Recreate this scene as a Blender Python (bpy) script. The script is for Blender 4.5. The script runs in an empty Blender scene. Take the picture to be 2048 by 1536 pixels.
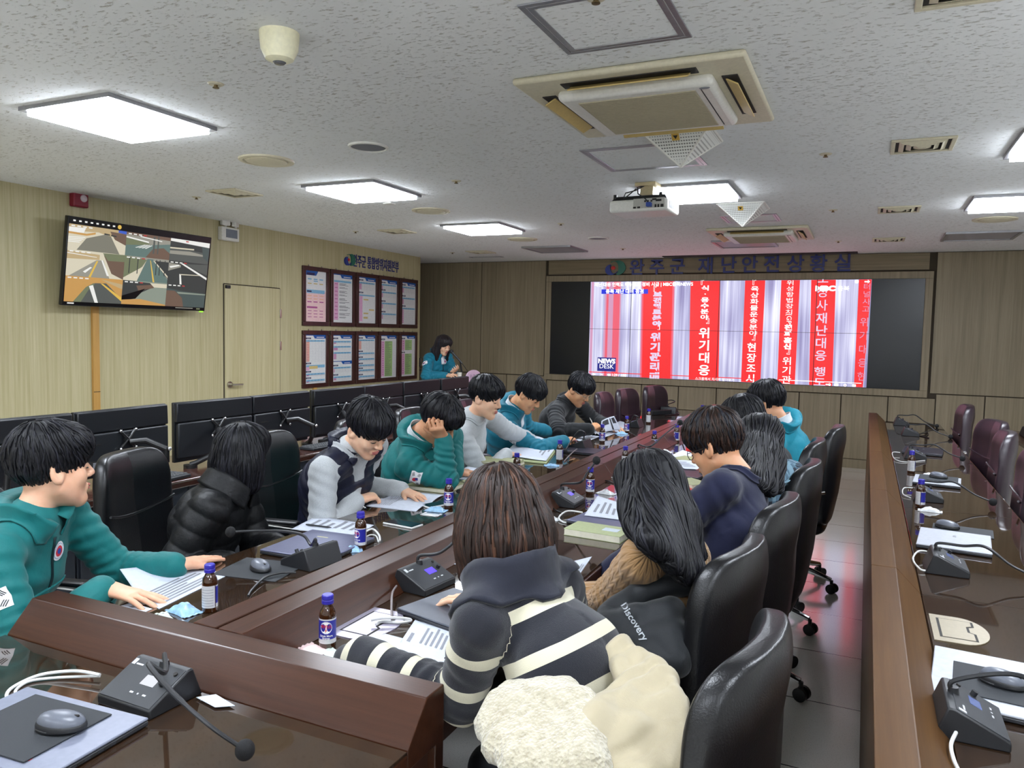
import bpy, bmesh, math, random
import numpy as np
from mathutils import Vector, Matrix, Euler
from mathutils.bvhtree import BVHTree
sc = bpy.context.scene
COL = sc.collection
PI = math.pi
R_ = math.radians

# ------------------------------------------------------------------ camera, world, exposure
CAM_H = 1.63
CYAW, CPIT, CROL, CF = R_(-24.798), R_(-3.898), R_(1.181), 1531.75
def _cam_basis():
    f = Vector((math.sin(CYAW)*math.cos(CPIT), math.cos(CYAW)*math.cos(CPIT), math.sin(CPIT)))
    rt = Vector((math.cos(CYAW), -math.sin(CYAW), 0)); up = rt.cross(f)
    c, s = math.cos(CROL), math.sin(CROL)
    return c*rt + s*up, -s*rt + c*up, f
CR, CU, CFW = _cam_basis()
cam = bpy.data.objects.new('camera', bpy.data.cameras.new('camera'))
COL.objects.link(cam)
cam.data.sensor_fit = 'HORIZONTAL'; cam.data.sensor_width = 36.0
cam.data.lens = CF/2048*36.0
cam.data.clip_start = 0.05
m = Matrix.Identity(4)
for i in range(3):
    m[i][0], m[i][1], m[i][2] = CR[i], CU[i], -CFW[i]
m.translation = (0, 0, CAM_H)
cam.matrix_world = m
sc.camera = cam
w = bpy.data.worlds.new('world'); sc.world = w; w.use_nodes = True
w.node_tree.nodes['Background'].inputs[0].default_value = (0.5, 0.52, 0.55, 1)
w.node_tree.nodes['Background'].inputs[1].default_value = 0.05
sc.view_settings.view_transform = 'Standard'
sc.view_settings.look = 'None'
sc.view_settings.exposure = 0.0
sc.view_settings.gamma = 1.0
sc.view_settings.use_curve_mapping = False
LAMP_POWER = 39.0          # radiance of the ceiling panels
SCREEN_POWER = 1.3        # radiance of the video wall
try:
    sc.cycles.max_bounces = 8; sc.cycles.diffuse_bounces = 4; sc.cycles.glossy_bounces = 4
    sc.cycles.transmission_bounces = 6; sc.cycles.use_denoising = True
    sc.cycles.sample_clamp_indirect = 6.0
except Exception:
    pass

# ------------------------------------------------------------------ pixel -> point on a plane of the room
CO = Vector((0, 0, CAM_H))
def ray(px, py): return CFW + CR*((px-1024)/CF) - CU*((py-768)/CF)
def at_z(px, py, z): d = ray(px, py); return CO + d*((z-CAM_H)/d.z)
def at_x(px, py, x): d = ray(px, py); return CO + d*(x/d.x)
def at_y(px, py, y): d = ray(px, py); return CO + d*(y/d.y)

# room and furniture levels
ZC = 2.69; XL = -6.0; YF = 10.54; YLE = 9.70; XR = 3.4; YB = -3.2
ZD = 0.77; ZT = 0.85

# ------------------------------------------------------------------ materials
MATS = {}
def _new(name):
    mt = bpy.data.materials.new(name); mt.use_nodes = True
    nt = mt.node_tree; b = nt.nodes['Principled BSDF']
    return mt, nt, b
def S(h):   # sRGB 0..255 -> linear
    return tuple(((c/255.0)/12.92 if c/255.0 <= 0.04045 else ((c/255.0+0.055)/1.055)**2.4) for c in h)
def nd(nt, typ, **kw):
    n = nt.nodes.new(typ)
    for k, v in kw.items(): setattr(n, k, v)
    return n
def mth(nt, op, a, b=None, c=None):
    n = nd(nt, 'ShaderNodeMath', operation=op)
    for i, q in enumerate((a, b, c)):
        if q is None: continue
        if isinstance(q, (int, float)): n.inputs[i].default_value = q
        else: nt.links.new(q, n.inputs[i])
    return n.outputs[0]
def mixc(nt, fac, a, b):
    n = nd(nt, 'ShaderNodeMix', data_type='RGBA')
    for i, q in ((0, fac), (6, a), (7, b)):
        if isinstance(q, (int, float)): n.inputs[i].default_value = q
        elif isinstance(q, tuple): n.inputs[i].default_value = (*q, 1)
        else: nt.links.new(q, n.inputs[i])
    return n.outputs[2]
def coords(nt, scale=(1, 1, 1), kind='Object'):
    tc = nd(nt, 'ShaderNodeTexCoord'); mp = nd(nt, 'ShaderNodeMapping')
    mp.inputs['Scale'].default_value = scale
    nt.links.new(tc.outputs[kind], mp.inputs[0]); return mp.outputs[0]
def noise(nt, vec, scale, detail=3, rough=0.55):
    n = nd(nt, 'ShaderNodeTexNoise'); n.inputs['Scale'].default_value = scale
    n.inputs['Detail'].default_value = detail; n.inputs['Roughness'].default_value = rough
    if vec is not None: nt.links.new(vec, n.inputs['Vector'])
    return n.outputs[0]
def ramp(nt, fac, stops):
    n = nd(nt, 'ShaderNodeValToRGB'); cr = n.color_ramp
    while len(cr.elements) < len(stops): cr.elements.new(0.5)
    for e, (p, c) in zip(cr.elements, stops):
        e.position = p; e.color = (*c, 1) if len(c) == 3 else c
    nt.links.new(fac, n.inputs[0]); return n.outputs[0]
def bump(nt, b, h, dist=0.002, strength=1.0):
    n = nd(nt, 'ShaderNodeBump'); n.inputs['Distance'].default_value = dist; n.inputs['Strength'].default_value = strength
    nt.links.new(h, n.inputs['Height']); nt.links.new(n.outputs[0], b.inputs['Normal'])
def mat(name, col, rough=0.5, metal=0.0, spec=0.5, emit=0.0, nz=None, coat=0.0, alpha=1.0, sheen=0.0, trans=0.0):
    """col in sRGB 0..255; nz=(scale, amount, bump distance) adds a fine grain"""
    if name in MATS: return MATS[name]
    mt, nt, b = _new(name); c = S(col)
    b.inputs['Base Color'].default_value = (*c, 1)
    b.inputs['Roughness'].default_value = rough; b.inputs['Metallic'].default_value = metal
    b.inputs['Specular IOR Level'].default_value = spec
    if coat: b.inputs['Coat Weight'].default_value = coat; b.inputs['Coat Roughness'].default_value = 0.08
    if sheen: b.inputs['Sheen Weight'].default_value = sheen; b.inputs['Sheen Roughness'].default_value = 0.5
    if trans: b.inputs['Transmission Weight'].default_value = trans
    if emit:
        b.inputs['Emission Color'].default_value = (*c, 1); b.inputs['Emission Strength'].default_value = emit
    sca, amt, bd = nz if nz else (60.0, 0.06, 0.0)
    v = noise(nt, coords(nt), sca, 3)
    lo = tuple(x*(1-amt) for x in c); hi = tuple(min(1, x*(1+amt)) for x in c)
    if not emit:
        nt.links.new(ramp(nt, v, [(0.3, lo), (0.7, hi)]), b.inputs['Base Color'])
    if bd: bump(nt, b, v, bd)
    if alpha < 1: b.inputs['Alpha'].default_value = alpha
    MATS[name] = mt; return mt
def wood(name, c1, c2, grain=(40, 40, 1.2), rough=0.45, coat=0.0, bd=0.0004, spec=0.5, mid=None):
    if name in MATS: return MATS[name]
    mt, nt, b = _new(name)
    v = noise(nt, coords(nt, grain), 1.0, 6, 0.65)
    v2 = noise(nt, coords(nt, tuple(g*0.12 for g in grain)), 1.0, 2, 0.5)
    f = mth(nt, 'ADD', mth(nt, 'MULTIPLY', v, 0.7), mth(nt, 'MULTIPLY', v2, 0.3))
    nt.links.new(ramp(nt, f, [(0.36, S(c1)), (0.5, S(mid) if mid else tuple((a+q)/2 for a, q in zip(S(c1), S(c2)))), (0.64, S(c2))]), b.inputs['Base Color'])
    b.inputs['Roughness'].default_value = rough; b.inputs['Specular IOR Level'].default_value = spec
    if coat: b.inputs['Coat Weight'].default_value = coat; b.inputs['Coat Roughness'].default_value = 0.12
    if bd: bump(nt, b, v, bd, 0.6)
    MATS[name] = mt; return mt
def emitter(name, col, power):
    if name in MATS: return MATS[name]
    mt, nt, b = _new(name); c = S(col)
    b.inputs['Base Color'].default_value = (0.02, 0.02, 0.02, 1); b.inputs['Roughness'].default_value = 0.35
    b.inputs['Emission Color'].default_value = (*c, 1); b.inputs['Emission Strength'].default_value = power
    MATS[name] = mt; return mt

# ------------------------------------------------------------------ objects
def wm(o):
    M = o.matrix_basis.copy(); p = o.parent
    while p: M = p.matrix_basis @ M; p = p.parent
    return M
def tag(o, label=None, cat=None, group=None, kind=None):
    if label: o['label'] = label
    if cat: o['category'] = cat
    if group: o['group'] = group
    if kind: o['kind'] = kind
    return o
def thing(name, label, cat, loc=(0, 0, 0), rz=0.0, group=None):
    o = bpy.data.objects.new(name, None); COL.objects.link(o)
    o.empty_display_size = 0.05; o.location = loc; o.rotation_euler = (0, 0, rz)
    return tag(o, label, cat, group)
def copy_tree(o, parent=None):
    c = o.copy(); COL.objects.link(c); c.parent = parent
    for ch in list(o.children): copy_tree(ch, c)
    return c
def clone(root, loc, rz=None, label=None, group=None):
    c = copy_tree(root); c.location = loc
    if rz is not None: c.rotation_euler = (0, 0, rz)
    if label: c['label'] = label
    if group: c['group'] = group
    return c
def rotm(rx=0, ry=0, rz=0): return Euler((rx, ry, rz)).to_matrix()
def frame_m(origin, xa, ya, za):
    M = Matrix.Identity(4)
    for i in range(3): M[i][0], M[i][1], M[i][2], M[i][3] = xa[i], ya[i], za[i], origin[i]
    return M
class MB:
    def __init__(s): s.v = []; s.f = []; s.m = []
    def add(s, vs, fs, mi=0, M=None):
        o = len(s.v)
        s.v += [tuple(M @ Vector(p)) for p in vs] if M is not None else [tuple(p) for p in vs]
        s.f += [tuple(i+o for i in q) for q in fs]; s.m += [mi]*len(fs); return s
    def box(s, c, d, Rm=None, mi=0, M=None, taper=1.0):
        x, y, z = d[0]/2, d[1]/2, d[2]/2; t = taper
        vs = [Vector(p) for p in ((-x, -y, -z), (x, -y, -z), (x, y, -z), (-x, y, -z), (-x*t, -y*t, z), (x*t, -y*t, z), (x*t, y*t, z), (-x*t, y*t, z))]
        if Rm is not None: vs = [Rm @ p for p in vs]
        c = Vector(c)
        return s.add([p+c for p in vs], [(0, 3, 2, 1), (4, 5, 6, 7), (0, 1, 5, 4), (1, 2, 6, 5), (2, 3, 7, 6), (3, 0, 4, 7)], mi, M)
    def bb(s, a, b, mi=0): return s.box([(p+q)/2 for p, q in zip(a, b)], [abs(q-p) for p, q in zip(a, b)], None, mi)
    def prism(s, poly, ax, a, b, mi=0, M=None):
        def P(u, w_, t): return {'x': (t, u, w_), 'y': (u, t, w_), 'z': (u, w_, t)}[ax]
        n = len(poly); vs = [P(u, w_, a) for u, w_ in poly]+[P(u, w_, b) for u, w_ in poly]
        fs = [tuple(range(n))[::-1], tuple(range(n, 2*n))]+[(i, (i+1) % n, n+(i+1) % n, n+i) for i in range(n)]
        return s.add(vs, fs, mi, M)
    def tube(s, pts, r, n=8, mi=0, M=None, caps=True):
        pts = [Vector(p) for p in pts]; k = len(pts); rs = r if isinstance(r, (list, tuple)) else [r]*k
        vs = []; fs = []; prev = None
        for i, p in enumerate(pts):
            t = (pts[min(i+1, k-1)]-pts[max(i-1, 0)]).normalized()
            if prev is None:
                u = t.orthogonal().normalized()
            else:
                u = (prev - t*prev.dot(t)).normalized() if (prev - t*prev.dot(t)).length > 1e-6 else t.orthogonal().normalized()
            prev = u; w_ = t.cross(u)
            for j in range(n):
                a = 2*PI*j/n; vs.append(p+(u*math.cos(a)+w_*math.sin(a))*rs[i])
        for i in range(k-1):
            for j in range(n):
                fs.append((i*n+j, i*n+(j+1) % n, (i+1)*n+(j+1) % n, (i+1)*n+j))
        if caps: fs += [tuple(range(n))[::-1], tuple(range((k-1)*n, k*n))]
        return s.add(vs, fs, mi, M)
    def cyl(s, p0, p1, r0, r1=None, n=20, mi=0, M=None): return s.tube([p0, p1], [r0, r0 if r1 is None else r1], n, mi, M)
    def lathe(s, prof, n=24, mi=0, M=None):
        vs = []; fs = []; k = len(prof)
        for r, z in prof:
            for j in range(n): a = 2*PI*j/n; vs.append((r*math.cos(a), r*math.sin(a), z))
        for i in range(k-1):
            for j in range(n): fs.append((i*n+j, i*n+(j+1) % n, (i+1)*n+(j+1) % n, (i+1)*n+j))
        fs += [tuple(range(n))[::-1], tuple(range((k-1)*n, k*n))]
        return s.add(vs, fs, mi, M)
    def ell(s, c, r, Rm=None, nu=16, nv=10, mi=0, M=None):
        vs = []; fs = []; c = Vector(c)
        if isinstance(r, (int, float)): r = (r, r, r)
        for i in range(nv+1):
            th = PI*(i/nv)
            for j in range(nu):
                ph = 2*PI*j/nu
                p = Vector((r[0]*math.sin(th)*math.cos(ph), r[1]*math.sin(th)*math.sin(ph), r[2]*math.cos(th)))
                vs.append((Rm @ p if Rm is not None else p)+c)
        for i in range(nv):
            for j in range(nu): fs.append((i*nu+j, (i+1)*nu+j, (i+1)*nu+(j+1) % nu, i*nu+(j+1) % nu))
        return s.add(vs, fs, mi, M)
    def grid(s, fn, nu, nv, mi=0, M=None):
        vs = [fn(i/nu, j/nv) for i in range(nu+1) for j in range(nv+1)]
        fs = [(i*(nv+1)+j, (i+1)*(nv+1)+j, (i+1)*(nv+1)+j+1, i*(nv+1)+j+1) for i in range(nu) for j in range(nv)]
        return s.add(vs, fs, mi, M)
    def text(s, t, size, M, mi=0, ext=0.0, bold=0.0, ax='CENTER', ay='CENTER', sx=1.0):
        vs, fs = text_geo(t, size, ext, bold, ax, ay)
        if sx != 1.0: vs = [(x*sx, y, z) for x, y, z in vs]
        return s.add(vs, fs, mi, M)
    def build(s, name, mats, parent=None, world=False, smooth=True, angle=35, bevel=0.0, seg=2, sub=0, solid=0.0):
        me = bpy.data.meshes.new(name)
        vs = s.v
        if world and parent is not None:
            Mi = wm(parent).inverted(); vs = [tuple(Mi @ Vector(p)) for p in vs]
        me.from_pydata(vs, [], s.f)
        if not isinstance(mats, (list, tuple)): mats = [mats]
        for q in mats: me.materials.append(q)
        if len(mats) > 1: me.polygons.foreach_set('material_index', s.m)
        if smooth:
            me.polygons.foreach_set('use_smooth', [True]*len(s.f))
            if angle < 180: me.set_sharp_from_angle(angle=R_(angle))
        me.update()
        o = bpy.data.objects.new(name, me); COL.objects.link(o); o.parent = parent
        if solid:
            q = o.modifiers.new('solid', 'SOLIDIFY'); q.thickness = solid; q.offset = 0
        if bevel:
            q = o.modifiers.new('bevel', 'BEVEL'); q.width = bevel; q.segments = seg; q.limit_method = 'ANGLE'; q.angle_limit = R_(40)
        if sub:
            q = o.modifiers.new('sub', 'SUBSURF'); q.levels = sub; q.render_levels = sub
        return o
_TXT = {}
def text_geo(t, size, ext=0.0, bold=0.0, ax='CENTER', ay='CENTER'):
    key = (t, size, ext, bold, ax, ay)
    if key in _TXT: return _TXT[key]
    cu = bpy.data.curves.new('lettering', 'FONT'); cu.body = t; cu.size = size; cu.extrude = ext; cu.offset = bold
    cu.align_x = ax; cu.align_y = ay; cu.resolution_u = 3
    o = bpy.data.objects.new('lettering', cu); COL.objects.link(o)
    dg = bpy.context.evaluated_depsgraph_get(); dg.update()
    me = bpy.data.meshes.new_from_object(o.evaluated_get(dg))
    vs = [tuple(v.co) for v in me.vertices]; fs = [tuple(p.vertices) for p in me.polygons]
    bpy.data.objects.remove(o); bpy.data.curves.remove(cu); bpy.data.meshes.remove(me)
    _TXT[key] = (vs, fs); return vs, fs
def structure(name, mb, mats, **kw):
    kw.setdefault('smooth', False)
    return tag(mb.build(name, mats, **kw), kind='structure')
# ------------------------------------------------------------------ the room
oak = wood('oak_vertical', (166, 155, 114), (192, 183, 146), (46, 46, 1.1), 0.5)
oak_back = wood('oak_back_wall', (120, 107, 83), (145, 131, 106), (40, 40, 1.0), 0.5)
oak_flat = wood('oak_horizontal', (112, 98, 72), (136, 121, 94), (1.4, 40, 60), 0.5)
dark_gap = mat('panel_gap', (60, 50, 36), 0.8)
def ceiling_mat():
    mt, nt, b = _new('ceiling_tile')
    v = noise(nt, coords(nt, (34, 75, 1)), 1.0, 4, 0.6)
    v2 = noise(nt, coords(nt, (0.5, 0.5, 1)), 1.0, 2)
    pit = ramp(nt, v, [(0.30, (0.0, 0.0, 0.0)), (0.42, (1, 1, 1))])
    base = ramp(nt, v2, [(0.3, S((228, 229, 228))), (0.7, S((236, 237, 236)))])
    nt.links.new(mixc(nt, pit, S((196, 191, 181)), base), b.inputs['Base Color'])
    b.inputs['Roughness'].default_value = 0.9; b.inputs['Specular IOR Level'].default_value = 0.2
    bump(nt, b, pit, 0.004, 0.9)
    return mt
def floor_mat():
    mt, nt, b = _new('floor_tile')
    tc = nd(nt, 'ShaderNodeTexCoord'); sp = nd(nt, 'ShaderNodeSeparateXYZ'); nt.links.new(tc.outputs['Object'], sp.inputs[0])
    def line(o, off, wd):
        f = mth(nt, 'FRACT', mth(nt, 'DIVIDE', mth(nt, 'ADD', o, off), 0.6))
        return mth(nt, 'LESS_THAN', f, wd/0.6)
    seam = mth(nt, 'MAXIMUM', line(sp.outputs[0], 6.453, 0.010), line(sp.outputs[1], 5.99, 0.007))
    v = noise(nt, coords(nt), 190, 3, 0.7); v2 = noise(nt, coords(nt), 2.2, 3)
    spk = ramp(nt, v, [(0.30, S((92, 90, 82))), (0.42, S((234, 232, 225))), (0.62, S((241, 239, 232)))])
    big = ramp(nt, v2, [(0.3, S((230, 228, 221))), (0.7, S((242, 240, 233)))])
    c = mixc(nt, 0.5, spk, big)
    nt.links.new(mixc(nt, seam, c, S((28, 25, 22))), b.inputs['Base Color'])
    nt.links.new(mth(nt, 'ADD', mth(nt, 'MULTIPLY', v2, 0.10), 0.12), b.inputs['Roughness'])
    b.inputs['Coat Weight'].default_value = 1.0; b.inputs['Coat Roughness'].default_value = 0.13; b.inputs['Coat IOR'].default_value = 2.0
    return mt
m_ceil = ceiling_mat(); m_floor = floor_mat()
structure('floor', MB().bb((-7.6, YB, -0.12), (XR, YF+0.2, 0)), m_floor)
structure('ceiling', MB().bb((-7.6, YB, ZC), (XR, YF+0.2, ZC+0.15)), m_ceil)
b = MB(); b.bb((XL-0.2, YB, 0), (XL, YLE, ZC))
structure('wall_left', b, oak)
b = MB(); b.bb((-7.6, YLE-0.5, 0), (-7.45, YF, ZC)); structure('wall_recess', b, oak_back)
m_paint = mat('white_paint', (232, 230, 224), 0.8)
structure('wall_right', MB().bb((XR, YB, 0), (XR+0.15, YF, ZC)), m_paint)
structure('wall_front', MB().bb((-7.6, YB-0.15, 0), (XR, YB, ZC)), m_paint)
# back wall: one mesh of veneer panels with open joints on a dark backing
SX0, SX1 = -4.25, 0.60; SZ0, SZ1 = 1.02, 2.375
b = MB(); b.bb((-7.6, YF+0.02, 0), (XR, YF+0.2, ZC), 1)
g = 0.007
def pan(x0, x1, z0, z1, mi=0, yo=0.0): b.bb((x0+g, YF-yo, z0+g), (x1-g, YF+0.03, z1-g), mi)
ups = [-7.6, at_y(962, 640, YF).x, SX0-0.10]
for x0, x1 in zip(ups[:-1], ups[1:]): pan(x0, x1, 0.985, ZC)
pan(SX1+0.11, 1.95, 0.985, ZC); pan(1.95, XR, 0.985, ZC)
pan(SX0-0.07, SX1+0.04, SZ1+0.10, ZC, 2)
low = [-7.6, -6.4, -5.75]+[at_y(px, 800, YF).x for px in (1012, 1092, 1208, 1282, 1356, 1432, 1518, 1598, 1682, 1776, 1871, 1970)]+[2.1, 2.7, XR]
for x0, x1 in zip(low[:-1], low[1:]):
    top = 0.985 if (x1 < SX0-0.05 or x0 > SX1+0.05) else 0.93
    pan(x0, x1, 0.11, top)
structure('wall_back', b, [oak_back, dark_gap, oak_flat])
structure('baseboard_back', MB().bb((-7.6, YF-0.012, 0), (XR, YF+0.01, 0.11)), oak_back)
# mitred frame round the video wall
b = MB(); t = 0.085
for (x0, x1, z0, z1) in ((SX0-t, SX1+t, SZ1, SZ1+t), (SX0-t, SX1+t, SZ0-t, SZ0), (SX0-t, SX0, SZ0, SZ1), (SX1, SX1+t, SZ0, SZ1)):
    b.bb((x0, YF-0.035, z0), (x1, YF+0.01, z1))
structure('trim_1', b, oak_back, bevel=0.004)
# left wall: cable trunking strip and seams
tr = wood('trunking_wood', (176, 132, 66), (196, 152, 84), (30, 30, 2), 0.45)
for k, px, py in ((2, 188, 640), (3, 628, 700)):
    y = at_x(px, py, XL).y
    b = MB(); b.bb((XL, y-0.03, 0.0), (XL+0.025, y+0.03, 1.86 if k == 2 else 0.95))
    if k == 2: b.bb((XL+0.025, y-0.031, 1.04), (XL+0.026, y+0.031, 1.046), 1)
    structure('trim_%d' % k, b, [tr, dark_gap], bevel=0.005)
# door leaf, flush with the panelling
p0 = at_x(447, 568, XL); p1 = at_x(559, 575, XL)
dy0, dy1, dz = p0.y, p1.y, 2.06
door = tag(MB().bb((XL-0.01, dy0+0.006, 0.01), (XL+0.012, dy1-0.006, dz-0.006)).build('door_1', wood('oak_door', (174, 162, 120), (198, 188, 150), (46, 46, 1.1), 0.5), smooth=False), kind='structure')
b = MB()
for a, c in (((XL, dy0-0.008, 0), (XL+0.004, dy0+0.004, dz)), ((XL, dy1-0.004, 0), (XL+0.004, dy1+0.008, dz)), ((XL, dy0, dz-0.004), (XL+0.004, dy1, dz+0.006))): b.bb(a, c)
structure('trim_4', b, dark_gap)
steel = mat('brushed_steel', (176, 172, 160), 0.28, 1.0)
chrome = mat('chrome', (205, 205, 205), 0.12, 1.0)
h = at_x(457, 769, XL)
b = MB(); b.cyl((XL+0.012, h.y, h.z), (XL+0.024, h.y, h.z), 0.034, n=24); b.cyl((XL+0.02, h.y, h.z), (XL+0.065, h.y, h.z), 0.011)
b.tube([(XL+0.06, h.y-0.008, h.z), (XL+0.066, h.y+0.03, h.z), (XL+0.062, h.y+0.14, h.z-0.004)], [0.012, 0.011, 0.009], 12)
b.build('handle', steel, door)
for i, zz in enumerate((1.78, 1.42)):
    MB().bb((XL+0.008, dy1-0.012, zz-0.05), (XL+0.02, dy1+0.012, zz+0.05)).build('hinge', steel, door, bevel=0.003)
MB().bb((XL+0.008, dy0+0.01, dz-0.045), (XL+0.03, dy0+0.07, dz-0.012)).build('door_catch', mat('black_plastic', (24, 24, 25), 0.4), door, bevel=0.003)
# ------------------------------------------------------------------ ceiling fittings
white_pl = mat('white_plastic', (222, 220, 212), 0.4); cream_pl = mat('cream_plastic', (206, 198, 172), 0.45)
yel_pl = mat('yellowed_plastic', (196, 170, 106), 0.5); black_pl = mat('black_plastic', (24, 24, 25), 0.4)
dark_pl = mat('dark_slot', (30, 27, 24), 0.7); gray_pl = mat('grey_plastic', (120, 122, 128), 0.5)
alu = mat('aluminium_trim', (160, 160, 164), 0.35, 0.8)
lamp_on = emitter('lamp_diffuser', (236, 244, 255), LAMP_POWER)
lamp_off = mat('unlit_diffuser', (150, 148, 152), 0.4)
def sq_frame(mb, cx, cy, hx, hy, wd, z0, z1, mi=0):
    mb.bb((cx-hx, cy-hy, z0), (cx+hx, cy-hy+wd, z1), mi); mb.bb((cx-hx, cy+hy-wd, z0), (cx+hx, cy+hy, z1), mi)
    mb.bb((cx-hx, cy-hy+wd, z0), (cx-hx+wd, cy+hy-wd, z1), mi); mb.bb((cx+hx-wd, cy-hy+wd, z0), (cx+hx, cy+hy-wd, z1), mi)
def panel_light(x, y, on, label):
    t = thing('ceiling_light', label, 'ceiling light', (x, y, ZC), 0, 'square panel lights' if on else 'unlit square panel lights')
    b = MB(); sq_frame(b, 0, 0, 0.325, 0.325, 0.030, -0.020, 0.0); b.build('frame', alu, t, smooth=False)
    MB().bb((-0.297, -0.297, -0.040 if on else -0.012), (0.297, 0.297, -0.006)).build('diffuser', lamp_on if on else lamp_off, t, smooth=False)
panel_light(-3.54, 2.80, True, 'lit square ceiling panel light, the large one nearest the dome camera')
panel_light(-3.56, 4.91, True, 'lit square ceiling panel light just beyond the grey round ceiling speaker')
panel_light(-3.62, 7.06, True, 'lit square ceiling panel light, farthest of the row above the monitors')
panel_light(-1.24, 5.75, True, 'lit square ceiling panel light partly hidden behind the projector')
panel_light(0.98, 4.90, True, 'lit ceiling panel light cut off at the upper right edge of the photo')
panel_light(0.98, 6.88, True, 'lit square ceiling panel light above the empty table at the right')
panel_light(-3.64, 9.10, False, 'unlit square ceiling panel in front of the wood wall beside the screen')
panel_light(-1.31, 9.08, False, 'unlit square ceiling panel just behind the farther air conditioner')
panel_light(0.97, 8.98, False, 'unlit square ceiling panel near the top right corner of the back wall')
for x, y in ((-3.54, 0.7), (-3.54, -1.4), (-1.24, 1.2), (-1.24, -1.2), (0.98, 2.8), (0.98, 0.7), (0.98, -1.4)):   # the same grid goes on behind the photographer
    panel_light(x, y, True, 'lit square ceiling panel light above the photographer, outside the photo')
def hatch(x, y, hx, hy, wd, label):
    t = thing('access_hatch', label, 'ceiling hatch', (x, y, ZC), 0, 'ceiling access hatches')
    b = MB(); sq_frame(b, 0, 0, hx, hy, wd*0.45, -0.006, 0); sq_frame(b, 0, 0, hx-wd*0.55, hy-wd*0.55, wd*0.45, -0.006, 0)
    b.build('frame', alu, t, smooth=False, bevel=0.001)
    MB().bb((-hx+wd*0.45, -hy+wd*0.45, -0.003), (hx-wd*0.45, hy-wd*0.45, 0)).build('hatch_panel', m_ceil, t, smooth=False)
hatch(-0.85, 2.56, 0.235, 0.235, 0.042, 'grey framed ceiling hatch at the top of the photo, nearest of three')
hatch(-1.26, 4.57, 0.31, 0.31, 0.042, 'grey framed ceiling hatch behind the nearer pyramid guard')
hatch(-1.0, 7.2, 0.24, 0.22, 0.04, 'grey framed ceiling hatch behind the farther pyramid guard')
def aircon(x, y, label):
    t = thing('air_conditioner', label, 'air conditioner', (x, y, ZC), 0, 'ceiling cassette air conditioners')
    H = 0.475
    b = MB(); b.box((0, 0, -0.014), (2*H, 2*H, 0.028), taper=1.0)
    b.build('panel', cream_pl, t, bevel=0.012)
    b = MB(); b.box((0, 0, -0.045), (0.66, 0.66, 0.05)); b.build('cover', white_pl, t, bevel=0.03, seg=4)
    g_ = MB(); g_.bb((-0.25, -0.27, -0.0745), (0.25, 0.27, -0.068))
    for i in range(46):
        yy = -0.262+i*0.01165
        g_.bb((-0.245, yy, -0.0755), (0.245, yy+0.003, -0.0745))
    g_.build('intake_grille', mat('grille_beige', (172, 163, 138), 0.6), t, smooth=False)
    MB().bb((0.272, -0.28, -0.0715), (0.276, 0.28, -0.069)).build('cover_seam', dark_pl, t, smooth=False)
    b = MB(); b.ell((0.29, -0.285, -0.0705), (0.022, 0.012, 0.003)); b.build('receiver_window', gray_pl, t)
    for k in range(4):
        Rm = rotm(0, 0, k*PI/2)
        b = MB(); M = Matrix.Rotation(k*PI/2, 4, 'Z')
        b.box((0, -0.385, -0.029), (0.56, 0.062, 0.006), M=M); s_ = b.build('air_slot', dark_pl, t, smooth=False)
        f = MB(); f.box((0, -0.39, -0.044), (0.50, 0.055, 0.006), rotm(R_(28), 0, 0), M=M); f.build('louver_flap', yel_pl, s_, bevel=0.002)
aircon(-0.93, 3.45, 'cream ceiling cassette air conditioner with yellowed flaps, the large near one')
aircon(-1.03, 8.22, 'smaller looking cream cassette air conditioner close to the video wall')
def perf_mat():
    mt, nt, b = _new('perforated_sheet')
    n = nd(nt, 'ShaderNodeTexVoronoi', distance='EUCLIDEAN'); n.inputs['Scale'].default_value = 75; n.inputs['Randomness'].default_value = 0.0
    nt.links.new(coords(nt), n.inputs['Vector'])
    nt.links.new(ramp(nt, n.outputs['Distance'], [(0.30, S((118, 118, 112))), (0.42, S((226, 226, 220)))]), b.inputs['Base Color'])
    b.inputs['Roughness'].default_value = 0.5; return mt
m_perf = perf_mat()
def pyramid(cx, cy, h, label):
    t = thing('pyramid_guard', label, 'ceiling guard', (cx, cy, ZC), 0, 'white pyramid guards under the ceiling')
    q = 0.18; A = [(-q, -q, 0), (q, -q, 0), (q, q, 0), (-q, q, 0), (0, 0, -h)]
    MB().add(A, [(0, 1, 4), (1, 2, 4), (2, 3, 4), (3, 0, 4)]).build('mesh_shade', m_perf, t, smooth=False, solid=0.003)
    b = MB()
    for i in range(4):
        a, c = Vector(A[i]), Vector(A[(i+1) % 4]); b.tube([a, c], 0.008, 6); b.tube([a, Vector(A[4])], 0.006, 6)
    b.build('rim', white_pl, t)
    n_ = Vector((0, -h, -q)).normalized(); e1 = Vector((1, 0, 0)); e2 = n_.cross(e1)
    M = frame_m(Vector((0, -q*0.78, -h*0.22))+n_*0.004, e1, e2, n_)
    k = MB(); k.box((0, 0, 0), (0.04, 0.04, 0.002), M=M); k.add([(-0.013, 0.011, 0.0015), (0.013, 0.011, 0.0015), (0, -0.012, 0.0015)], [(0, 1, 2)][:1], 1, M)
    k.build('warning_sticker', [mat('sticker_yellow', (200, 160, 70), 0.5), dark_pl], t, smooth=False)
pyramid(-0.95, 4.15, ZC-at_y(1360, 334, 4.15).z, 'white perforated pyramid guard hanging right behind the near air conditioner')
pyramid(-0.97, 6.52, ZC-at_y(1482, 453, 6.52).z, 'white pyramid guard hanging beyond the projector, the farther of two')
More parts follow.
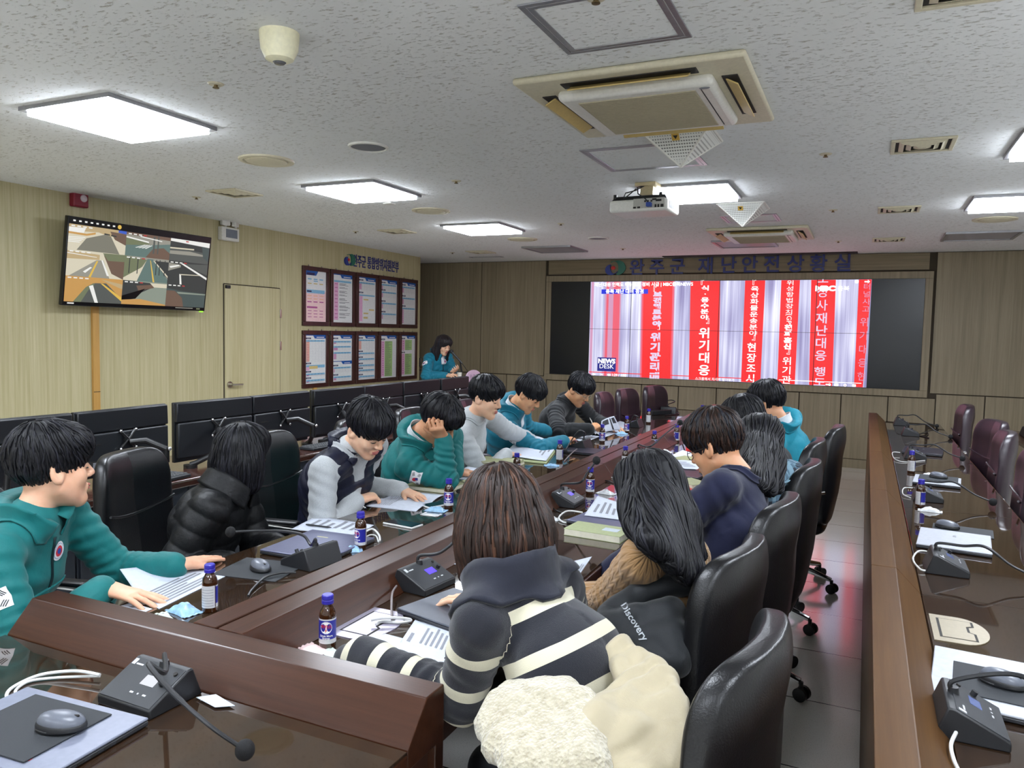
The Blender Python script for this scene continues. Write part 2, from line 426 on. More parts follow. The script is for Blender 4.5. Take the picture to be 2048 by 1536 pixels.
def rect_vent(x, y, label):
    t = thing('ceiling_vent', label, 'vent', (x, y, ZC), 0, 'rectangular supply vents')
    b = MB(); sq_frame(b, 0, 0, 0.155, 0.155, 0.022, -0.012, 0.0); b.build('frame', cream_pl, t, bevel=0.003)
    MB().bb((-0.135, -0.135, -0.002), (0.135, 0.135, 0)).build('duct_opening', dark_pl, t, smooth=False)
    for k in range(3):
        q = 0.115-k*0.036; b = MB(); zz = -0.004-k*0.002
        vs = [(-q, -q, zz), (q, -q, zz), (q, q, zz), (-q, q, zz)]; r = q-0.024
        vs += [(-r, -r, zz-0.012), (r, -r, zz-0.012), (r, r, zz-0.012), (-r, r, zz-0.012)]
        fs = [(i, (i+1) % 4, 4+(i+1) % 4, 4+i) for i in range(4)]
        if k == 2: fs.append((4, 5, 6, 7))
        b.add(vs, fs); b.build('louver', cream_pl, t, smooth=False, solid=0.002)
rect_vent(0.22, 4.77, 'cream ceiling vent right of the near pyramid guard, largest of its row')
rect_vent(0.18, 7.03, 'cream ceiling vent left of the right-hand panel light')
rect_vent(0.15, 9.10, 'cream ceiling vent nearest the video wall')
rect_vent(0.24, 2.68, 'cream ceiling vent cut off by the top edge of the photo')
rect_vent(-4.62, 4.67, 'cream square ceiling vent above the wall television')
rect_vent(-4.66, 7.05, 'cream square ceiling vent above the white notice boards')
rect_vent(-4.75, 9.20, 'small square ceiling vent by the end of the left wall')
hatch(-5.0, 9.86, 0.25, 0.06, 0.02, 'thin framed ceiling panel next to the corner of the left wall')
def round_diff(x, y, r, label):
    t = thing('round_diffuser', label, 'vent', (x, y, ZC), 0, 'round air diffusers')
    MB().lathe([(r*0.80, -0.004), (r*0.86, -0.012), (r, -0.010), (r*1.02, 0.0), (r*0.8, 0.0)], 36).build('rim', cream_pl, t)
    MB().lathe([(0.0, -0.020), (r*0.55, -0.019), (r*0.74, -0.013), (r*0.76, -0.008), (0.0, -0.006)], 36).build('disc', cream_pl, t)
    MB().lathe([(0.0, -0.003), (r*0.84, -0.003), (r*0.84, 0), (0, 0)], 36).build('recess', dark_pl, t)
round_diff(-3.53, 3.84, 0.17, 'cream round air diffuser between the first two panel lights')
round_diff(-3.57, 5.94, 0.17, 'cream round air diffuser just beyond the second panel light')
round_diff(-3.63, 8.06, 0.17, 'small cream round air diffuser beyond the third panel light')
round_diff(0.95, 7.84, 0.17, 'cream round air diffuser below the right panel light')
def speaker(x, y, label):
    t = thing('ceiling_speaker', label, 'speaker', (x, y, ZC), 0, 'grey round ceiling speakers')
    MB().lathe([(0.10, -0.003), (0.104, -0.012), (0.116, -0.010), (0.118, 0), (0.10, 0)], 36).build('rim', white_pl, t)
    MB().lathe([(0, -0.009), (0.07, -0.008), (0.102, -0.005), (0.1, 0), (0, 0)], 36).build('grille', mat('speaker_mesh', (112, 113, 120), 0.6, nz=(900, 0.3, 0.0005)), t)
speaker(-2.69, 3.76, 'grey round ceiling speaker, the near one before the second light')
speaker(-2.77, 8.20, 'small grey round ceiling speaker near the sign on the back wall')
spr_l = [(-2.65, 2.57, 'sprinkler head just above the nearest panel light'), (-5.10, 4.73, 'sprinkler head over the wall television'), (-2.70, 4.83, 'sprinkler head right of the second panel light'),
         (-5.14, 6.96, 'sprinkler head over the notice boards near the left wall'), (-5.18, 9.19, 'sprinkler head near the corner where the left wall ends'), (-0.27, 4.83, 'sprinkler head left of the near rectangular vent'),
         (-0.31, 6.93, 'sprinkler head left of the middle rectangular vent'), (-0.34, 9.14, 'sprinkler head left of the farthest rectangular vent'), (-2.76, 7.03, 'sprinkler head right of the third panel light'),
         (-2.81, 9.28, 'sprinkler head just above the logo on the back wall'), (-0.83, 2.37, 'sprinkler head at the top edge of the photo')]
root = None
for x, y, lab in spr_l:
    if root is None:
        root = thing('sprinkler', lab, 'sprinkler', (x, y, ZC), 0, 'ceiling sprinkler heads')
        MB().lathe([(0, -0.006), (0.03, -0.005), (0.036, 0), (0, 0)], 20).build('cover_plate', cream_pl, root)
        MB().lathe([(0, -0.020), (0.014, -0.019), (0.014, -0.016), (0.008, -0.014), (0.009, 0), (0, 0)], 16).build('head', mat('dark_brass', (110, 92, 58), 0.4, 0.7), root)
    else: clone(root, (x, y, ZC), label=lab)
t = thing('dome_camera', 'cream dome camera hanging from the ceiling near the top left', 'camera', (-1.98, 2.22, ZC))
MB().lathe([(0, -0.105), (0.028, -0.104), (0.05, -0.094), (0.066, -0.06), (0.07, -0.02), (0.071, 0), (0, 0)], 40).build('housing', mat('cream_dome', (236, 230, 196), 0.35), t)
MB().lathe([(0, -0.112), (0.018, -0.110), (0.024, -0.104), (0, -0.10)], 24).build('lens', mat('lens_grey', (92, 92, 96), 0.15), t)
t = tag(MB().bb((-3.74, 5.44, ZC-0.012), (-3.66, 5.52, ZC)).build('cable_cover', white_pl, bevel=0.003), 'small white cover plate on the ceiling beyond the second panel light', 'cover plate')
# projection screen slot
p0 = at_z(1323, 513, ZC); p1 = at_z(1718, 503, ZC)
tag(MB().bb((-2.56, 10.27, ZC-0.012), (-0.16, 10.40, ZC)).build('projection_screen_casing', mat('screen_slot', (34, 30, 32), 0.6), smooth=False, bevel=0.002), 'long dark slot of the roll-down screen in the ceiling', 'projection screen')
# projector
PX, PY = -1.49, 5.25
pz = at_y(1285, 405, PY).z
t = thing('projector', 'white ceiling projector with dark top and ports facing the camera', 'projector', (PX, PY, pz), R_(-3))
b = MB(); b.box((0, 0.14, -0.018), (0.42, 0.30, 0.085)); body = b.build('body', white_pl, t, bevel=0.018, seg=3)
b = MB(); b.box((0, 0.15, 0.038), (0.40, 0.28, 0.030), taper=0.9); b.build('mount_tray', black_pl, t, bevel=0.004)
b = MB()
for sx in (-0.18, 0.15): b.cyl((sx, 0.03, 0.04), (sx, 0.03, 0.068), 0.013)
b.build('foot', black_pl, t)
b = MB(); b.box((0.08, -0.012, -0.008), (0.22, 0.004, 0.066)); pp = b.build('port_panel', mat('port_grey', (178, 176, 168), 0.5), t)
b = MB()
for i, (x, z, w_, h_) in enumerate(((-0.02, -0.03, .02, .012), (0.01, -0.03, .02, .012), (0.13, -0.025, .012, .02), (0.15, -0.025, .012, .02), (0.175, -0.025, .02, .02), (0.055, .01, .012, .012), (0.075, .01, .012, .012), (0.1, .01, .012, .012), (0.15, .012, .04, .014), (0.12, .02, .03, .012))):
    b.box((x, -0.0145, z-0.005), (w_, 0.004, h_))
b.build('port', dark_pl, pp, smooth=False)
MB().box((0.088, -0.03, -0.022), (0.034, 0.04, 0.03)).build('video_plug', mat('plug_blue', (38, 70, 150), 0.4), t, bevel=0.004)
b = MB()
for i in range(9): b.box((0.2105, 0.05+i*0.018, -0.012), (0.003, 0.007, 0.05))
b.build('side_vent', gray_pl, t, smooth=False)
dz_ = ZC-pz
b = MB(); b.box((0.03, 0.12, dz_-0.012), (0.15, 0.15, 0.024)); b.box((0.03, 0.12, (dz_+0.05)/2), (0.095, 0.08, dz_-0.05-0.0)); b.build('ceiling_mount', mat('mount_cream', (206, 190, 150), 0.45), t, bevel=0.003)
b = MB(); b.tube([(0.02, 0.07, dz_-0.02), (-0.03, 0.02, dz_-0.06), (-0.09, -0.01, 0.07), (-0.10, -0.025, 0.03), (-0.075, -0.02, 0.045), (-0.03, 0.03, 0.10)], 0.004, 8)
b.tube([(0.01, 0.07, dz_-0.02), (-0.02, 0.03, 0.11), (0.0, -0.01, 0.06), (0.06, -0.03, 0.02), (0.085, -0.04, -0.01)], 0.004, 8); b.build('cable', black_pl, t)

# ------------------------------------------------------------------ left wall fittings
def on_left(px, py, off=0.0):
    p = at_x(px, py, XL+off); return p
p = on_left(153, 396); t = thing('fire_alarm', 'small dark red fire alarm box under the ceiling above the television', 'alarm', (XL, p.y, p.z-0.005))
MB().box((0.03, 0, 0), (0.06, 0.135, 0.145)).build('body', mat('alarm_red', (132, 20, 44), 0.4), t, bevel=0.01)
MB().ell((0.062, 0.02, 0.0), (0.02, 0.03, 0.03)).build('flash_lens', mat('alarm_lens', (205, 190, 196), 0.2), t)
p = on_left(453, 462); t = thing('emergency_light', 'white twin-head emergency light with grey window above the door', 'emergency light', (XL, p.y, p.z))
MB().box((0.03, 0, -0.035), (0.06, 0.235, 0.135)).build('body', white_pl, t, bevel=0.008)
MB().box((0.062, 0.01, -0.03), (0.004, 0.15, 0.085)).build('display', mat('grey_window', (112, 118, 128), 0.3), t)
for sy in (-0.06, 0.075):
    M = frame_m((0.05, sy, 0.085), (0, 1, 0), (0, 0, 1), (1, 0, 0))
    hd_ = MB(); hd_.cyl((0.05, sy, 0.03), (0.05, sy, 0.08), 0.012); hd_.box((0.045, sy, 0.085), (0.05, 0.095, 0.08), rotm(0, 0, R_(25 if sy > 0 else -15))); hd_.build('lamp_head', white_pl, t, bevel=0.012, seg=3)
# television
TVC = [at_x(135, 434, -5.74), at_x(421, 472, -5.74), at_x(412, 622, -5.84), at_x(125.5, 612, -5.84)]
wv = (TVC[1].y-TVC[0].y + TVC[2].y-TVC[3].y)/2; up = Vector((0.10, 0, (TVC[0].z-TVC[3].z+TVC[1].z-TVC[2].z)/2)); hv = up.length; up.normalize()
ctr = sum(TVC, Vector())/4; rt = Vector((0, 1, 0)); nrm = rt.cross(up)
t = thing('wall_television', 'black wall television showing nine traffic camera pictures', 'television', ctr)
M = frame_m((0, 0, 0), rt, up, nrm)
b = MB(); b.box((0, 0, -0.022), (wv, hv, 0.044), M=M); b.build('casing', mat('tv_black', (16, 16, 18), 0.25), t, bevel=0.006)
b = MB(); b.box((0, 0, -0.07), (wv*0.5, hv*0.5, 0.06), M=M); b.box((-0.12, 0.0, -0.08), (0.10, 0.3, 0.12), M=M); b.build('wall_bracket', black_pl, t, bevel=0.004)
def tvm(name, c, k=0.9): return emitter('tv_'+name, c, k)
TVM = [tvm('black', (14, 14, 16)), tvm('tan', (196, 172, 128)), tvm('road', (128, 126, 112)), tvm('pale', (222, 214, 190)), tvm('white', (245, 245, 240)), tvm('green', (116, 124, 92)), tvm('brown', (112, 88, 72)),
       tvm('teal', (98, 122, 116)), tvm('dark', (52, 56, 54)), tvm('asphalt', (84, 88, 84)), tvm('water', (142, 152, 138)), tvm('gold', (206, 156, 84)), tvm('blue', (60, 96, 200)), tvm('grey', (154, 152, 140)), tvm('red', (190, 60, 60)), tvm('yellow', (230, 190, 80)), tvm('deep', (70, 84, 82))]
class Board:
    """flat picture in u (0..1 right), v (0..1 down), every layer a hair above the last"""
    def __init__(s, M, w_, h_): s.b = MB(); s.M = M; s.w = w_; s.h = h_; s.k = 0
    def poly(s, pts, mi):
        s.k += 1; z = 0.0004+s.k*0.00004
        vs = [((u-0.5)*s.w, (0.5-v)*s.h, z) for u, v in pts]
        a = sum(vs[i][0]*vs[(i+1) % len(vs)][1]-vs[(i+1) % len(vs)][0]*vs[i][1] for i in range(len(vs)))
        if a < 0: vs = vs[::-1]
        s.b.add(vs, [tuple(range(len(vs)))], mi, s.M)
    def rect(s, u0, v0, u1, v1, mi): s.poly([(u0, v0), (u1, v0), (u1, v1), (u0, v1)], mi)
    def text(s, t_, u, v, size, mi, sx=1.0, ax='CENTER', bold=0.0, rot=0):
        s.k += 1
        Mt = s.M @ Matrix.Translation(((u-0.5)*s.w, (0.5-v)*s.h, 0.0006+s.k*0.00004)) @ Matrix.Rotation(rot, 4, 'Z')
        s.b.text(t_, size, Mt, mi, 0.0, bold, ax, 'CENTER', sx)
    def disc(s, u, v, r, mi, n=20, a0=0, a1=2*PI):
        s.poly([(u+r*math.cos(a0+(a1-a0)*i/n)/s.w, v-r*math.sin(a0+(a1-a0)*i/n)/s.h) for i in range(n+(0 if a1-a0 > 6.28 else 1))], mi)
bd = Board(M, wv*0.985, hv*0.97)
bd.rect(0, 0, 1, 1, 0)
cols = [(0, .362), (.362, .68), (.68, .995)]; rows = [(.07, .36), (.36, .665), (.665, .965)]
def tile(c, r):
    (u0, u1), (v0, v1) = cols[c], rows[r]
    du, dv = u1-u0, v1-v0
    return lambda pts, mi: bd.poly([(u0+p*du, v0+q*dv) for p, q in pts], mi)
T = tile(0, 0); T([(0, 0), (1, 0), (1, 1), (0, 1)], 1); T([(0, .28), (.5, .2), (1, .5), (1, 1), (0, 1)], 3); T([(.15, 1), (.3, .5), (.62, .25), (.72, .3), (.9, 1)], 2); T([(0, .12), (.28, .1), (.25, .3), (0, .32)], 4); T([(.7, .1), (1, .12), (1, .6), (.78, .4)], 6); T([(0, .3), (.3, .32), (.45, .22), (.45, .3), (.3, .4), (0, .38)], 11); T([(.72, .3), (.76, .3), (.98, 1), (.9, 1)], 3); T([(.85, .0), (1, .0), (1, .13), (.85, .1)], 12); T([(.6, .2), (.7, .22), (.7, .27), (.6, .26)], 8); T([(.72, .22), (.82, .25), (.82, .3), (.72, .28)], 8)
for i in range(4): T([(0, .5+i*.06), (.28-i*.03, .46+i*.07), (.28-i*.03, .49+i*.07), (0, .53+i*.06)], 4)
T = tile(1, 0); T([(0, 0), (1, 0), (1, 1), (0, 1)], 13); T([(0, .2), (.55, .4), (.3, .5), (0, .55)], 5); T([(0, .55), (.5, .45), (1, .3), (1, 1), (0, 1)], 7); T([(.45, 1), (.6, .6), (.85, .5), (1, .7), (1, 1)], 6); T([(0, 0), (1, 0), (1, .15), (0, .1)], 6); T([(.6, .05), (.64, .05), (.64, .8), (.6, .8)], 9); T([(.7, .0), (.73, .0), (.73, .8), (.7, .8)], 9); T([(0, .18), (.5, .3), (.5, .36), (0, .24)], 4); T([(.3, .1), (.8, .2), (.8, .24), (.3, .14)], 4)
for i in range(4): T([(.2+i*.07, .62), (.24+i*.07, .62), (.44+i*.05, .45), (.41+i*.05, .45)], 4)
T = tile(2, 0); T([(0, 0), (1, 0), (1, 1), (0, 1)], 9); T([(0, 0), (1, 0), (1, .22), (0, .12)], 4); T([(0, .12), (.6, .2), (1, .24), (1, .5), (0, .4)], 8); T([(0, .55), (.5, .5), (.9, .6), (.9, .66), (0, .7)], 13); T([(.8, .2), (1, .25), (1, .9), (.85, .7)], 16); T([(0, .4), (.6, .36), (.6, .42), (0, .46)], 3)
T = tile(0, 1); T([(0, 0), (1, 0), (1, 1), (0, 1)], 3); T([(0, .05), (.55, .1), (.55, .3), (0, .35)], 1); T([(.62, .1), (1, .2), (1, 1), (.78, .8)], 6); T([(.6, .02), (1, .0), (1, .28), (.7, .3)], 5); T([(.05, 1), (.5, .32), (.62, .3), (.75, 1)], 13); T([(.58, .3), (.61, .3), (.74, .9), (.7, .9)], 4); T([(.5, .35), (.53, .35), (.42, 1), (.38, 1)], 15); T([(.28, .8), (.4, .6), (.43, .62), (.32, .85)], 4); T([(0, .12), (.5, .2), (.5, .22), (0, .15)], 4)
T = tile(1, 1); T([(0, 0), (1, 0), (1, 1), (0, 1)], 13); T([(0, 0), (.5, .1), (.3, .6), (0, .9)], 5); T([(.0, .9), (.4, .4), (.48, .1), (.3, 1), (0, 1)], 3); T([(.6, .1), (1, .1), (1, .8), (.8, .5)], 8); T([(.3, 1), (.5, .05), (.63, .05), (1, .85), (1, 1)], 7); T([(.56, .1), (.575, .1), (.7, 1), (.66, 1)], 15); T([(.63, .1), (.66, .1), (1, .7), (1, .78)], 3)
for q in (.1, .28, .7, .78, .9): T([(q, .05), (q+.02, .05), (q+.02, .7), (q, .7)], 8)
T = tile(2, 1); T([(0, 0), (1, 0), (1, 1), (0, 1)], 8); T([(.4, .1), (1, .02), (1, .5), (.8, .4)], 9); T([(.3, .1), (.36, .08), (1, .62), (1, .72)], 4); T([(0, .1), (.3, .15), (.3, .25), (0, .45)], 13); T([(.02, .25), (.25, .15), (.27, .2), (.05, .32)], 4); T([(.28, .55), (.32, .55), (.36, 1), (.31, 1)], 4); T([(.3, .55), (.8, .52), (.8, .55), (.3, .59)], 3)
T = tile(0, 2); T([(0, 0), (1, 0), (1, 1), (0, 1)], 11); T([(0, .05), (.6, .0), (1, .1), (1, .5), (.4, .2), (.15, 1), (0, 1)], 11); T([(.28, 1), (.38, .4), (.5, .22), (.7, .2), (1, .8), (1, 1)], 9); T([(.15, 1), (.35, .4), (.48, .22), (.5, .26), (.4, .5), (.28, 1)], 5); T([(.4, .35), (.47, .3), (.58, 1), (.52, 1)], 4); T([(.6, .22), (.64, .22), (1, .75), (1, .9)], 15); T([(.6, .05), (1, .2), (1, .4), (.7, .15)], 1)
T = tile(1, 2); T([(0, 0), (1, 0), (1, 1), (0, 1)], 10); T([(0, 0), (.6, .05), (.7, .2), (.3, .6), (0, .7)], 8); T([(.3, .2), (.7, .1), (.7, .25), (.35, .4)], 6); T([(0, .65), (.5, .3), (.3, .75), (0, .85)], 0); T([(0, .82), (.4, .75), (1, .95), (1, 1), (0, 1)], 11); T([(.6, .05), (1, .05), (1, .22), (.7, .22)], 3)
T = tile(2, 2); T([(0, 0), (1, 0), (1, 1), (0, 1)], 16); T([(0, .0), (1, .0), (1, .35), (.4, .3), (0, .2)], 8); T([(0, .3), (.2, .3), (.4, .6), (.45, 1), (0, 1)], 6); T([(.25, .34), (1, .37), (1, .42), (.3, .42)], 10)
for r in range(3):
    for c in range(3):
        for i in range(4): bd.rect(cols[c][0]+.012+i*.035, rows[r][0]+.012, cols[c][0]+.034+i*.035, rows[r][0]+.026, 4 if i < 3 else (14 if c else 4))
for i in range(9): bd.rect(.02+i*.035, .02, .035+i*.035, .038, 4)
bd.disc(.31, .03, .018, 15); bd.rect(.02, .975, .06, .99, 4); bd.rect(.76, .975, .9, .985, 13); bd.rect(.93, .975, .96, .992, 5)
bd.b.build('screen', TVM, t, smooth=False)
MB().box((wv*0.47, -hv*0.505, 0.0), (0.045, 0.012, 0.01), M=M).build('status_light', emitter('tv_led', (150, 220, 60), 1.5), t, smooth=False)

# ------------------------------------------------------------------ framed notice boards
fr_wood = wood('frame_mahogany', (48, 24, 22), (70, 38, 34), (30, 30, 3), 0.3)
nm = [mat('poster_white', (222, 222, 220), 0.22), mat('poster_blue', (40, 88, 158), 0.25), mat('poster_pink', (218, 166, 196), 0.25), mat('poster_sky', (126, 176, 206), 0.25), mat('poster_navy', (46, 46, 84), 0.25), mat('poster_green', (164, 196, 128), 0.25), mat('poster_line', (168, 168, 172), 0.3), mat('poster_text', (70, 70, 76), 0.3), mat('poster_peach', (232, 178, 150), 0.25), mat('poster_rose', (236, 198, 196), 0.25), mat('poster_magenta', (176, 84, 140), 0.25), mat('poster_ochre', (206, 182, 120), 0.25)]
ex = [(602.7, 655.5), (658.4, 707.5), (710, 753.7), (755.6, 796), (797.5, 833)]
zt1 = at_x(603, 530.5, XL).z; zb1 = at_x(603, 651, XL).z; zt2 = at_x(603, 660.5, XL).z; zb2 = at_x(603, 777, XL).z
labs = [['framed organisation chart with pink lower half, top left of the ten boards', 'framed notice with one long pink column and text lines, top row second', 'framed notice with a long pink column and tan boxes, top row third', 'framed notice with four small blue tables, top row second from the wall end', 'framed notice with three blue tables, top row nearest the wall end'],
        ['framed notice with strong light reflections, bottom left of the ten boards', 'framed notice with a second blue band halfway down, bottom row second', 'framed notice with six stacked small tables, bottom row third', 'framed notice with a broad green column, bottom row fourth', 'framed notice with green columns in two blocks, bottom row nearest the presenter']]
def notice(c, r):
    y0 = at_x(ex[c][0], 600, XL).y; y1 = at_x(ex[c][1], 600, XL).y
    z1, z0 = (zt1, zb1) if r == 0 else (zt2, zb2)
    W_, H_ = y1-y0-0.005, z1-z0; cy, cz = (y0+y1)/2, (z0+z1)/2
    t = thing('framed_notice', labs[r][c], 'notice board', (XL, cy, cz), 0, 'framed notices on the left wall')
    f = 0.05; b = MB()
    for q in (((-W_/2, H_/2-f), (W_/2, H_/2)), ((-W_/2, -H_/2), (W_/2, -H_/2+f)), ((-W_/2, -H_/2+f), (-W_/2+f, H_/2-f)), ((W_/2-f, -H_/2+f), (W_/2, H_/2-f))):
        b.bb((0.0, q[0][0], q[0][1]), (0.028, q[1][0], q[1][1]))
    b.build('frame', fr_wood, t, bevel=0.004)
    b = MB()
    for sy in (-0.25, 0.25): b.box((0.012, sy*W_, H_/2+0.008), (0.01, 0.02, 0.018))
    b.build('hanger', steel, t, smooth=False)
    M = frame_m((0.012, 0, 0), (0, 1, 0), (0, 0, 1), (1, 0, 0)); B = Board(M, W_-2*f, H_-2*f)
    B.rect(0, 0, 1, 1, 0)
    lft = (c == 0 and r == 0)
    if lft: B.poly([(0, 0), (.62, 0), (.52, .09), (0, .09)], 1); B.rect(.08, .04, .45, .085, 4)
    else: B.rect(0, 0, 1, .02, 1); B.poly([(.36, 0), (1, 0), (1, .08), (.46, .08)], 1); B.rect(.55, .045, .92, .06, 0)
    rnd = random.Random(c*7+r)
    def head(v, u=.04): B.rect(u, v, u+.24, v+.03, 4); B.rect(u+.04, v+.012, u+.2, v+.018, 0)
    def table(v0, v1, n, cc=3, side=2, sw=.14, cols_=6):
        B.rect(.05, v0, .95, v0+.035, cc)
        for k in range(5): B.rect(.12+k*.16, v0+.014, .2+k*.16, v0+.02, 7)
        if side is not None: B.rect(.05, v0+.035, .05+sw, v1, side)
        for k in range(n+1): q = v0+.035+(v1-v0-.035)*k/n; B.rect(.05, q-.0012, .95, q+.0012, 6)
        for k in range(cols_+1): q = .05+.9*k/cols_; B.rect(q-.002, v0+.035, q+.002, v1, 6)
        for k in range(n): q = v0+.035+(v1-v0-.035)*(k+.5)/n; B.rect(.07, q-.004, .05+sw-.03, q+.004, 10)
    if r == 0 and c == 0:
        B.rect(0, .40, 1, 1, 9)
        for k in range(3): B.rect(.12+k*.28, .15, .3+k*.28, .175, 3)
        B.rect(.4, .19, .6, .21, 3)
        for k in range(3): B.rect(.12+k*.28, .24, .3+k*.28, .26, 11)
        B.rect(.06, .37, .94, .44, 3); B.rect(.08, .39, .3, .42, 4)
        for j in range(3):
            for k in range(3): B.rect(.1+k*.29, .48+j*.06, .3+k*.29, .5+j*.06, 8 if j < 2 else 10)
        B.rect(.08, .70, .58, .735, 10)
        for j in range(3):
            for k in range(3): B.rect(.12+k*.28, .78+j*.06, .3+k*.28, .792+j*.06, 10)
    elif r == 0 and c == 1:
        B.rect(.06, .13, .95, .17, 3); B.rect(.06, .17, .28, .95, 2)
        for j in range(10):
            B.rect(.1, .2+j*.077, .24, .212+j*.077, 10)
            for k in range(2 if j % 2 else 3): B.rect(.33, .19+j*.077+k*.018, .6+rnd.random()*.3, .198+j*.077+k*.018, 7)
    elif r == 0 and c == 2:
        head(.05); table(.11, .27, 5); head(.32); B.rect(.06, .38, .95, .41, 3); B.rect(.06, .41, .24, .96, 2)
        for j in range(2): B.rect(.3, .47+j*.3, .58, .50+j*.3, 11); B.rect(.62, .69, .92, .72, 11); B.rect(.3, .86, .55, .9, 11)
    elif r == 0 and c == 3:
        for v in (.05, .22, .47, .71): head(v); table(v+.05, min(v+.18, .97), 5, sw=.08)
    elif r == 0:
        for v, e in ((.05, .25), (.31, .52), (.55, .97)): head(v); table(v+.055, e, 7, sw=.1)
    elif c == 0:
        head(.06); table(.11, .55, 12, side=8, sw=.16); head(.57); B.rect(.05, .62, .95, .68, 3); B.rect(.18, .64, .6, .70, 11); B.rect(.05, .66, .2, .73, 2); head(.74); table(.79, .84, 2); head(.87); table(.92, .97, 2)
    elif c == 1:
        head(.06); table(.13, .19, 2); table(.24, .33, 3, sw=.22); table(.37, .52, 4)
        B.rect(0, .56, 1, .575, 1); B.poly([(.42, .56), (1, .56), (1, .63), (.52, .63)], 1); B.rect(.6, .6, .9, .612, 0); head(.64); table(.69, .80, 4, sw=.06); head(.84); table(.89, .97, 3)
    elif c == 2:
        head(.05); table(.1, .32, 6, side=8)
        for v in (.35, .48, .62, .73, .87): head(v); table(v+.045, v+.10, 2, sw=.08)
    elif c == 3:
        head(.08); B.rect(.05, .14, .25, .97, 2); B.rect(.27, .14, .75, .97, 5)
        for j in range(34): B.rect(.29, .15+j*.024, .5+rnd.random()*.2, .157+j*.024, 7); B.rect(.8, .15+j*.024, .93, .153+j*.024, 6)
        for j in range(15): B.rect(.1, .17+j*.053, .2, .18+j*.053, 10)
    else:
        head(.06); B.rect(.05, .11, .26, .36, 2); B.rect(.28, .11, .78, .36, 5); head(.4); B.rect(.05, .45, .26, .96, 2); B.rect(.28, .45, .78, .96, 5)
        for j in range(32):
            q = .12+j*.026
            if .36 < q < .45: continue
            B.rect(.3, q, .5+rnd.random()*.22, q+.007, 7); B.rect(.82, q, .95, q+.003, 6)
        for j in range(15): q = .14+j*.055; B.rect(.1, q, .2, q+.01, 10)
    B.b.build('poster', nm, t, smooth=False)
for r in range(2):
    for c in range(5): notice(c, r)
# wall lettering
sign_blue = mat('sign_blue', (34, 44, 112), 0.4)
def emblem(b, M, s, mg=0):
    """swoosh: blue hook, green hook, red drop"""
    def arc(c, r0, r1, a0, a1, mi, n=14, tip=0.15):
        vs = []; fs = []
        for i in range(n+1):
            a = a0+(a1-a0)*i/n; wd = (r1-r0)*max(tip, math.sin(PI*min(1, (i/n)*1.15+0.05)))
            rm = (r0+r1)/2
            for rr in (rm-wd/2, rm+wd/2):
                for z in (0, 0.02): vs.append((c[0]+rr*math.cos(a)*s, c[1]+rr*math.sin(a)*s*0.9, z))
        for i in range(n):
            o = i*4; p_ = o+4
            fs += [(o+1, o+3, p_+3, p_+1), (o, p_, p_+2, o+2), (o, o+1, p_+1, p_), (o+2, p_+2, p_+3, o+3)]
        b.add(vs, fs, mi, M)
    arc((-0.05*s, -0.02*s), 0.16, 0.52, R_(115), R_(330), 0, tip=.1); arc((0.08*s, 0.06*s), 0.24, 0.72, R_(-75), R_(125), 1, tip=.06)
    b.ell((-0.03*s, 0.06*s, 0.01), (0.15*s, 0.12*s, 0.012), None, 14, 6, 2, M)
t0 = at_x(706, 525, XL); t1 = at_x(797, 534, XL); zz = (t0.z+t1.z)/2
t = thing('wall_sign', 'small blue lettering sign with swoosh emblem above the notice boards', 'sign', (XL, (t0.y+t1.y)/2, zz))
M = frame_m((0.002, 0, 0), (0, 1, 0), (0, 0, 1), (1, 0, 0))
vs_, fs_ = text_geo('완주군 통합방위지원본부', 0.17, 0.004, 0.003); wd_ = max(v[0] for v in vs_)-min(v[0] for v in vs_)
b = MB(); b.text('완주군 통합방위지원본부', 0.17, M, 0, 0.004, 0.003, sx=(t1.y-t0.y)/wd_); b.build('lettering', sign_blue, t, smooth=False)
em_m = [mat('emblem_blue', (32, 52, 130), 0.35), mat('emblem_green', (26, 104, 84), 0.35), mat('emblem_red', (205, 52, 48), 0.35)]
b = MB(); emblem(b, Matrix.Translation((0, t0.y-(t0.y+t1.y)/2-0.10, 0.0)) @ M, 0.16); b.build('emblem', em_m, t)
cx = [1274, 1314, 1355, 1412, 1457, 1499, 1544, 1591, 1637, 1686]; cy = [537, 536, 535, 533.5, 532.5, 531.5, 530.5, 530, 529.5, 528]
t = thing('back_wall_sign', 'large blue raised lettering with swoosh emblem above the video wall', 'sign', (-1.6, YF, 2.55))
M0 = frame_m((0, -0.006, 0), (1, 0, 0), (0, 0, 1), (0, -1, 0))
for ch, x, y in zip('완주군재난안전상황실', cx, cy):
    p = at_y(x, y, YF); b = MB()
    b.text(ch, 0.235, Matrix.Translation((p.x+1.6, 0, p.z-2.55)) @ M0, 0, 0.012, 0.004); b.build('letter', sign_blue, t, smooth=False)
p = at_y(1228, 538, YF); b = MB(); emblem(b, Matrix.Translation((p.x+1.6, 0, p.z-2.55)) @ M0, 0.22); b.build('emblem', em_m, t)
# dark control panel on the recess wall
p = at_y(838.5, 724, YF)
t = thing('control_box', 'small dark wall control box beside the end of the left wall, behind the presenter', 'control box', (p.x, YF-0.002, p.z))
MB().box((0, -0.03, 0), (0.13, 0.06, 0.14)).build('body', mat('dark_navy_box', (20, 26, 44), 0.35), t, bevel=0.01)
MB().box((0.07, -0.04, 0), (0.012, 0.07, 0.135)).build('edge_strip', steel, t, bevel=0.003)
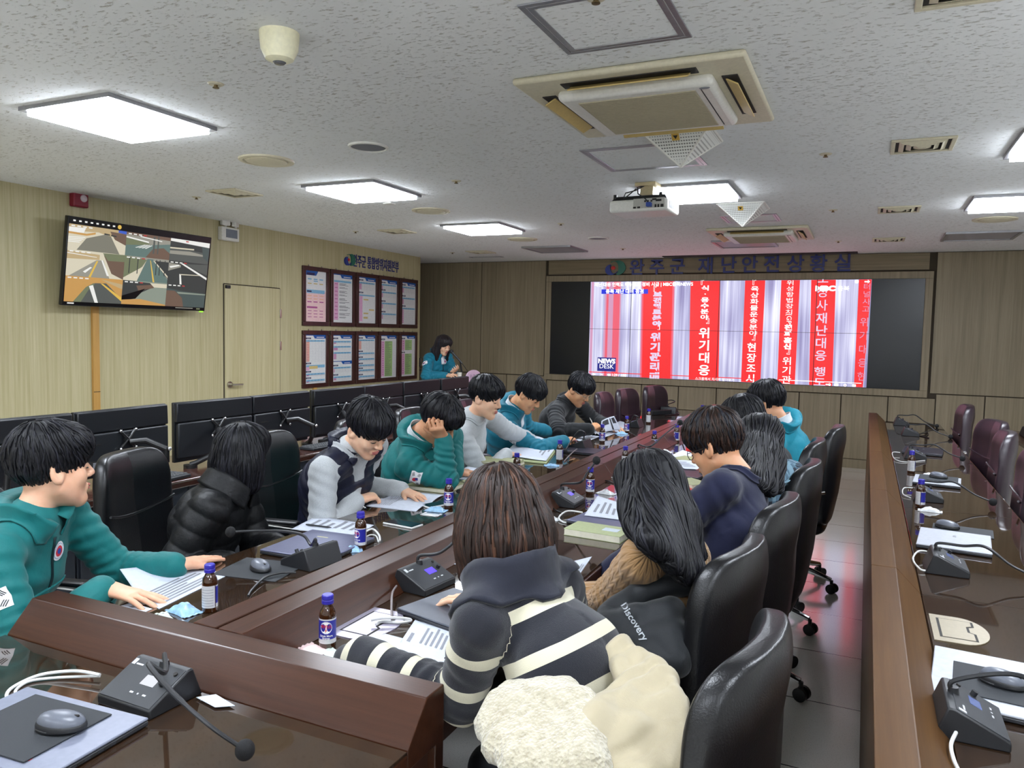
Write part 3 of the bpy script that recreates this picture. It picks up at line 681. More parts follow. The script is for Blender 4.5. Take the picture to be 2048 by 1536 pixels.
# ------------------------------------------------------------------ video wall
W_, H_ = SX1-SX0, SZ1-SZ0
t = thing('video_wall', 'large video wall of eight tiles showing a news video of red banners', 'video wall', ((SX0+SX1)/2, YF, (SZ0+SZ1)/2))
b = MB()
scr_blk = mat('screen_black', (11, 14, 20), 0.30)
for i in range(4):
    for j in range(2):
        x0 = -W_/2+i*W_/4; z0 = -H_/2+j*H_/2
        MB().bb((x0+0.002, -0.03, z0+0.002), (x0+W_/4-0.002, 0.01, z0+H_/2-0.002)).build('display_panel', scr_blk, t, smooth=False)
def curtain_mat():
    mt, nt, b = _new('screen_curtain')
    v = noise(nt, coords(nt, (16, 1, 0.35)), 1.0, 3, 0.6); v2 = noise(nt, coords(nt, (2.2, 1, 1.1)), 1.0, 1)
    f = mth(nt, 'ADD', mth(nt, 'MULTIPLY', v, 0.6), mth(nt, 'MULTIPLY', v2, 0.45))
    c = ramp(nt, f, [(0.38, S((120, 112, 160))), (0.52, S((170, 168, 202))), (0.68, S((222, 222, 240)))])
    b.inputs['Base Color'].default_value = (0.02, 0.02, 0.02, 1); b.inputs['Roughness'].default_value = 0.3
    nt.links.new(c, b.inputs['Emission Color']); b.inputs['Emission Strength'].default_value = SCREEN_POWER
    return mt
def se(n, c, k=1.0): return emitter('screen_'+n, c, SCREEN_POWER*k)
VM = [curtain_mat(), se('red', (224, 24, 28)), se('white', (255, 255, 255), 1.1), se('blue', (20, 40, 200)), se('navy', (24, 26, 120)), se('softred', (214, 84, 104)), se('pink', (190, 138, 170)), scr_blk, se('pale', (206, 190, 216)), se('darkred', (196, 30, 36))]
M = frame_m((0, -0.0305, 0), (1, 0, 0), (0, 0, 1), (0, -1, 0)); B = Board(M, W_, H_)
def U(px, py=660): return (at_y(px, py, YF).x-SX0)/W_
def cu(x): return 1050+x/2.4094          # from the enlarged crop
u0, u1 = U(1180.5), U(1738.5)
B.rect(u0, 0.005, u1, 0.995, 0)
def stripe(a, b_, c, d, mi): B.poly([(U(cu(a)), .006), (U(cu(b_)), .006), (U(cu(d)), .994), (U(cu(c)), .994)], mi)
stripe(318, 330, 318, 330, 6); stripe(385, 462, 380, 462, 6); stripe(392, 402, 390, 402, 5); stripe(425, 456, 425, 456, 5)
stripe(556, 718, 562, 722, 6); stripe(560, 714, 566, 718, 5); stripe(567, 706, 573, 710, 1)
stripe(792, 934, 800, 944, 1); stripe(1053, 1149, 1053, 1146, 1); stripe(1226, 1315, 1228, 1313, 1); stripe(1369, 1487, 1382, 1494, 1); stripe(1597, 1658, 1599, 1642, 1)
def vtext(s_, xc, ys, size, mi=2, bold=0.004, sx=1.0, dx=0.0):
    n = len(s_); w_ = size; size = min(size, 0.92*H_*(ys[1]-ys[0])/max(1, n-1)); sx = sx*min(1.7, w_/size)
    for i, ch in enumerate(s_):
        f = i/max(1, n-1); y = ys[0]+(ys[1]-ys[0])*f
        if ch == ' ': continue
        rot = -PI/2 if ch in '(' else 0
        B.text(ch, U(cu(xc+dx*f)), y, size, mi, sx, bold=bold, rot=rot)
vtext('보건의료분야', 636, (.14, .44), .135, 8, 0.006); vtext('위기관리매', 634, (.58, .985), .165, 8, 0.006)
vtext('식·용수분야', 864, (.08, .37), .135, 2, 0.002); vtext('위기대응', 868, (.53, .90), .175, 2, 0.003, dx=4)
vtext('육상화물운송분야', 1101, (.09, .52), .118, 2, 0.001); vtext('현장조시', 1098, (.66, .965), .135, 2, 0.002)
vtext('위성항법장치', 1270, (.035, .31), .108, 2, 0.0); B.text('(GPS', U(cu(1270)), .385, .085, 2, 1.0, rot=-PI/2); vtext('전파혼신', 1270, (.46, .64), .105, 2); vtext('위기관', 1271, (.78, .96), .135, 2, 0.001)
vtext('도정사', 1425, (.0, .25), .15, 8, 0.001, dx=1); vtext('재난대응', 1428, (.37, .72), .16, 8, 0.002, dx=3); vtext('행도', 1432, (.87, .97), .16, 8, 0.002)
vtext('터널사고', 1638, (.075, .28), .10, 6, 0.0); vtext('위기대응현', 1634, (.4, .9), .12, 6, 0.0)
for px, v, ch in ((838, .035, '『'), (893, .40, '』'), (1085, .04, '『'), (1117, .555, '』'), (1287, .68, '』'), (658, .47, '」'), (612, .10, '『')): B.text(ch, U(cu(px)), v, .11, 2)
B.text('재난 대응 인력도 매뉴얼도 정비 시급 | MBC충북NEWS', U(cu(332)), .038, .062, 2, 1.0, 'LEFT', 0.0015)
B.rect(U(cu(367)), .085, U(cu(590)), .132, 3); B.text('충북 재난 대비 점검', U(cu(478)), .109, .068, 2, 1.0, bold=0.002)
B.text('MBC', U(cu(1438)), .088, .085, 2, 1.35, bold=0.006); B.text('충북', U(cu(1525)), .09, .07, 2, 1.1, bold=0.0)
B.rect(U(cu(357)), .80, U(cu(446)), .945, 4); B.text('NEWS', U(cu(401)), .84, .088, 2, 1.05, bold=0.004); B.text('DESK', U(cu(401)), .895, .088, 2, 1.05)
B.rect(u0+.002, .955, U(cu(1235)), .963, 1); B.rect(U(cu(1235)), .955, u1-.012, .961, 2)
ic = .982
B.poly([(U(cu(337)), ic-.014), (U(cu(337)), ic+.014), (U(cu(350)), ic)], 2); B.poly([(U(cu(374)), ic-.01), (U(cu(374)), ic+.01), (U(cu(382)), ic)], 2); B.rect(U(cu(383)), ic-.01, U(cu(385)), ic+.01, 2)
B.poly([(U(cu(404)), ic), (U(cu(415)), ic-.014), (U(cu(415)), ic+.014)], 2); B.disc(U(cu(419)), ic, .012, 2); B.text('1:29 / 1:58', U(cu(462)), ic, .05, 2, 1.0, bold=0.001)
B.text('스크롤해서 자세히 알아보기', U(cu(925)), ic, .045, 2, 1.0)
B.rect(U(cu(1462)), ic-.006, U(cu(1484)), ic+.006, 2); B.disc(U(cu(1481)), ic, .016, 2); B.rect(U(cu(1503)), ic-.012, U(cu(1524)), ic+.01, 2); B.disc(U(cu(1556)), ic, .018, 2); B.disc(U(cu(1556)), ic, .008, 6); B.rect(U(cu(1590)), ic-.012, U(cu(1608)), ic+.01, 2)
B.disc(U(cu(1587)), .025, .022, 2); B.rect(U(cu(1586)), .012, U(cu(1588)), .027, 6); B.poly([(U(cu(1640)), .008), (U(cu(1651)), .026), (U(cu(1640)), .042)], 2); B.rect(U(cu(1624)), .02, U(cu(1642)), .032, 2)
for k in (1, 2, 3): B.rect(k/4-.0008, 0, k/4+.0008, 1, 7)
B.rect(0, .4985, 1, .5015, 7)
B.b.build('picture', VM, t, smooth=False)
# ------------------------------------------------------------------ conference desks
mahog = wood('mahogany_top', (47, 24, 14), (66, 37, 23), (50, 1.6, 50), 0.30, coat=0.05, spec=.22)
mahog_x = wood('mahogany_near', (46, 23, 13), (64, 36, 22), (1.6, 50, 50), 0.30, coat=0.08, spec=.28)
mahog_r = wood('mahogany_right', (74, 49, 26), (92, 65, 37), (50, 1.6, 50), 0.42, coat=0.0, spec=.12)
mahog_b = wood('mahogany_panel', (50, 28, 19), (66, 40, 27), (40, 40, 1.4), 0.32, coat=0.3)
def glass_mat():
    mt, nt, b = _new('desk_glass')
    v = noise(nt, coords(nt, (18, 1.2, 18)), 1.0, 4)
    nt.links.new(ramp(nt, v, [(0.35, S((40, 28, 19))), (0.65, S((54, 38, 25)))]), b.inputs['Base Color'])
    b.inputs['Roughness'].default_value = 0.04; b.inputs['IOR'].default_value = 1.52
    b.inputs['Coat Weight'].default_value = 0.6; b.inputs['Coat Roughness'].default_value = 0.02
    return mt
m_glass = glass_mat()
def desk(name_label, x_back, x_top, x_slope, x_edge, y0, y1, m_top, grp, axis='y', ends=True):
    """raised ridge (back..top..slope) and a glass covered worktop; axis y: runs along Y, user side towards x_edge"""
    if axis == 'y': t = thing('conference_desk', name_label, 'desk', ((x_back+x_edge)/2, (y0+y1)/2, 0), 0, grp)
    else: t = thing('conference_desk', name_label, 'desk', ((y0+y1)/2, (x_back+x_edge)/2, 0), 0, grp)
    s = 1 if x_edge > x_back else -1
    ax = 'y' if axis == 'y' else 'x'
    g = 0.0012
    a, c = y0+g, y1-g
    ridge = [(x_back, 0.0), (x_back, ZT), (x_top, ZT), (x_slope, ZD), (x_slope, ZD-0.045), (x_back+s*0.035, ZD-0.045), (x_back+s*0.035, 0.0)]
    if s < 0: ridge = ridge[::-1]
    def pm(poly): return MB().prism(poly, ax, a, c)
    pm(ridge).build('ridge', m_top, t, world=True, smooth=False, bevel=0.003)
    top = [(x_slope, ZD-0.045), (x_slope, ZD-0.008), (x_edge, ZD-0.008), (x_edge, ZD-0.045)]
    pm(top[::-s] if s < 0 else top).build('desk_top', m_top, t, world=True, smooth=False, bevel=0.004)
    gl = [(x_slope+s*0.004, ZD-0.0075), (x_slope+s*0.004, ZD), (x_edge-s*0.01, ZD), (x_edge-s*0.01, ZD-0.0075)]
    pm(gl).build('glass_top', m_glass, t, world=True, smooth=False, bevel=0.0012)
    if ends:
        for yy in (y0+0.02, y1-0.05):
            poly = [(x_back+s*0.036, 0), (x_back+s*0.036, ZD-0.046), (x_edge-s*0.06, ZD-0.046), (x_edge-s*0.06, 0)]
            MB().prism(poly, ax, yy, yy+0.03).build('side_panel', mahog_b, t, world=True, smooth=False, bevel=0.002)
    return t
YS = [1.44, 2.90, 4.39, 5.88, 7.37, 8.90]
nm_l = ['nearest', 'second', 'third', 'fourth', 'farthest']
for i in range(5):
    desk('%s of the five desk sections in front of the row of people facing right' % nm_l[i], -1.498, -1.576, -1.65, -2.15, YS[i], YS[i+1], mahog, 'desk sections on the left side of the centre ridge')
for i in range(5):
    desk('%s of the five desk sections in front of the people seen from behind' % nm_l[i], -1.490, -1.408, -1.343, -0.86, YS[i], YS[i+1], mahog, 'desk sections on the right side of the centre ridge')
YR = [-0.06, 1.42, 2.90, 4.39, 5.88, 7.37, 8.98]
nm_r = ['section beside the photographer', 'nearest visible section', 'second section', 'third section', 'fourth section', 'farthest section']
for i in range(6):
    desk('empty right-hand desk, %s along the aisle' % nm_r[i], 0.048, 0.126, 0.204, 0.725, YR[i], YR[i+1], mahog_r, 'desk sections along the right of the aisle')
near = desk('desk across the bottom left corner, holding laptop and microphone', 1.437, 1.362, 1.290, 0.77, -2.115, -0.812, mahog_x, 'desk sections across the near end', axis='x')
# flush cable outlets in the desk tops
def outlet(x, y, rz, m_pl, label):
    t = thing('cable_outlet', label, 'cable outlet', (x, y, ZD), rz, 'flush cable outlets')
    pts = []
    for i in range(17): a = PI*i/16; pts.append((0.055+0.075*math.sin(a), -0.115*math.cos(a)))
    pts = [(-0.02, -0.115)]+pts+[(-0.02, 0.115)]
    b = MB(); b.prism(pts, 'z', 0.0005, 0.003); b.build('plate', m_pl, t, smooth=False)
    b = MB(); b.prism([(-0.003, -0.082), (0.095, -0.082), (0.095, -0.02), (0.08, -0.01), (0.08, 0.03), (0.095, 0.04), (0.095, 0.085), (-0.003, 0.085)], 'z', 0.003, 0.0033); b.build('gap', dark_pl, t, smooth=False)
    b = MB(); b.prism([(0.004, -0.078), (0.088, -0.078), (0.088, -0.024), (0.073, -0.014), (0.073, 0.034), (0.088, 0.044), (0.088, 0.08), (0.004, 0.08)], 'z', 0.0033, 0.0042); b.build('flap', m_pl, t, smooth=False)
pl_lav = mat('outlet_satin', (168, 162, 178), 0.3, 0.4); pl_be = mat('outlet_beige', (138, 126, 102), 0.4, 0.2)
p = at_z(715, 1243, ZD); outlet(p.x+0.0, p.y, 0, pl_lav, 'satin cable outlet in the desk between the front bottle and the grey laptop')
p = at_z(1893, 1258, ZD); outlet(p.x-0.02, p.y, 0, pl_be, 'beige cable outlet set in the right-hand desk')

# ------------------------------------------------------------------ operator counter on the left
con_w = wood('counter_wood', (58, 32, 26), (80, 48, 38), (50, 1.6, 50), 0.18, coat=0.6)
con_g = mat('console_grey', (46, 51, 60), 0.42, nz=(500, 0.06, 0.0003)); con_d = mat('console_gap', (24, 26, 30), 0.7)
lab_b = mat('label_blue', (32, 40, 120), 0.4)
CX = -3.415
t = thing('counter_top', 'long dark wooden counter top carrying the row of monitors', 'counter', (CX-0.4, 3.7, ZD))
b = MB(); b.bb((CX-0.72, 0.4, ZD-0.045), (CX, 7.25, ZD)); b.build('worktop', con_w, t, world=True, bevel=0.008)
b = MB(); b.bb((CX-0.001, 0.4, ZD-0.012), (CX+0.003, 7.25, ZD-0.006)); b.build('edge_strip', mat('edge_shine', (150, 130, 120), 0.15, 0.6), t, world=True, smooth=False)  # pale strip painted in for the highlight along the worktop edge
cyl_y = [0.4+0.685*i for i in range(11)]
clab = ['first', 'second', 'third', 'fourth', 'fifth', 'sixth', 'seventh', 'eighth', 'ninth', 'tenth']
for i in range(10):
    y0, y1 = cyl_y[i]+0.003, cyl_y[i+1]-0.003; xf = CX-0.05
    t = thing('console_cabinet', 'grey metal console cabinet under the monitor counter, %s from the near end' % clab[i], 'cabinet', (xf, (y0+y1)/2, 0), 0, 'console cabinets under the counter')
    MB().bb((xf-0.6, y0, 0.0), (xf, y1, ZD-0.046)).build('body', con_g, t, world=True, bevel=0.004)
    dr = MB().bb((xf, y0+0.012, 0.08), (xf+0.012, y1-0.012, 0.62)).build('door', con_g, t, world=True, bevel=0.003)
    b = MB(); yc = y0+0.10 if i % 2 else y1-0.10
    b.bb((xf+0.012, yc-0.022, 0.52), (xf+0.0135, yc+0.022, 0.615)); b.build('label', lab_b, dr, world=True, smooth=False)
    b = MB()
    for r in range(6):
        for c in range(9):
            yy = y0+0.15+c*0.042+(0.02 if r % 2 else 0); zz = 0.46-r*0.033
            b.bb((xf+0.0118, yy, zz), (xf+0.0128, yy+0.024, zz+0.014))
    b.build('vent_slots', con_d, dr, world=True, smooth=False)
# monitors, seen from behind
mon_m = mat('monitor_back', (21, 23, 28), 0.38, nz=(700, 0.08, 0.0002)); mon_l = mat('monitor_lower', (25, 28, 33), 0.42, nz=(700, 0.08, 0.0002))
def monitor(y, rz, label, port):
    t = thing('monitor', label, 'monitor', (-3.72, y, ZD), rz, 'monitors on the counter seen from behind')
    b = MB(); b.box((-0.012, 0, 0.215), (0.024, 0.602, 0.362)); b.build('panel', mon_m, t, bevel=0.004)
    b = MB(); b.box((0.005, 0, 0.335), (0.034, 0.598, 0.115), taper=0.985); b.build('upper_back', mon_m, t, bevel=0.006)
    b = MB(); b.box((0.012, 0.0, 0.165), (0.032, 0.585, 0.215)); bk = b.build('lower_back', mon_l, t, bevel=0.008)
    b = MB(); s = port
    b.box((0.0285, -0.17*s, 0.095), (0.002, 0.16, 0.07)); b.box((0.0285, -0.2*s, 0.215), (0.002, 0.07, 0.006)); b.build('port_recess', dark_pl, bk, smooth=False)
    MB().box((0.03, -0.2*s, 0.092), (0.004, 0.035, 0.06)).build('power_port', gray_pl, bk, smooth=False)
    MB().box((-0.0245, 0, 0.215), (0.002, 0.585, 0.335)).build('screen', mat('monitor_screen', (12, 13, 16), 0.12), t, smooth=False)
    b = MB(); b.box((0.036, 0.0, 0.225), (0.012, 0.05, 0.05))
    for sy in (-1, 1):
        for sz in (-1, 1): b.tube([(0.04, 0, 0.225), (0.034, sy*0.05, 0.225+sz*0.05)], 0.008, 8)
    ms = b.build('vesa_mount', black_pl, t)
    for sy in (-1, 1):
        for sz in (-1, 1): MB().ell((0.040, sy*0.05, 0.225+sz*0.05), 0.0085, None, 12, 8).build('mount_screw', chrome, ms)
    # gas arm: pivot on the counter, knuckle, upper arm
    d = 0.24*s
    b = MB(); b.tube([(0.05, 0, 0.21), (0.10, d*0.25, 0.215), (0.19, d*0.5, 0.165)], [0.015, 0.017, 0.016], 10); b.build('upper_arm', black_pl, t)
    b = MB(); b.tube([(0.19, d*0.5, 0.17), (0.185, d*0.52, 0.09)], 0.016, 12); b.tube([(0.185, d*0.5, 0.10), (0.08, d*0.9, 0.03), (0.055, d*0.95, 0.02)], [0.014, 0.016, 0.018], 10); b.cyl((0.05, d*0.95, 0.0005), (0.05, d*0.95, 0.02), 0.04); b.build('lower_arm', black_pl, t)
    MB().ell((0.212, d*0.5, 0.168), 0.012, None, 12, 8).build('joint_cap', chrome, t)
    b = MB(); b.tube([(0.03, -0.14*s, 0.09), (0.06, -0.13*s, 0.05), (0.07, -0.11*s, 0.008)], 0.004, 6); b.tube([(0.03, -0.2*s, 0.085), (0.05, -0.21*s, 0.04), (0.04, -0.2*s, 0.008)], 0.004, 6); b.build('cable', mat('grey_cable', (96, 98, 104), 0.5), t)
    return t
my = [1.70, 2.31, 2.925, 3.58, 4.185, 4.83, 5.43, 6.045, 6.675]
mrz = [4, -3, 3, -2, 2, -2, 2, -2, 2]
ml = ['monitor at the left edge of the photo, its arm hidden by a head', 'monitor behind the nearest man in a teal jacket', 'monitor with an arm and keyboard beside it, second pair of the counter', 'monitor behind the woman in a black puffer jacket', 'monitor with raised arm below the door',
      'monitor behind the man in the navy vest, first under the notices', 'monitor left of the head resting on a hand, under the notices', 'monitor above the head resting on a hand', 'farthest monitor of the counter, next to the lectern']
for i in range(9): monitor(my[i], R_(mrz[i]), ml[i], -1 if i % 2 else 1)
# keyboards on the counter
key_m = mat('keyboard_dark', (42, 44, 48), 0.5); keyc = mat('keycap_grey', (96, 98, 100), 0.5)
def keyboard(x, y, rz, label):
    t = thing('keyboard', label, 'keyboard', (x, y, ZD), rz, 'keyboards on the monitor counter')
    b = MB(); b.box((0, 0, 0.010), (0.14, 0.43, 0.018)); b.build('case', key_m, t, bevel=0.004)
    b = MB()
    for r in range(5):
        for c in range(20): b.box((-0.05+r*0.024, -0.195+c*0.0205, 0.0225), (0.017, 0.016, 0.008), taper=0.8)
    b.build('keys', keyc, t, smooth=False)
keyboard(-3.50, 2.93, R_(6), 'dark keyboard on the counter below the second pair of monitors')
keyboard(-3.52, 4.45, R_(-4), 'dark keyboard on the counter behind the vest wearer\'s chair')
keyboard(-3.52, 6.2, R_(3), 'dark keyboard at the far part of the monitor counter')

# ------------------------------------------------------------------ chairs
leather = mat('black_leather', (15, 15, 18), 0.30, nz=(260, 0.12, 0.0006), spec=0.45)
leather_refl = mat('leather_red_reflection', (40, 27, 36), 0.32, nz=(260, 0.12, 0.0006), spec=0.6)  # black leather with the screen's red reflection put into its colour
def chair(x, y, rz, label, group, lm=None, tilt=8, armh=True, zback=1.07):
    """rz: direction the sitter faces is local +X rotated by rz"""
    lm = lm or leather
    t = thing('office_chair', label, 'chair', (x, y, 0), rz, group)
    hs = 0.47
    b = MB()
    def seatf(u, v):
        a = 2*PI*u; rr = abs(math.cos(a))**4+abs(math.sin(a))**4; k = rr**-0.25
        q = math.sin(PI*v); zz = -math.cos(PI*v)
        return (0.02+0.255*k*math.cos(a)*q**0.45, 0.26*k*math.sin(a)*q**0.45, hs-0.05+0.05*zz+0.015*math.cos(a)*q)
    b.grid(seatf, 36, 12); b.build('seat', lm, t, angle=180)
    # back: padded slab following an S profile, rounded top
    H = zback-0.47
    def prof(v):   # (x, z) of the middle of the slab
        z = 0.44+v*(H+0.03); xx = -0.22-0.02*math.sin(v*PI*1.2)-math.tan(R_(tilt))*v*H+0.02*math.sin(v*PI)
        return xx, z
    def sg(x, p): return math.copysign(abs(x)**p, x)
    def backf(u, v):
        ph = 2*PI*u; th = -PI/2+PI*v; r = abs(math.cos(th))**0.32; cz = sg(math.sin(th), 0.42); w_ = (cz+1)/2
        ta, bb = r*sg(math.cos(ph), 0.55), r*sg(math.sin(ph), 0.32)
        xx, z = prof(w_)
        thk = 0.046*(1-0.30*w_)+0.012*math.exp(-((w_-0.86)/0.14)**2)+0.010*math.exp(-((w_-0.42)/0.16)**2)
        wd = 0.236+0.022*math.sin(w_*PI)
        return (xx+thk*ta+0.06*bb*bb*(0.35+0.65*w_), wd*bb, z)
    b = MB(); b.grid(backf, 44, 34); bk = b.build('backrest', lm, t, angle=180)
    b = MB()   # stitched roll round the upper edge and lumbar seam
    pts = []
    for i in range(25):
        v = 0.62; q = -1+2*i/24; xx, z = prof(v); pts.append((xx+0.050+0.06*q*q*(0.35+0.65*v)-0.010*abs(q)**6, 0.236*q, z-0.035*(1-q*q)))
    b.tube(pts, 0.006, 6); b.build('seam', lm, bk)
    for s in (-1, 1):
        b = MB(); b.tube([(-0.24, s*0.275, 0.68), (-0.20, s*0.285, 0.67), (0.12, s*0.285, 0.655), (0.17, s*0.285, 0.63), (0.17, s*0.285, 0.50), (0.12, s*0.26, 0.43)], [0.012, 0.014, 0.014, 0.014, 0.013, 0.012], 10); a = b.build('armrest', chrome, t)
        b = MB(); b.box((-0.03, s*0.285, 0.675), (0.27, 0.05, 0.024)); b.build('arm_pad', lm, a, bevel=0.01, seg=3)
    b = MB(); b.cyl((0, 0, 0.10), (0, 0, 0.40), 0.028, 0.024); b.cyl((0, 0, 0.35), (0, 0, 0.43), 0.06, 0.10); b.build('gas_lift', black_pl, t)
    for k in range(5):
        a = 2*PI*k/5+0.3; c, s = math.cos(a), math.sin(a)
        b = MB(); b.tube([(0.03*c, 0.03*s, 0.125), (0.18*c, 0.18*s, 0.11), (0.30*c, 0.30*s, 0.085)], [0.026, 0.02, 0.014], 10); lg = b.build('leg', chrome, t)
        b = MB()
        for q in (-1, 1): b.cyl((0.31*c-s*0.010*q, 0.31*s+c*0.010*q, 0.031), (0.31*c-s*0.028*q, 0.31*s+c*0.028*q, 0.031), 0.031, n=18)
        b.cyl((0.305*c, 0.305*s, 0.05), (0.305*c, 0.305*s, 0.085), 0.01); b.build('caster', black_pl, lg)
    return t
gR = 'black leather chairs along the aisle'; gL = 'leather chairs of the row facing the aisle'
F = PI
ch0 = chair(-0.43, 1.52, F-R_(6), 'black leather chair with the white fleece coat hung over it', gR)
def put(x, y, rz, label, group, src=None): return clone(src or ch0, (x, y, 0), rz, label, group)
put(-0.55, 2.16, F-R_(8), 'black leather chair of the woman in the camel cable sweater', gR)
put(-0.51, 2.84, F-R_(6), 'black leather chair behind the man in the dark navy sweater', gR)
put(-0.48, 3.72, F-R_(4), 'black leather chair behind the woman in a plaid shirt', gR)
put(-0.50, 4.55, F-R_(2), 'black leather chair of the woman with the short black bob in the right row', gR)
put(-0.42, 5.35, F-R_(3), 'black leather chair behind the man in the bright teal jacket', gR)
put(-2.52, 1.56, R_(16), 'dark leather chair of the nearest man in a teal jacket', gL)
put(-2.70, 2.42, R_(18), 'black leather chair of the woman in the black puffer jacket', gL)
put(-2.62, 3.17, R_(10), 'black leather chair of the man in the navy quilted vest', gL)
put(-2.62, 3.92, R_(6), 'black leather chair of the man resting his head on his hand', gL)
put(-2.70, 4.68, R_(4), 'leather chair of the man in the pale grey sweatshirt', gL)
chM = chair(-2.70, 5.52, R_(5), 'black chair with painted maroon sheen between the last two men of the left row', gL, leather_refl)
put(-2.72, 6.38, R_(4), 'black chair with painted maroon sheen, of the man wearing clear glasses', gL, chM)
put(-2.02, 7.02, R_(2), 'empty reflection-tinted chair just beyond the person with clear glasses', 'empty reflection-tinted chairs at the far end', chM)
put(-1.98, 7.60, R_(-8), 'empty reflection-tinted chair seen edge-on, middle of the far three', 'empty reflection-tinted chairs at the far end', chM)
put(-1.86, 8.22, R_(-14), 'empty reflection-tinted chair at the far end of the left desk, nearest the screen', 'empty reflection-tinted chairs at the far end', chM)
rc = [(0.56, 7.80, -178, 'empty reflection-tinted chair at the far end of the right-hand desk'), (0.60, 6.35, -168, 'broad empty chair in the middle of the right-hand desk'),
      (0.56, 5.66, 178, 'empty reflection-tinted chair just in front of the broad one at the right-hand desk'), (0.56, 4.78, 176, 'empty reflection-tinted chair at the right edge, second from the camera'), (0.58, 4.16, 172, 'empty reflection-tinted chair cut off by the right edge of the photo')]
for x, y, a, lab in rc: put(x, y, R_(a), lab, 'empty reflection-tinted chairs at the right-hand desk', chM)

# ------------------------------------------------------------------ lectern
LX, LY = -4.73, 8.62
t = thing('lectern', 'wooden lectern with a pink curved front board, before the presenter', 'lectern', (LX, LY, 0), R_(-12))
lw = wood('lectern_wood', (120, 92, 60), (146, 116, 80), (30, 30, 1.4), 0.4)
b = MB(); b.box((0, 0, 0.50), (0.42, 0.50, 1.0)); b.build('body', lw, t, bevel=0.01)
b = MB(); b.box((-0.03, 0, 1.015), (0.52, 0.56, 0.03)); b.build('top', lw, t, bevel=0.008)
pts = [(-0.15, 0.90), (0.15, 0.90), (0.15, 1.04)]+[(0.15*math.cos(PI*i/14), 1.04+0.10*math.sin(PI*i/14)) for i in range(1, 14)]+[(-0.15, 1.04)]
b = MB(); b.prism(pts, 'x', 0.225, 0.245); fb = b.build('front_board', mat('lectern_pink', (206, 176, 196), 0.5), t, bevel=0.004)
M = frame_m((0.2465, 0, 1.05), (0, 1, 0), (0, 0, 1), (1, 0, 0)); b = MB(); b.text('완주군', 0.065, M, 0); b.build('lettering', mat('lectern_letters', (110, 84, 110), 0.5), fb, smooth=False)

# side table with equipment beyond the right-hand chairs
SC = at_z(2046, 880, 0.72)
t = thing('side_table', 'low dark side table with equipment behind the right-hand chairs', 'table', (SC.x+0.35, SC.y, 0))
b = MB(); b.box((0, 0, 0.70), (0.8, 1.7, 0.035)); b.build('table_top', mahog_b, t, bevel=0.004)
for sx in (-0.36, 0.36):
    for sy in (-0.8, 0.8): MB().box((sx, sy, 0.341), (0.05, 0.05, 0.683)).build('leg', mahog_b, t, bevel=0.003)
t = thing('document_tray', 'pale tray with yellow folder on the side table behind the right-hand chairs', 'tray', (SC.x+0.2, SC.y-0.2, 0.7175))
MB().box((0, 0, 0.03), (0.36, 0.3, 0.06)).build('tray', mat('tray_white', (200, 200, 196), .5), t, bevel=.006); MB().box((0, 0, 0.068), (0.33, 0.27, 0.014)).build('folder', mat('folder_yellow', (190, 150, 70), .6), t, bevel=.002)
t = thing('video_phone', 'black conference phone on the side table behind the right-hand chairs', 'phone', (SC.x+0.15, SC.y+0.35, 0.7175))
MB().box((0, 0, 0.045), (0.22, 0.3, 0.09), taper=.8).build('body', dark_pl, t, bevel=.01); MB().box((-0.03, 0, 0.105), (0.06, 0.28, 0.03)).build('handset', dark_pl, t, bevel=.012)
# ------------------------------------------------------------------ things on the desks
def amber():
    mt, nt, b = _new('amber_glass'); b.inputs['Base Color'].default_value = (*S((58, 30, 12)), 1); b.inputs['Roughness'].default_value = 0.05
    b.inputs['Coat Weight'].default_value = 0.8; b.inputs['Transmission Weight'].default_value = 0.25
    MATS['amber'] = mt; return mt
m_amber = amber(); cap_b = mat('cap_blue', (44, 38, 150), 0.35); lb_blue = mat('label_royal', (36, 40, 140), 0.35); lb_white = mat('label_silver', (206, 206, 208), 0.35, 0.2); lb_red = mat('label_red', (196, 40, 40), 0.4); lb_w = mat('label_white', (236, 234, 232), 0.4)
def cyl_text(b, txt, size, R, ang, z, mi, bold=0.0005):
    vs, fs = text_geo(txt, size, 0, bold)
    b.add([(R*math.cos(ang+x/R), R*math.sin(ang+x/R), z+y) for x, y, _ in vs], fs, mi)
def shell(b, R, a0, a1, z0, z1, mi, n=24):
    b.grid(lambda u, v: (R*math.cos(a0+(a1-a0)*u), R*math.sin(a0+(a1-a0)*u), z0+(z1-z0)*v), n, 1, mi)
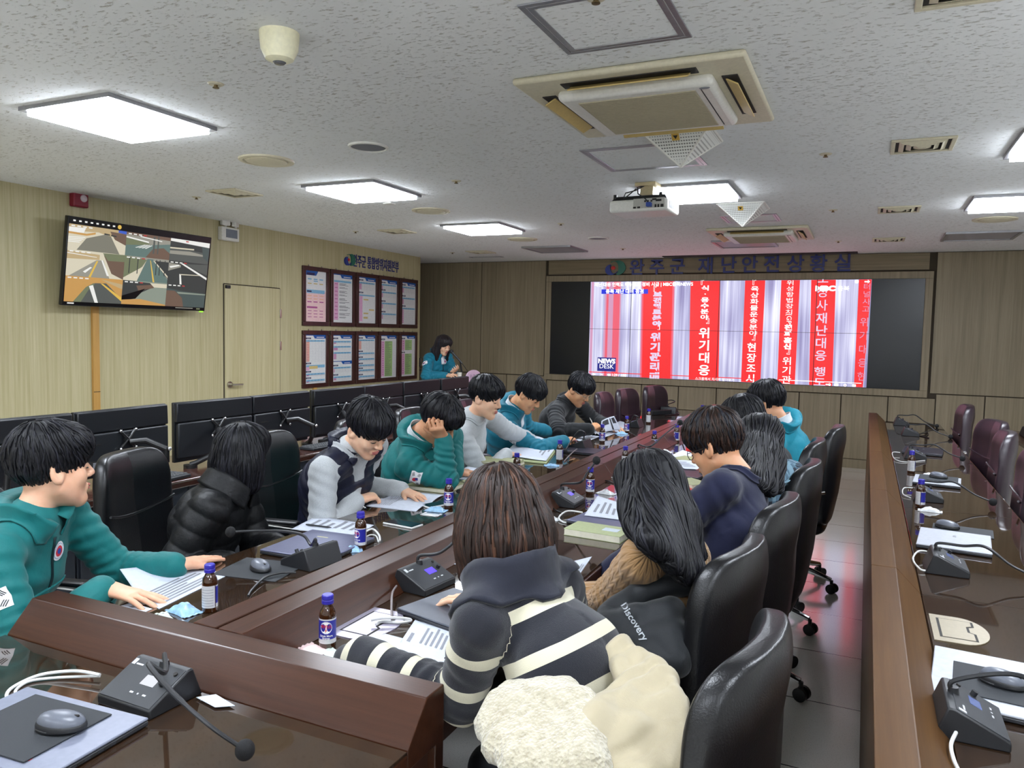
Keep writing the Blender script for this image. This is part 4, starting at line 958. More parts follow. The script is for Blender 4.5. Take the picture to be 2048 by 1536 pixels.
def make_bottle(label):
    t = thing('tonic_bottle', label, 'bottle', (0, 0, 0), 0, 'brown tonic bottles with blue caps')
    MB().lathe([(0, 0.0), (0.0195, 0.0), (0.0225, 0.004), (0.0225, 0.088), (0.0205, 0.102), (0.0145, 0.112), (0.0125, 0.117), (0.0125, 0.124), (0, 0.124)], 28).build('glass_body', m_amber, t)
    MB().lathe([(0, 0.145), (0.0135, 0.145), (0.0155, 0.143), (0.016, 0.134), (0.0145, 0.132), (0.016, 0.130), (0.016, 0.121), (0.0125, 0.120), (0, 0.12)], 28).build('cap', cap_b, t)
    b = MB(); R = 0.0229
    shell(b, R, R_(-105), R_(105), 0.016, 0.083, 0); shell(b, R, R_(112), R_(248), 0.016, 0.083, 1); shell(b, R+0.0001, R_(-105), R_(105), 0.016, 0.028, 1); shell(b, R+0.0001, R_(-105), R_(105), 0.079, 0.083, 1)
    vs = [(0, 0)]+[((0.0155 if i % 2 else 0.0175)*math.cos(2*PI*i/48), (0.0155 if i % 2 else 0.0175)*math.sin(2*PI*i/48)) for i in range(48)]
    Rr = R+0.0003; b.add([(Rr*math.cos(x/Rr), Rr*math.sin(x/Rr), 0.060+y) for x, y in vs], [(0, 1+i, 1+(i+1) % 48) for i in range(48)], 3)
    cyl_text(b, '박카스', 0.0112, R+0.0005, 0, 0.0625, 2, 0.0003); cyl_text(b, 'F', 0.011, R+0.0005, 0, 0.0515, 2, 0.0004); cyl_text(b, 'Drink More', 0.0075, R+0.0005, 0, 0.0375, 3, 0.0002); cyl_text(b, 'Energy', 0.0075, R+0.0005, 0, 0.031, 3, 0.0002)
    for k in range(7): shell(b, R+0.0002, R_(125), R_(235), 0.022+k*0.008, 0.0238+k*0.008, 4, 10)
    b.build('label', [lb_blue, lb_white, lb_red, lb_w, mat('label_print', (150, 152, 160), 0.5)], t)
    return t
def face(px, py, off=0.0):
    """angle that turns local +X at a desk point towards the photographer, plus an offset"""
    p = at_z(px, py, ZD); return math.atan2(-p.y, -p.x)+R_(off)
bot = [(655, 1293, -10, 'tonic bottle with its blue label facing us, alone at the front of the desk'), (420, 1222, 150, 'tonic bottle with its pale back label turned to us, beside the nearest open booklet'), (721, 1096, -50, 'tonic bottle on the left desk beside the closed lilac laptop'),
       (897, 1016, -8, 'tonic bottle beside the booklet of the man writing with a green pen'), (1180, 988, -10, 'tonic bottle behind the microphone box with the lit blue display, right side'), (1033, 954, -45, 'tonic bottle left of the ridge between a green notebook and white cables'),
       (1119, 923, 160, 'tonic bottle at the right end of the open book of the grey sweatshirt man'), (1250, 937, 165, 'tonic bottle with pale label beside the white phone box, right of the ridge'), (1204, 885, 0, 'tonic bottle left of the ridge, nearest to the pen of the second teal man'),
       (1308, 900, 0, 'tonic bottle right of the ridge, behind the long gooseneck with round foam'), (1253, 865, -20, 'tonic bottle beside the papers of the man with clear glasses'), (1353, 884, -70, 'tonic bottle with pale label in front of the brown-haired man\'s forehead'),
       (1297, 847, 170, 'tonic bottle far down the left desk, before the empty reflection-tinted chair'), (1404, 838, 175, 'tonic bottle farthest down the right side of the ridge'), (1822, 946, 170, 'farther of the two tonic bottles on the empty right-hand desk'), (1840, 1014, 110, 'nearer of the two tonic bottles on the empty right-hand desk')]
b0 = None
for px, py, off, lab in bot:
    p = at_z(px, py, ZD)
    if b0 is None: b0 = make_bottle(lab); b0.location = p; b0.rotation_euler = (0, 0, face(px, py, off))
    else: clone(b0, p, face(px, py, off), lab)

# ---- delegate microphones
dev = mat('device_black', (30, 31, 34), 0.42, nz=(900, 0.1, 0.0002)); dev2 = mat('device_face', (44, 46, 50), 0.45, nz=(1200, 0.15, 0.0004)); foam = mat('foam_black', (18, 18, 20), 0.9, nz=(500, 0.3, 0.0012))
lcd_b = emitter('lcd_blue', (96, 70, 255), 1.3); lcd_w = emitter('lcd_white', (225, 228, 236), 1.0); lcd_g = mat('lcd_off', (96, 108, 150), 0.2); mark = mat('device_mark', (200, 202, 206), 0.5)
def micbox(A, Bp, label, lcd, neck=None, ball=None, front=True, mid=None, w_=0.17, d_=0.13):
    """A, Bp: the user-side lower edge (left, right as the user sees it) or, with front=False, the rear lower edge; world points"""
    A, Bp = Vector(A), Vector(Bp); c = (A+Bp)/2; ya = (Bp-A); ya.z = 0; ya.normalize()      # along the width
    xa = Vector((0, 0, 1)).cross(ya)                                                              # away from the user
    if not front: c = c-xa*d_
    c.z = ZD
    t = thing('delegate_microphone', label, 'microphone', c, math.atan2(xa.y, xa.x), 'gooseneck microphones on the desks')
    # local x: away from user, local -y: user's right
    pf, ph = 0.022, 0.072
    prof = [(0, 0), (0, pf), (d_*0.82, ph), (d_*0.92, ph), (d_*1.12, 0)]
    MB().prism(prof[::-1], 'y', -w_/2, w_/2).build('body', dev, t, bevel=0.004)
    sl = Vector((d_*0.82, 0, ph-pf)).normalized(); nn = Vector((-sl.z, 0, sl.x)); L_ = math.hypot(d_*0.82, ph-pf)
    M = frame_m((0, 0, pf), (0, -1, 0), sl, Vector((0, -1, 0)).cross(sl))
    b = MB(); b.box((0, L_/2, 0.001), (w_*0.95, L_*0.95, 0.002), M=M); fc = b.build('face_plate', dev2, t, bevel=0.001)
    b = MB(); b.box((0.018, L_*0.55, 0.0024), (0.042, 0.026, 0.001), M=M); b.build('display', lcd, fc, smooth=False)
    b = MB(); b.box((-w_*0.42, L_*0.86, 0.0024), (0.010, 0.016, 0.001), M=M); b.box((-w_*0.30, L_*0.82, 0.0024), (0.022, 0.004, 0.001), M=M)
    for k in range(3): b.box((-0.002+k*0.02, L_*0.24, 0.0024), (0.010 if k != 1 else 0.004, 0.004, 0.001), M=M)
    b.build('markings', mark, fc, smooth=False)
    b = MB(); b.cyl((0.058, L_*0.55, 0), (0.058, L_*0.55, 0.014), 0.007, M=M); b.build('knob', dev, fc)
    b = MB(); b.cyl((0.066, L_*0.82, 0), (0.066, L_*0.82, 0.006), 0.005, M=M); b.build('jack', dark_pl, fc)
    s0 = Vector((d_*0.78, -0.012, ph-0.006))
    if neck:
        R3 = Matrix.Rotation(-math.atan2(xa.y, xa.x), 3, 'Z')
        loc = [R3 @ (Vector(q)-c) for q in neck]
        b = MB(); b.cyl(s0-Vector((0, 0, 0.004)), s0+Vector((0, 0, 0.016)), 0.013, 0.010); b.build('neck_socket', dev, t)
        P = [s0, s0+Vector((0, 0, 0.03))]+loc
        # smooth the path
        out = []
        for i in range(len(P)-1):
            p0 = P[max(i-1, 0)]; p1 = P[i]; p2 = P[i+1]; p3 = P[min(i+2, len(P)-1)]
            for k in range(8):
                u = k/8; out.append(0.5*((2*p1)+(p2-p0)*u+(2*p0-5*p1+4*p2-p3)*u*u+(3*p1-p0-3*p2+p3)*u**3))
        out.append(P[-1])
        MB().tube(out, [0.0055 if i < len(out)*0.7 else 0.0045 for i in range(len(out))], 8).build('gooseneck', dev, t)
        MB().ell(loc[-1], (0.019, 0.019, 0.0205), None, 20, 14).build('windscreen', foam, t)
    return t
def zz(px, py, z=None): return at_z(px, py, ZD if z is None else z)
micbox(zz(187, 1392, ZD+0.015), zz(306, 1432, ZD+0.015), 'black gooseneck microphone box with white display on the near desk', lcd_w, [zz(330, 1345, .90), zz(297, 1328, .93), zz(345, 1385, .90), zz(420, 1452, .855), zz(490, 1500, .805)])
micbox(zz(855, 1181, ZD+0.02), zz(908, 1157, ZD+0.02), 'black microphone box with lit violet display behind the grey laptop, right of ridge', lcd_b, [zz(880, 1105, .88), at_x(925, 1068, -1.22), at_x(955, 1035, -1.18), at_x(985, 1010, -1.14)])
micbox(zz(1149, 1010, ZD+0.02), zz(1171, 997, ZD+0.02), 'black microphone box with lit violet display, second down the right of the ridge', lcd_b, [at_x(1160, 965, -1.20), at_x(1175, 945, -1.17), at_x(1193, 921, -1.14)])
micbox(zz(1298, 919, ZD+0.02), zz(1312, 909, ZD+0.02), 'black microphone box with pale lit display, third down the right of the ridge', lcd_b, [at_x(1300, 893, -1.22), at_x(1330, 868, -1.17), at_x(1360, 845, -1.12)])
micbox(zz(1385, 869, ZD+0.02), zz(1394, 862, ZD+0.02), 'black microphone box partly hidden by the brown-haired man, fourth down the right of the ridge', lcd_g, [at_x(1386, 848, -1.2), at_x(1398, 838, -1.15), at_x(1412, 842, -1.1)])
micbox(zz(1432, 842, ZD+0.02), zz(1440, 836, ZD+0.02), 'farthest black microphone box right of the ridge, by the short black bob', lcd_g, [at_x(1440, 818, -1.2), at_x(1446, 812, -1.15), at_x(1455, 808, -1.1)])
micbox(zz(698, 1113), zz(592, 1151), 'black microphone box seen from behind, between lilac laptop and ridge', lcd_b, [at_x(622, 1090, -1.82), at_x(605, 1070, -1.88), at_x(560, 1062, -1.96), at_x(510, 1062, -2.04), at_x(461, 1064, -2.11)], front=False)
micbox(zz(1043, 972), zz(1003, 991), 'black microphone box behind the brown bob, its foam ball beside a bottle', lcd_b, [at_x(990, 957, -1.85), at_x(972, 942, -1.9), at_x(945, 962, -1.93), at_x(918, 986, -1.95)], front=False)
micbox(zz(1196, 891), zz(1154, 907), 'black microphone box seen from behind near the second teal man\'s hand', lcd_b, [at_x(1170, 866, -1.78), at_x(1158, 862, -1.82), at_x(1142, 882, -1.88), at_x(1130, 903, -1.9)], front=False)
micbox(zz(1296, 848), zz(1264, 861), 'black microphone box seen from behind beside the far left-hand bottle', lcd_b, [at_x(1277, 834, -1.8), at_x(1268, 831, -1.85), at_x(1262, 842, -1.9), at_x(1258, 847, -1.93)], front=False)
# right-hand desk: user side is +X
def rdev(px, py, label, nk, lcd=lcd_g, yaw=0):
    p = zz(px, py); d = Vector((0, 0.085, 0)); d.rotate(Euler((0, 0, R_(yaw))))
    return micbox(p-d, p+d, label, lcd, nk)
def off(px, py, *q): p = zz(px, py); return [p+Vector(v) for v in q]
rdev(2010, 1470, 'black microphone box with blue display at the bottom right corner', off(2010, 1470, (0.0, 0.02, 0.13), (0.06, -0.02, 0.13), (0.16, -0.08, 0.08), (0.27, -0.14, 0.04)))
rdev(1935, 1146, 'black microphone box beside the white laptop on the right-hand desk', off(1935, 1146, (-0.02, 0.0, 0.10), (0.05, -0.02, 0.11), (0.13, -0.05, 0.06), (0.22, -0.08, 0.03)))
rdev(1885, 1002, 'black microphone box beside the nearer bottle of the right-hand desk', off(1885, 1002, (-0.02, 0.0, 0.10), (0.05, -0.02, 0.11), (0.14, -0.05, 0.06), (0.22, -0.08, 0.035)))
rdev(1852, 918, 'black microphone box beside the farther bottle of the right-hand desk', off(1852, 918, (-0.02, 0.0, 0.10), (0.05, -0.02, 0.11), (0.14, -0.05, 0.06), (0.22, -0.08, 0.035)))
rdev(1838, 872, 'black microphone box among loose cables, second from the far end of the right desk', off(1838, 872, (-0.02, 0.0, 0.10), (0.05, -0.02, 0.11), (0.14, -0.05, 0.05), (0.24, -0.08, 0.02)))
rdev(1818, 851, 'farthest black microphone box on the right-hand desk', off(1818, 851, (-0.02, 0.0, 0.10), (0.05, -0.02, 0.11), (0.14, -0.05, 0.05), (0.24, -0.08, 0.02)))
p = Vector((-1.95, 8.45, ZD)); micbox(p-Vector((-0.085, 0, 0)), p+Vector((-0.085, 0, 0)), 'black microphone box lying beyond the last empty chairs of the left desk', lcd_g, [p+Vector((0.03, 0.05, 0.12)), p+Vector((-0.04, 0.05, 0.13)), p+Vector((-0.16, 0.03, 0.05))])

# ---- laptops, pads and mice
lp_s = mat('laptop_silver', (116, 120, 136), 0.4, 0.1); lp_l = mat('laptop_lilac', (96, 98, 124), 0.35, 0.2); lp_g = mat('laptop_grey', (72, 76, 86), 0.35, 0.2); lp_w = mat('laptop_white', (168, 171, 180), 0.45); lp_d = mat('laptop_dark', (44, 42, 54), 0.35, 0.2); lp_e = mat('laptop_base', (40, 41, 46), 0.4)
pad_m = mat('mouse_pad', (40, 43, 47), 0.75, nz=(900, 0.15, 0.0002)); ms_top = mat('mouse_grey', (92, 96, 106), 0.35); red_t = mat('logo_red', (190, 40, 50), 0.4)
def laptop(A, Bp, label, lm, flip=1, w_=0.36, d_=0.245, logo=None):
    """A->Bp is one long edge on the desk; the body lies to the left of that direction (flip=-1: right)"""
    A, Bp = Vector(A), Vector(Bp); xa = (Bp-A); xa.z = 0; L_ = xa.length; xa.normalize(); ya = Vector((-xa.y, xa.x, 0))*flip
    c = (A+Bp)/2+ya*d_/2; c.z = ZD
    t = thing('laptop', label, 'laptop', c, math.atan2(xa.y, xa.x), 'closed laptops on the desks')
    MB().box((0, 0, 0.0075), (w_, d_, 0.011)).build('base', lp_e, t, bevel=0.003)
    MB().box((0, 0, 0.0165), (w_, d_, 0.006)).build('lid', lm, t, bevel=0.0025)
    b = MB()
    for k in range(4): b.box((w_/2+0.0002, -0.05+k*0.03, 0.007), (0.001, 0.016, 0.005)); b.box((-w_/2-0.0002, -0.05+k*0.03, 0.007), (0.001, 0.016, 0.005))
    b.build('port', dark_pl, t, smooth=False)
    if logo: b = MB(); b.box((logo[0], logo[1], 0.0198), (logo[2], logo[3], 0.0006)); b.build('logo', logo[4], t, smooth=False)
    return t, c, math.atan2(xa.y, xa.x)
def mouse(p, rz, label, z=0.0):
    t = thing('computer_mouse', label, 'mouse', (p[0], p[1], ZD+z), rz, 'wireless mice')
    def f(u, v, a, bq, h, z0):
        th = PI*v/2; ph = 2*PI*u; q = math.sin(th)**0.8
        return (a*q*math.cos(ph), bq*q*math.sin(ph)*(1-0.12*math.cos(ph)), z0+h*math.cos(th)**0.8*(1+0.18*math.cos(ph)*q))
    b = MB(); b.grid(lambda u, v: f(u, v, 0.052, 0.031, 0.022, 0.006), 28, 8); b.lathe([(0, 0), (0.028, 0), (0.030, 0.004), (0.030, 0.008)], 28, M=Matrix.Scale(1.7, 4, (1, 0, 0))); b.build('base', dev, t, angle=180)
    b = MB(); b.grid(lambda u, v: f(u, v, 0.049, 0.029, 0.027, 0.010), 28, 8); sh = b.build('top_shell', ms_top, t, angle=180)
    MB().box((-0.03, 0, 0.028), (0.016, 0.006, 0.007)).build('wheel', dark_pl, sh, bevel=0.002)
    return t
def pad(c, rz, w_, d_, label, z=0.0):
    t = tag(MB().box((0, 0, 0.0015), (w_, d_, 0.003)).build('mouse_pad', pad_m, None, bevel=0.001), label, 'mouse pad', 'thin dark mouse pads')
    t.location = (c[0], c[1], ZD+z); t.rotation_euler = (0, 0, rz); return t
A, Bp = zz(290, 1437, ZD+.015), zz(62, 1378, ZD+.015)
_, c, a = laptop(A, Bp, 'closed silver laptop at the bottom left with a pad and mouse on it', lp_s, 1, 0.365, 0.25, (-0.09, 0.085, 0.03, 0.008, red_t))
pad((c.x-0.01, c.y+0.0, 0), a, 0.23, 0.2, 'dark mouse pad lying on the silver laptop, bottom left', 0.0205)
mouse(zz(122, 1452, ZD+.03), R_(-155), 'grey mouse on the pad on the silver laptop, bottom left', 0.0235)
A, Bp = zz(527, 1110), zz(645, 1128)
laptop(Bp, A, 'closed lilac laptop lying beside the woman in the black puffer', lp_l, -1, 0.30, 0.33, (0.04, -0.08, 0.05, 0.008, mat('logo_pale', (196, 192, 150), 0.4)))
p = zz(525, 1140); pad((p.x-0.01, p.y, 0), R_(10), 0.25, 0.21, 'dark mouse pad in front of the nearest man in teal')
p = zz(520, 1136, ZD+.01); mouse(p, R_(160), 'grey mouse on the pad in front of the nearest man in teal', 0.003)
laptop(zz(805, 1232), zz(952, 1285), 'closed grey laptop behind the striped sweater sleeve', lp_g, 1, 0.345, 0.25)
laptop(zz(1137, 1048), zz(1262, 1070), 'closed lilac-grey laptop under white papers, left of the long black hair', lp_l, 1, 0.33, 0.25)
laptop(zz(1290, 948), zz(1392, 962), 'closed lilac-grey laptop in front of the man in navy', lp_d, 1, 0.35, 0.25)
laptop(zz(1118, 906), zz(1180, 912), 'black laptop on the left desk beside the second teal man', lp_d, 1, 0.30, 0.24)
p = zz(1110, 906)
def rlap(px, py, label, lm, pm, w_=0.26, d_=0.36, rz=-6):
    c = zz(px, py); t = thing('laptop', label, 'laptop', c, R_(rz), 'closed laptops on the desks')
    MB().box((0, 0, 0.0075), (w_, d_, 0.011)).build('base', lp_e, t, bevel=0.003); MB().box((0, 0, 0.0165), (w_, d_, 0.006)).build('lid', lm, t, bevel=0.0025)
    b = MB(); b.box((-0.0, 0.06, 0.0198), (0.012, 0.03, 0.0006)); b.build('logo', mat('logo_grey', (150, 152, 158), 0.3, 0.5), t, smooth=False)
    if pm:
        pad((c.x+pm[0], c.y+pm[1], 0), R_(rz), 0.21, 0.2, pm[2], 0.0198 if pm[4] else 0.0)
        mouse((c.x+pm[0]-0.0, c.y+pm[1], 0), R_(170+rz), pm[3], 0.0228 if pm[4] else 0.003)
rlap(1982, 1378, 'white laptop with pad and mouse at the right edge, nearest the camera', lp_w, (0.02, -0.02, 'dark pad on the white laptop nearest the camera, right edge', 'grey mouse on the pad on the near white laptop, right edge', True))
rlap(1908, 1088, 'plain white closed laptop on the right-hand desk', lp_w, None, 0.27, 0.33)
p = zz(1925, 1062); pad((p.x, p.y, 0), R_(-6), 0.24, 0.17, 'dark mouse pad just beyond the plain white laptop, right-hand desk'); mouse((p.x-0.06, p.y+0.01, 0), R_(170), 'grey mouse just beyond the plain white laptop, right-hand desk', 0.003)
rlap(1874, 966, 'white laptop with small pad behind the nearer right-hand bottle', lp_w, (0.01, 0.05, 'dark pad on the white laptop between the two right-hand bottles', 'grey mouse on the laptop between the two right-hand bottles', True), 0.25, 0.3)
rlap(1846, 905, 'dark closed laptop near the far end of the right-hand desk', lp_d, None, 0.27, 0.36)
# ---- papers, books, folders
paper = mat('paper_white', (196, 202, 214), 0.7); ink = mat('ink_grey', (128, 130, 138), 0.7); cov = mat('book_green', (150, 152, 112), 0.6); cov2 = mat('folder_green', (164, 172, 128), 0.6); page = mat('page_cream', (214, 210, 190), 0.75); lab_m = mat('book_label', (196, 206, 214), 0.6)
def bil(q, u, v): return (q[0]*(1-u)+q[1]*u)*(1-v)+(q[3]*(1-u)+q[2]*u)*v
def sheet(label, quad, lines=None, curl=None, z=0.001, name='paper_sheet', grp='loose papers on the desks', fold=None, cat='paper', mats=None):
    q = [zz(x, y, ZD+z) for x, y in quad]; c = sum(q, Vector())/4
    t = tag(None or thing(name, label, cat, (c.x, c.y, ZD), 0, grp))
    def h(u, v): return (curl(u, v) if curl else 0.0)
    b = MB()
    def P(u, v, dz=0.0): p = bil(q, u, v); return Vector((p.x, p.y, ZD+z+h(u, v)+dz))
    b.grid(P, 12, 14); o = b.build('sheet', paper, t, world=True, angle=180, solid=0.0012)
    if lines:
        k = MB(); rnd = random.Random(len(label))
        for u0, u1, v0, v1, n in lines:
            for i in range(n):
                v = v0+(v1-v0)*(i+0.5)/n; dv = (v1-v0)/n*0.22; e = u0+(u1-u0)*(0.6+0.4*rnd.random())
                m_ = 5
                vs = [P(u0+(e-u0)*j/m_, v-dv, 0.0016) for j in range(m_+1)]+[P(u0+(e-u0)*j/m_, v+dv, 0.0016) for j in range(m_+1)]
                k.add(vs, [(j, j+1, m_+1+j+1, m_+1+j) for j in range(m_)])
        k.build('print', ink, o, world=True, smooth=False)
    return t
def bow(a, at): return lambda u, v: a*math.exp(-((v-at)/0.22)**2)
sheet('open booklet under the flat hand of the nearest man in teal', [(240, 1165), (318, 1130), (462, 1147), (318, 1218)][::1], [(.1, .9, .52, .95, 7)], lambda u, v: 0.05*max(0, 0.45-v)*(1-u)*2, name='open_booklet', cat='booklet')
sheet('stapled sheets with a pen on them before the woman in the puffer jacket', [(583, 1058), (632, 1033), (748, 1052), (700, 1072)], [(.4, .95, .1, .9, 6)], lambda u, v: 0.02*max(0, u-.8))
sheet('open booklet the man in the navy vest is writing in', [(730, 1012), (802, 982), (890, 990), (832, 1023)], [(.1, .9, .1, .42, 8)], lambda u, v: 0.008*abs(math.sin(PI*u*2)), name='open_booklet', cat='booklet')
sheet('white sheets under the hand of the man resting his head', [(897, 955), (935, 933), (1010, 945), (985, 968)], [(.5, .9, .2, .8, 4)])
sheet('white sheet hanging over the desk edge right of the striped collar', [(1128, 1168), (1137, 1125), (1184, 1113), (1150, 1162)], [(.1, .9, .3, .9, 5)])
sheet('small pale note near the microphone with violet display', [(905, 1128), (930, 1112), (950, 1118), (938, 1132)])
sheet('printed sheet between the grey laptop and the striped sleeve', [(800, 1285), (830, 1240), (925, 1268), (905, 1315)], [(.1, .6, .05, .2, 1), (.15, .95, .3, .9, 6)], z=0.003)
sheet('blank white sheet lying in front of the striped sleeve', [(716, 1300), (750, 1262), (912, 1305), (905, 1345)], None, lambda u, v: 0.012*(1-u)*v, z=0.0015)
sheet('printed sheets on the lilac laptop before the camel sweater', [(1168, 1040), (1195, 1008), (1262, 1022), (1262, 1052)], [(.2, .8, .1, .8, 5)], lambda u, v: 0.022+0.02*(1-v)*u)
sheet('broad printed sheet in front of the man in navy', [(1322, 925), (1385, 928), (1420, 947), (1370, 945)], [(.2, .8, .2, .8, 4)], lambda u, v: 0.023)
sheet('open white pages in front of the second man in teal', [(1150, 878), (1190, 865), (1202, 872), (1166, 886)], [(.1, .9, .2, .8, 3)])
sheet('papers on the desk under the man with clear glasses', [(1160, 868), (1200, 852), (1245, 862), (1210, 874)], [(.2, .9, .2, .8, 4)])
sheet('white papers far along the left desk beyond the raised printout', [(1222, 850), (1240, 842), (1262, 848), (1245, 858)], None)
sheet('white papers at the elbow of the woman with the short black bob', [(1340, 912), (1365, 900), (1392, 908), (1372, 918)], None)
sheet('dark printed paper strip at the lower edge of the nearest booklet', [(240, 1212), (262, 1205), (305, 1218), (290, 1224)], [(.1, .9, .2, .9, 2)], z=0.0005)
sheet('folded white paper showing under the microphone on the near desk', [(392, 1398), (432, 1392), (470, 1415), (430, 1418)], None, lambda u, v: 0.004)
# the big book held open by the man in the pale grey sweatshirt
q = [(1045, 885), (1010, 917), (1095, 925), (1122, 893)]
t = sheet('open green book the man in the pale grey sweatshirt is turning pages of', [(1040, 880), (1005, 918), (1092, 927), (1118, 890)], [(.1, .9, .7, .95, 3)], lambda u, v: 0.018+0.03*math.sin(PI*min(1, v*1.3))*(1-u*0.8), name='open_book', cat='book')
o = MB(); qq = [zz(x, y) for x, y in ((1032, 886), (1000, 920), (1092, 929), (1122, 890))]
for k in (0.001, 0.012): o.v += [tuple(Vector((p.x, p.y, ZD+k))) for p in qq]
o.f += [(0, 1, 2, 3)[::-1], (4, 5, 6, 7), (0, 1, 5, 4), (1, 2, 6, 5), (2, 3, 7, 6), (3, 0, 4, 7)]; o.m += [0]*6
o.build('cover', cov2, t, world=True, bevel=0.002)
def book(label, A, Bp, d_, h, cm, z=0.0, lab=None, flip=1, grp='green notebooks and folders', open_edge=True):
    A, Bp = Vector(zz(*A, ZD+z)), Vector(zz(*Bp, ZD+z)); xa = Bp-A; xa.z = 0; L_ = xa.length; xa.normalize(); ya = Vector((-xa.y, xa.x, 0))*flip
    c = (A+Bp)/2+ya*d_/2
    t = thing('notebook', label, 'notebook', (c.x, c.y, ZD+z), math.atan2(xa.y, xa.x), grp)
    b = MB(); b.box((0, 0, 0.0015), (L_, d_, 0.003)); b.box((0, 0, h-0.0015), (L_, d_, 0.003)); b.box((0, d_/2*flip*1, h/2), (L_, 0.004, h)); b.build('cover', cm, t, bevel=0.0015)
    MB().box((0, -0.003*flip, h/2), (L_*0.975, d_*0.96, h-0.006)).build('pages', page, t, smooth=False)
    if lab: b = MB(); b.box((lab[0]*L_, lab[1]*d_, h+0.0004), (lab[2], lab[3], 0.0008)); b.build('label', lab_m, t, smooth=False)
    return t
book('closed green notebook beside the booklet of the vest wearer', (808, 978), (893, 988), 0.21, 0.022, cov, 0.0, (-0.2, 0.25, 0.07, 0.05))
book('thin green folder under the white sheets of the man resting his head', (918, 965), (985, 975), 0.20, 0.008, cov, 0.0)
book('lower notebook of the green pair before the pale grey sweatshirt', (950, 931), (1028, 938), 0.2, 0.02, cov, 0.0)
book('upper notebook of the green pair before the pale grey sweatshirt', (950, 925), (1028, 931), 0.2, 0.012, cov, 0.0205, (-0.1, 0.3, 0.06, 0.04))
book('thick green folder with white label left of the long black hair', (1127, 1070), (1240, 1088), 0.15, 0.03, cov2, 0.0, (0.22, 0.05, 0.07, 0.05))
book('green notebook at the desk edge near the man in navy', (1345, 965), (1385, 978), 0.13, 0.022, cov, 0.0)
book('small green notebook near the man in navy, beyond his laptop', (1340, 920), (1372, 925), 0.18, 0.014, cov, 0.0)
# red card on the desk edge
sheet('bright red card at the desk edge in front of the man in navy', [(1372, 975), (1385, 962), (1398, 966), (1385, 982)], None, name='red_card', cat='card')
bpy.data.objects['sheet.%03d' % (len([o for o in bpy.data.objects if o.name.startswith('sheet')])-1)].data.materials[0] = mat('card_red', (214, 40, 40), 0.5)
# ---- phones
ph_w = mat('phone_white', (214, 214, 212), 0.25); ph_s = mat('phone_screen', (26, 28, 38), 0.08)
def phone(A, Bp, label, w_=0.075, flip=1, L_=0.155):
    A, Bp = Vector(zz(*A)), Vector(zz(*Bp)); xa = Bp-A; xa.z = 0; xa.normalize(); ya = Vector((-xa.y, xa.x, 0))*flip; c = A+xa*L_/2+ya*w_/2
    t = thing('phone', label, 'phone', (c.x, c.y, ZD), math.atan2(xa.y, xa.x), 'phones on the desks')
    MB().box((0, 0, 0.0042), (L_, w_, 0.0084)).build('case', ph_w, t, bevel=0.003, seg=3)
    MB().box((0, 0, 0.0086), (L_*0.95, w_*0.92, 0.0006)).build('screen', ph_s, t, smooth=False)
phone((765, 1048), (828, 1060), 'white phone lying face up by the ridge, in front of the navy vest', 0.08, 1, 0.165)
phone((858, 1018), (912, 1008), 'white phone partly behind the bottle of the vest wearer')
phone((1040, 918), (1080, 922), 'dark phone in front of the open green book', 0.07, 1, 0.15)
phone((1226, 958), (1262, 955), 'white phone on the glass near the second right-hand bottle', 0.085)
phone((1230, 966), (1268, 968), 'white box with black edge below the phone, right of the ridge', 0.09, 1, 0.16)
phone((1258, 944), (1275, 947), 'white phone beside the snack bag, right of the ridge', 0.07)
# ---- snack bags and wrappers
bag_b = mat('bag_blue', (140, 178, 210), 0.3, nz=(60, 0.25, 0.0)); bag_w = mat('bag_white', (206, 208, 210), 0.3, nz=(50, 0.12, 0.0)); bag_p = mat('bag_pastel', (196, 214, 202), 0.35, nz=(40, 0.2, 0.0)); bag_r = mat('bag_pink', (216, 190, 188), 0.35, nz=(40, 0.2, 0.0))
def bag(px, py, L_, d_, h, rz, label, bm, seed=1):
    p = zz(px, py); t = thing('snack_bag', label, 'snack bag', (p.x, p.y, ZD), R_(rz), 'small snack bags'); rnd = random.Random(seed); ph = [rnd.random()*6 for _ in range(6)]
    def top(u, v):
        x = (u-0.5)*L_; y = (v-0.5)*d_*(1-0.12*math.sin(PI*u)); e = (math.sin(PI*u)*math.sin(PI*v))**0.55
        cr = 0.10*math.sin(9*u+ph[0]+4*v)+0.10*math.sin(13*v+ph[1]-5*u)+0.06*math.sin(23*u+ph[2])
        return (x, y, 0.0012+h*max(0, e*(1+cr)))
    def bot_(u, v): x, y, z = top(u, v); return (x, y, 0.0006)
    b = MB(); b.grid(top, 22, 16); b.grid(lambda u, v: bot_(1-u, v), 22, 16); b.build('pouch', bm, t, angle=180)
    b = MB()
    for s in (-1, 1): b.grid(lambda u, v: (s*(L_/2+0.012*u-0.002), (v-0.5)*d_*0.96, 0.0025+0.0015*math.sin(20*v)), 2, 12)
    b.build('seal', bm, t, angle=180, solid=0.0008)
bag(368, 1224, 0.085, 0.065, 0.026, -10, 'blue and clear snack bag before the pale-labelled bottle, front left', bag_b, 1)
bag(326, 1237, 0.075, 0.05, 0.004, -25, 'flat pale green wrapper at the near end of the left desk', bag_p, 2)
bag(628, 1301, 0.07, 0.05, 0.010, -15, 'pink and white wrapper under the front tonic bottle', bag_r, 3)
bag(664, 1307, 0.05, 0.045, 0.006, -15, 'pale green wrapper right beside the pink one at the front', bag_p, 4)
bag(704, 1102, 0.06, 0.06, 0.02, 40, 'blue snack bag squeezed between bottle and ridge by the lilac laptop', bag_b, 5)
bag(872, 1022, 0.085, 0.06, 0.022, 10, 'clear blue snack bag before the vest wearer\'s bottle', bag_b, 6)
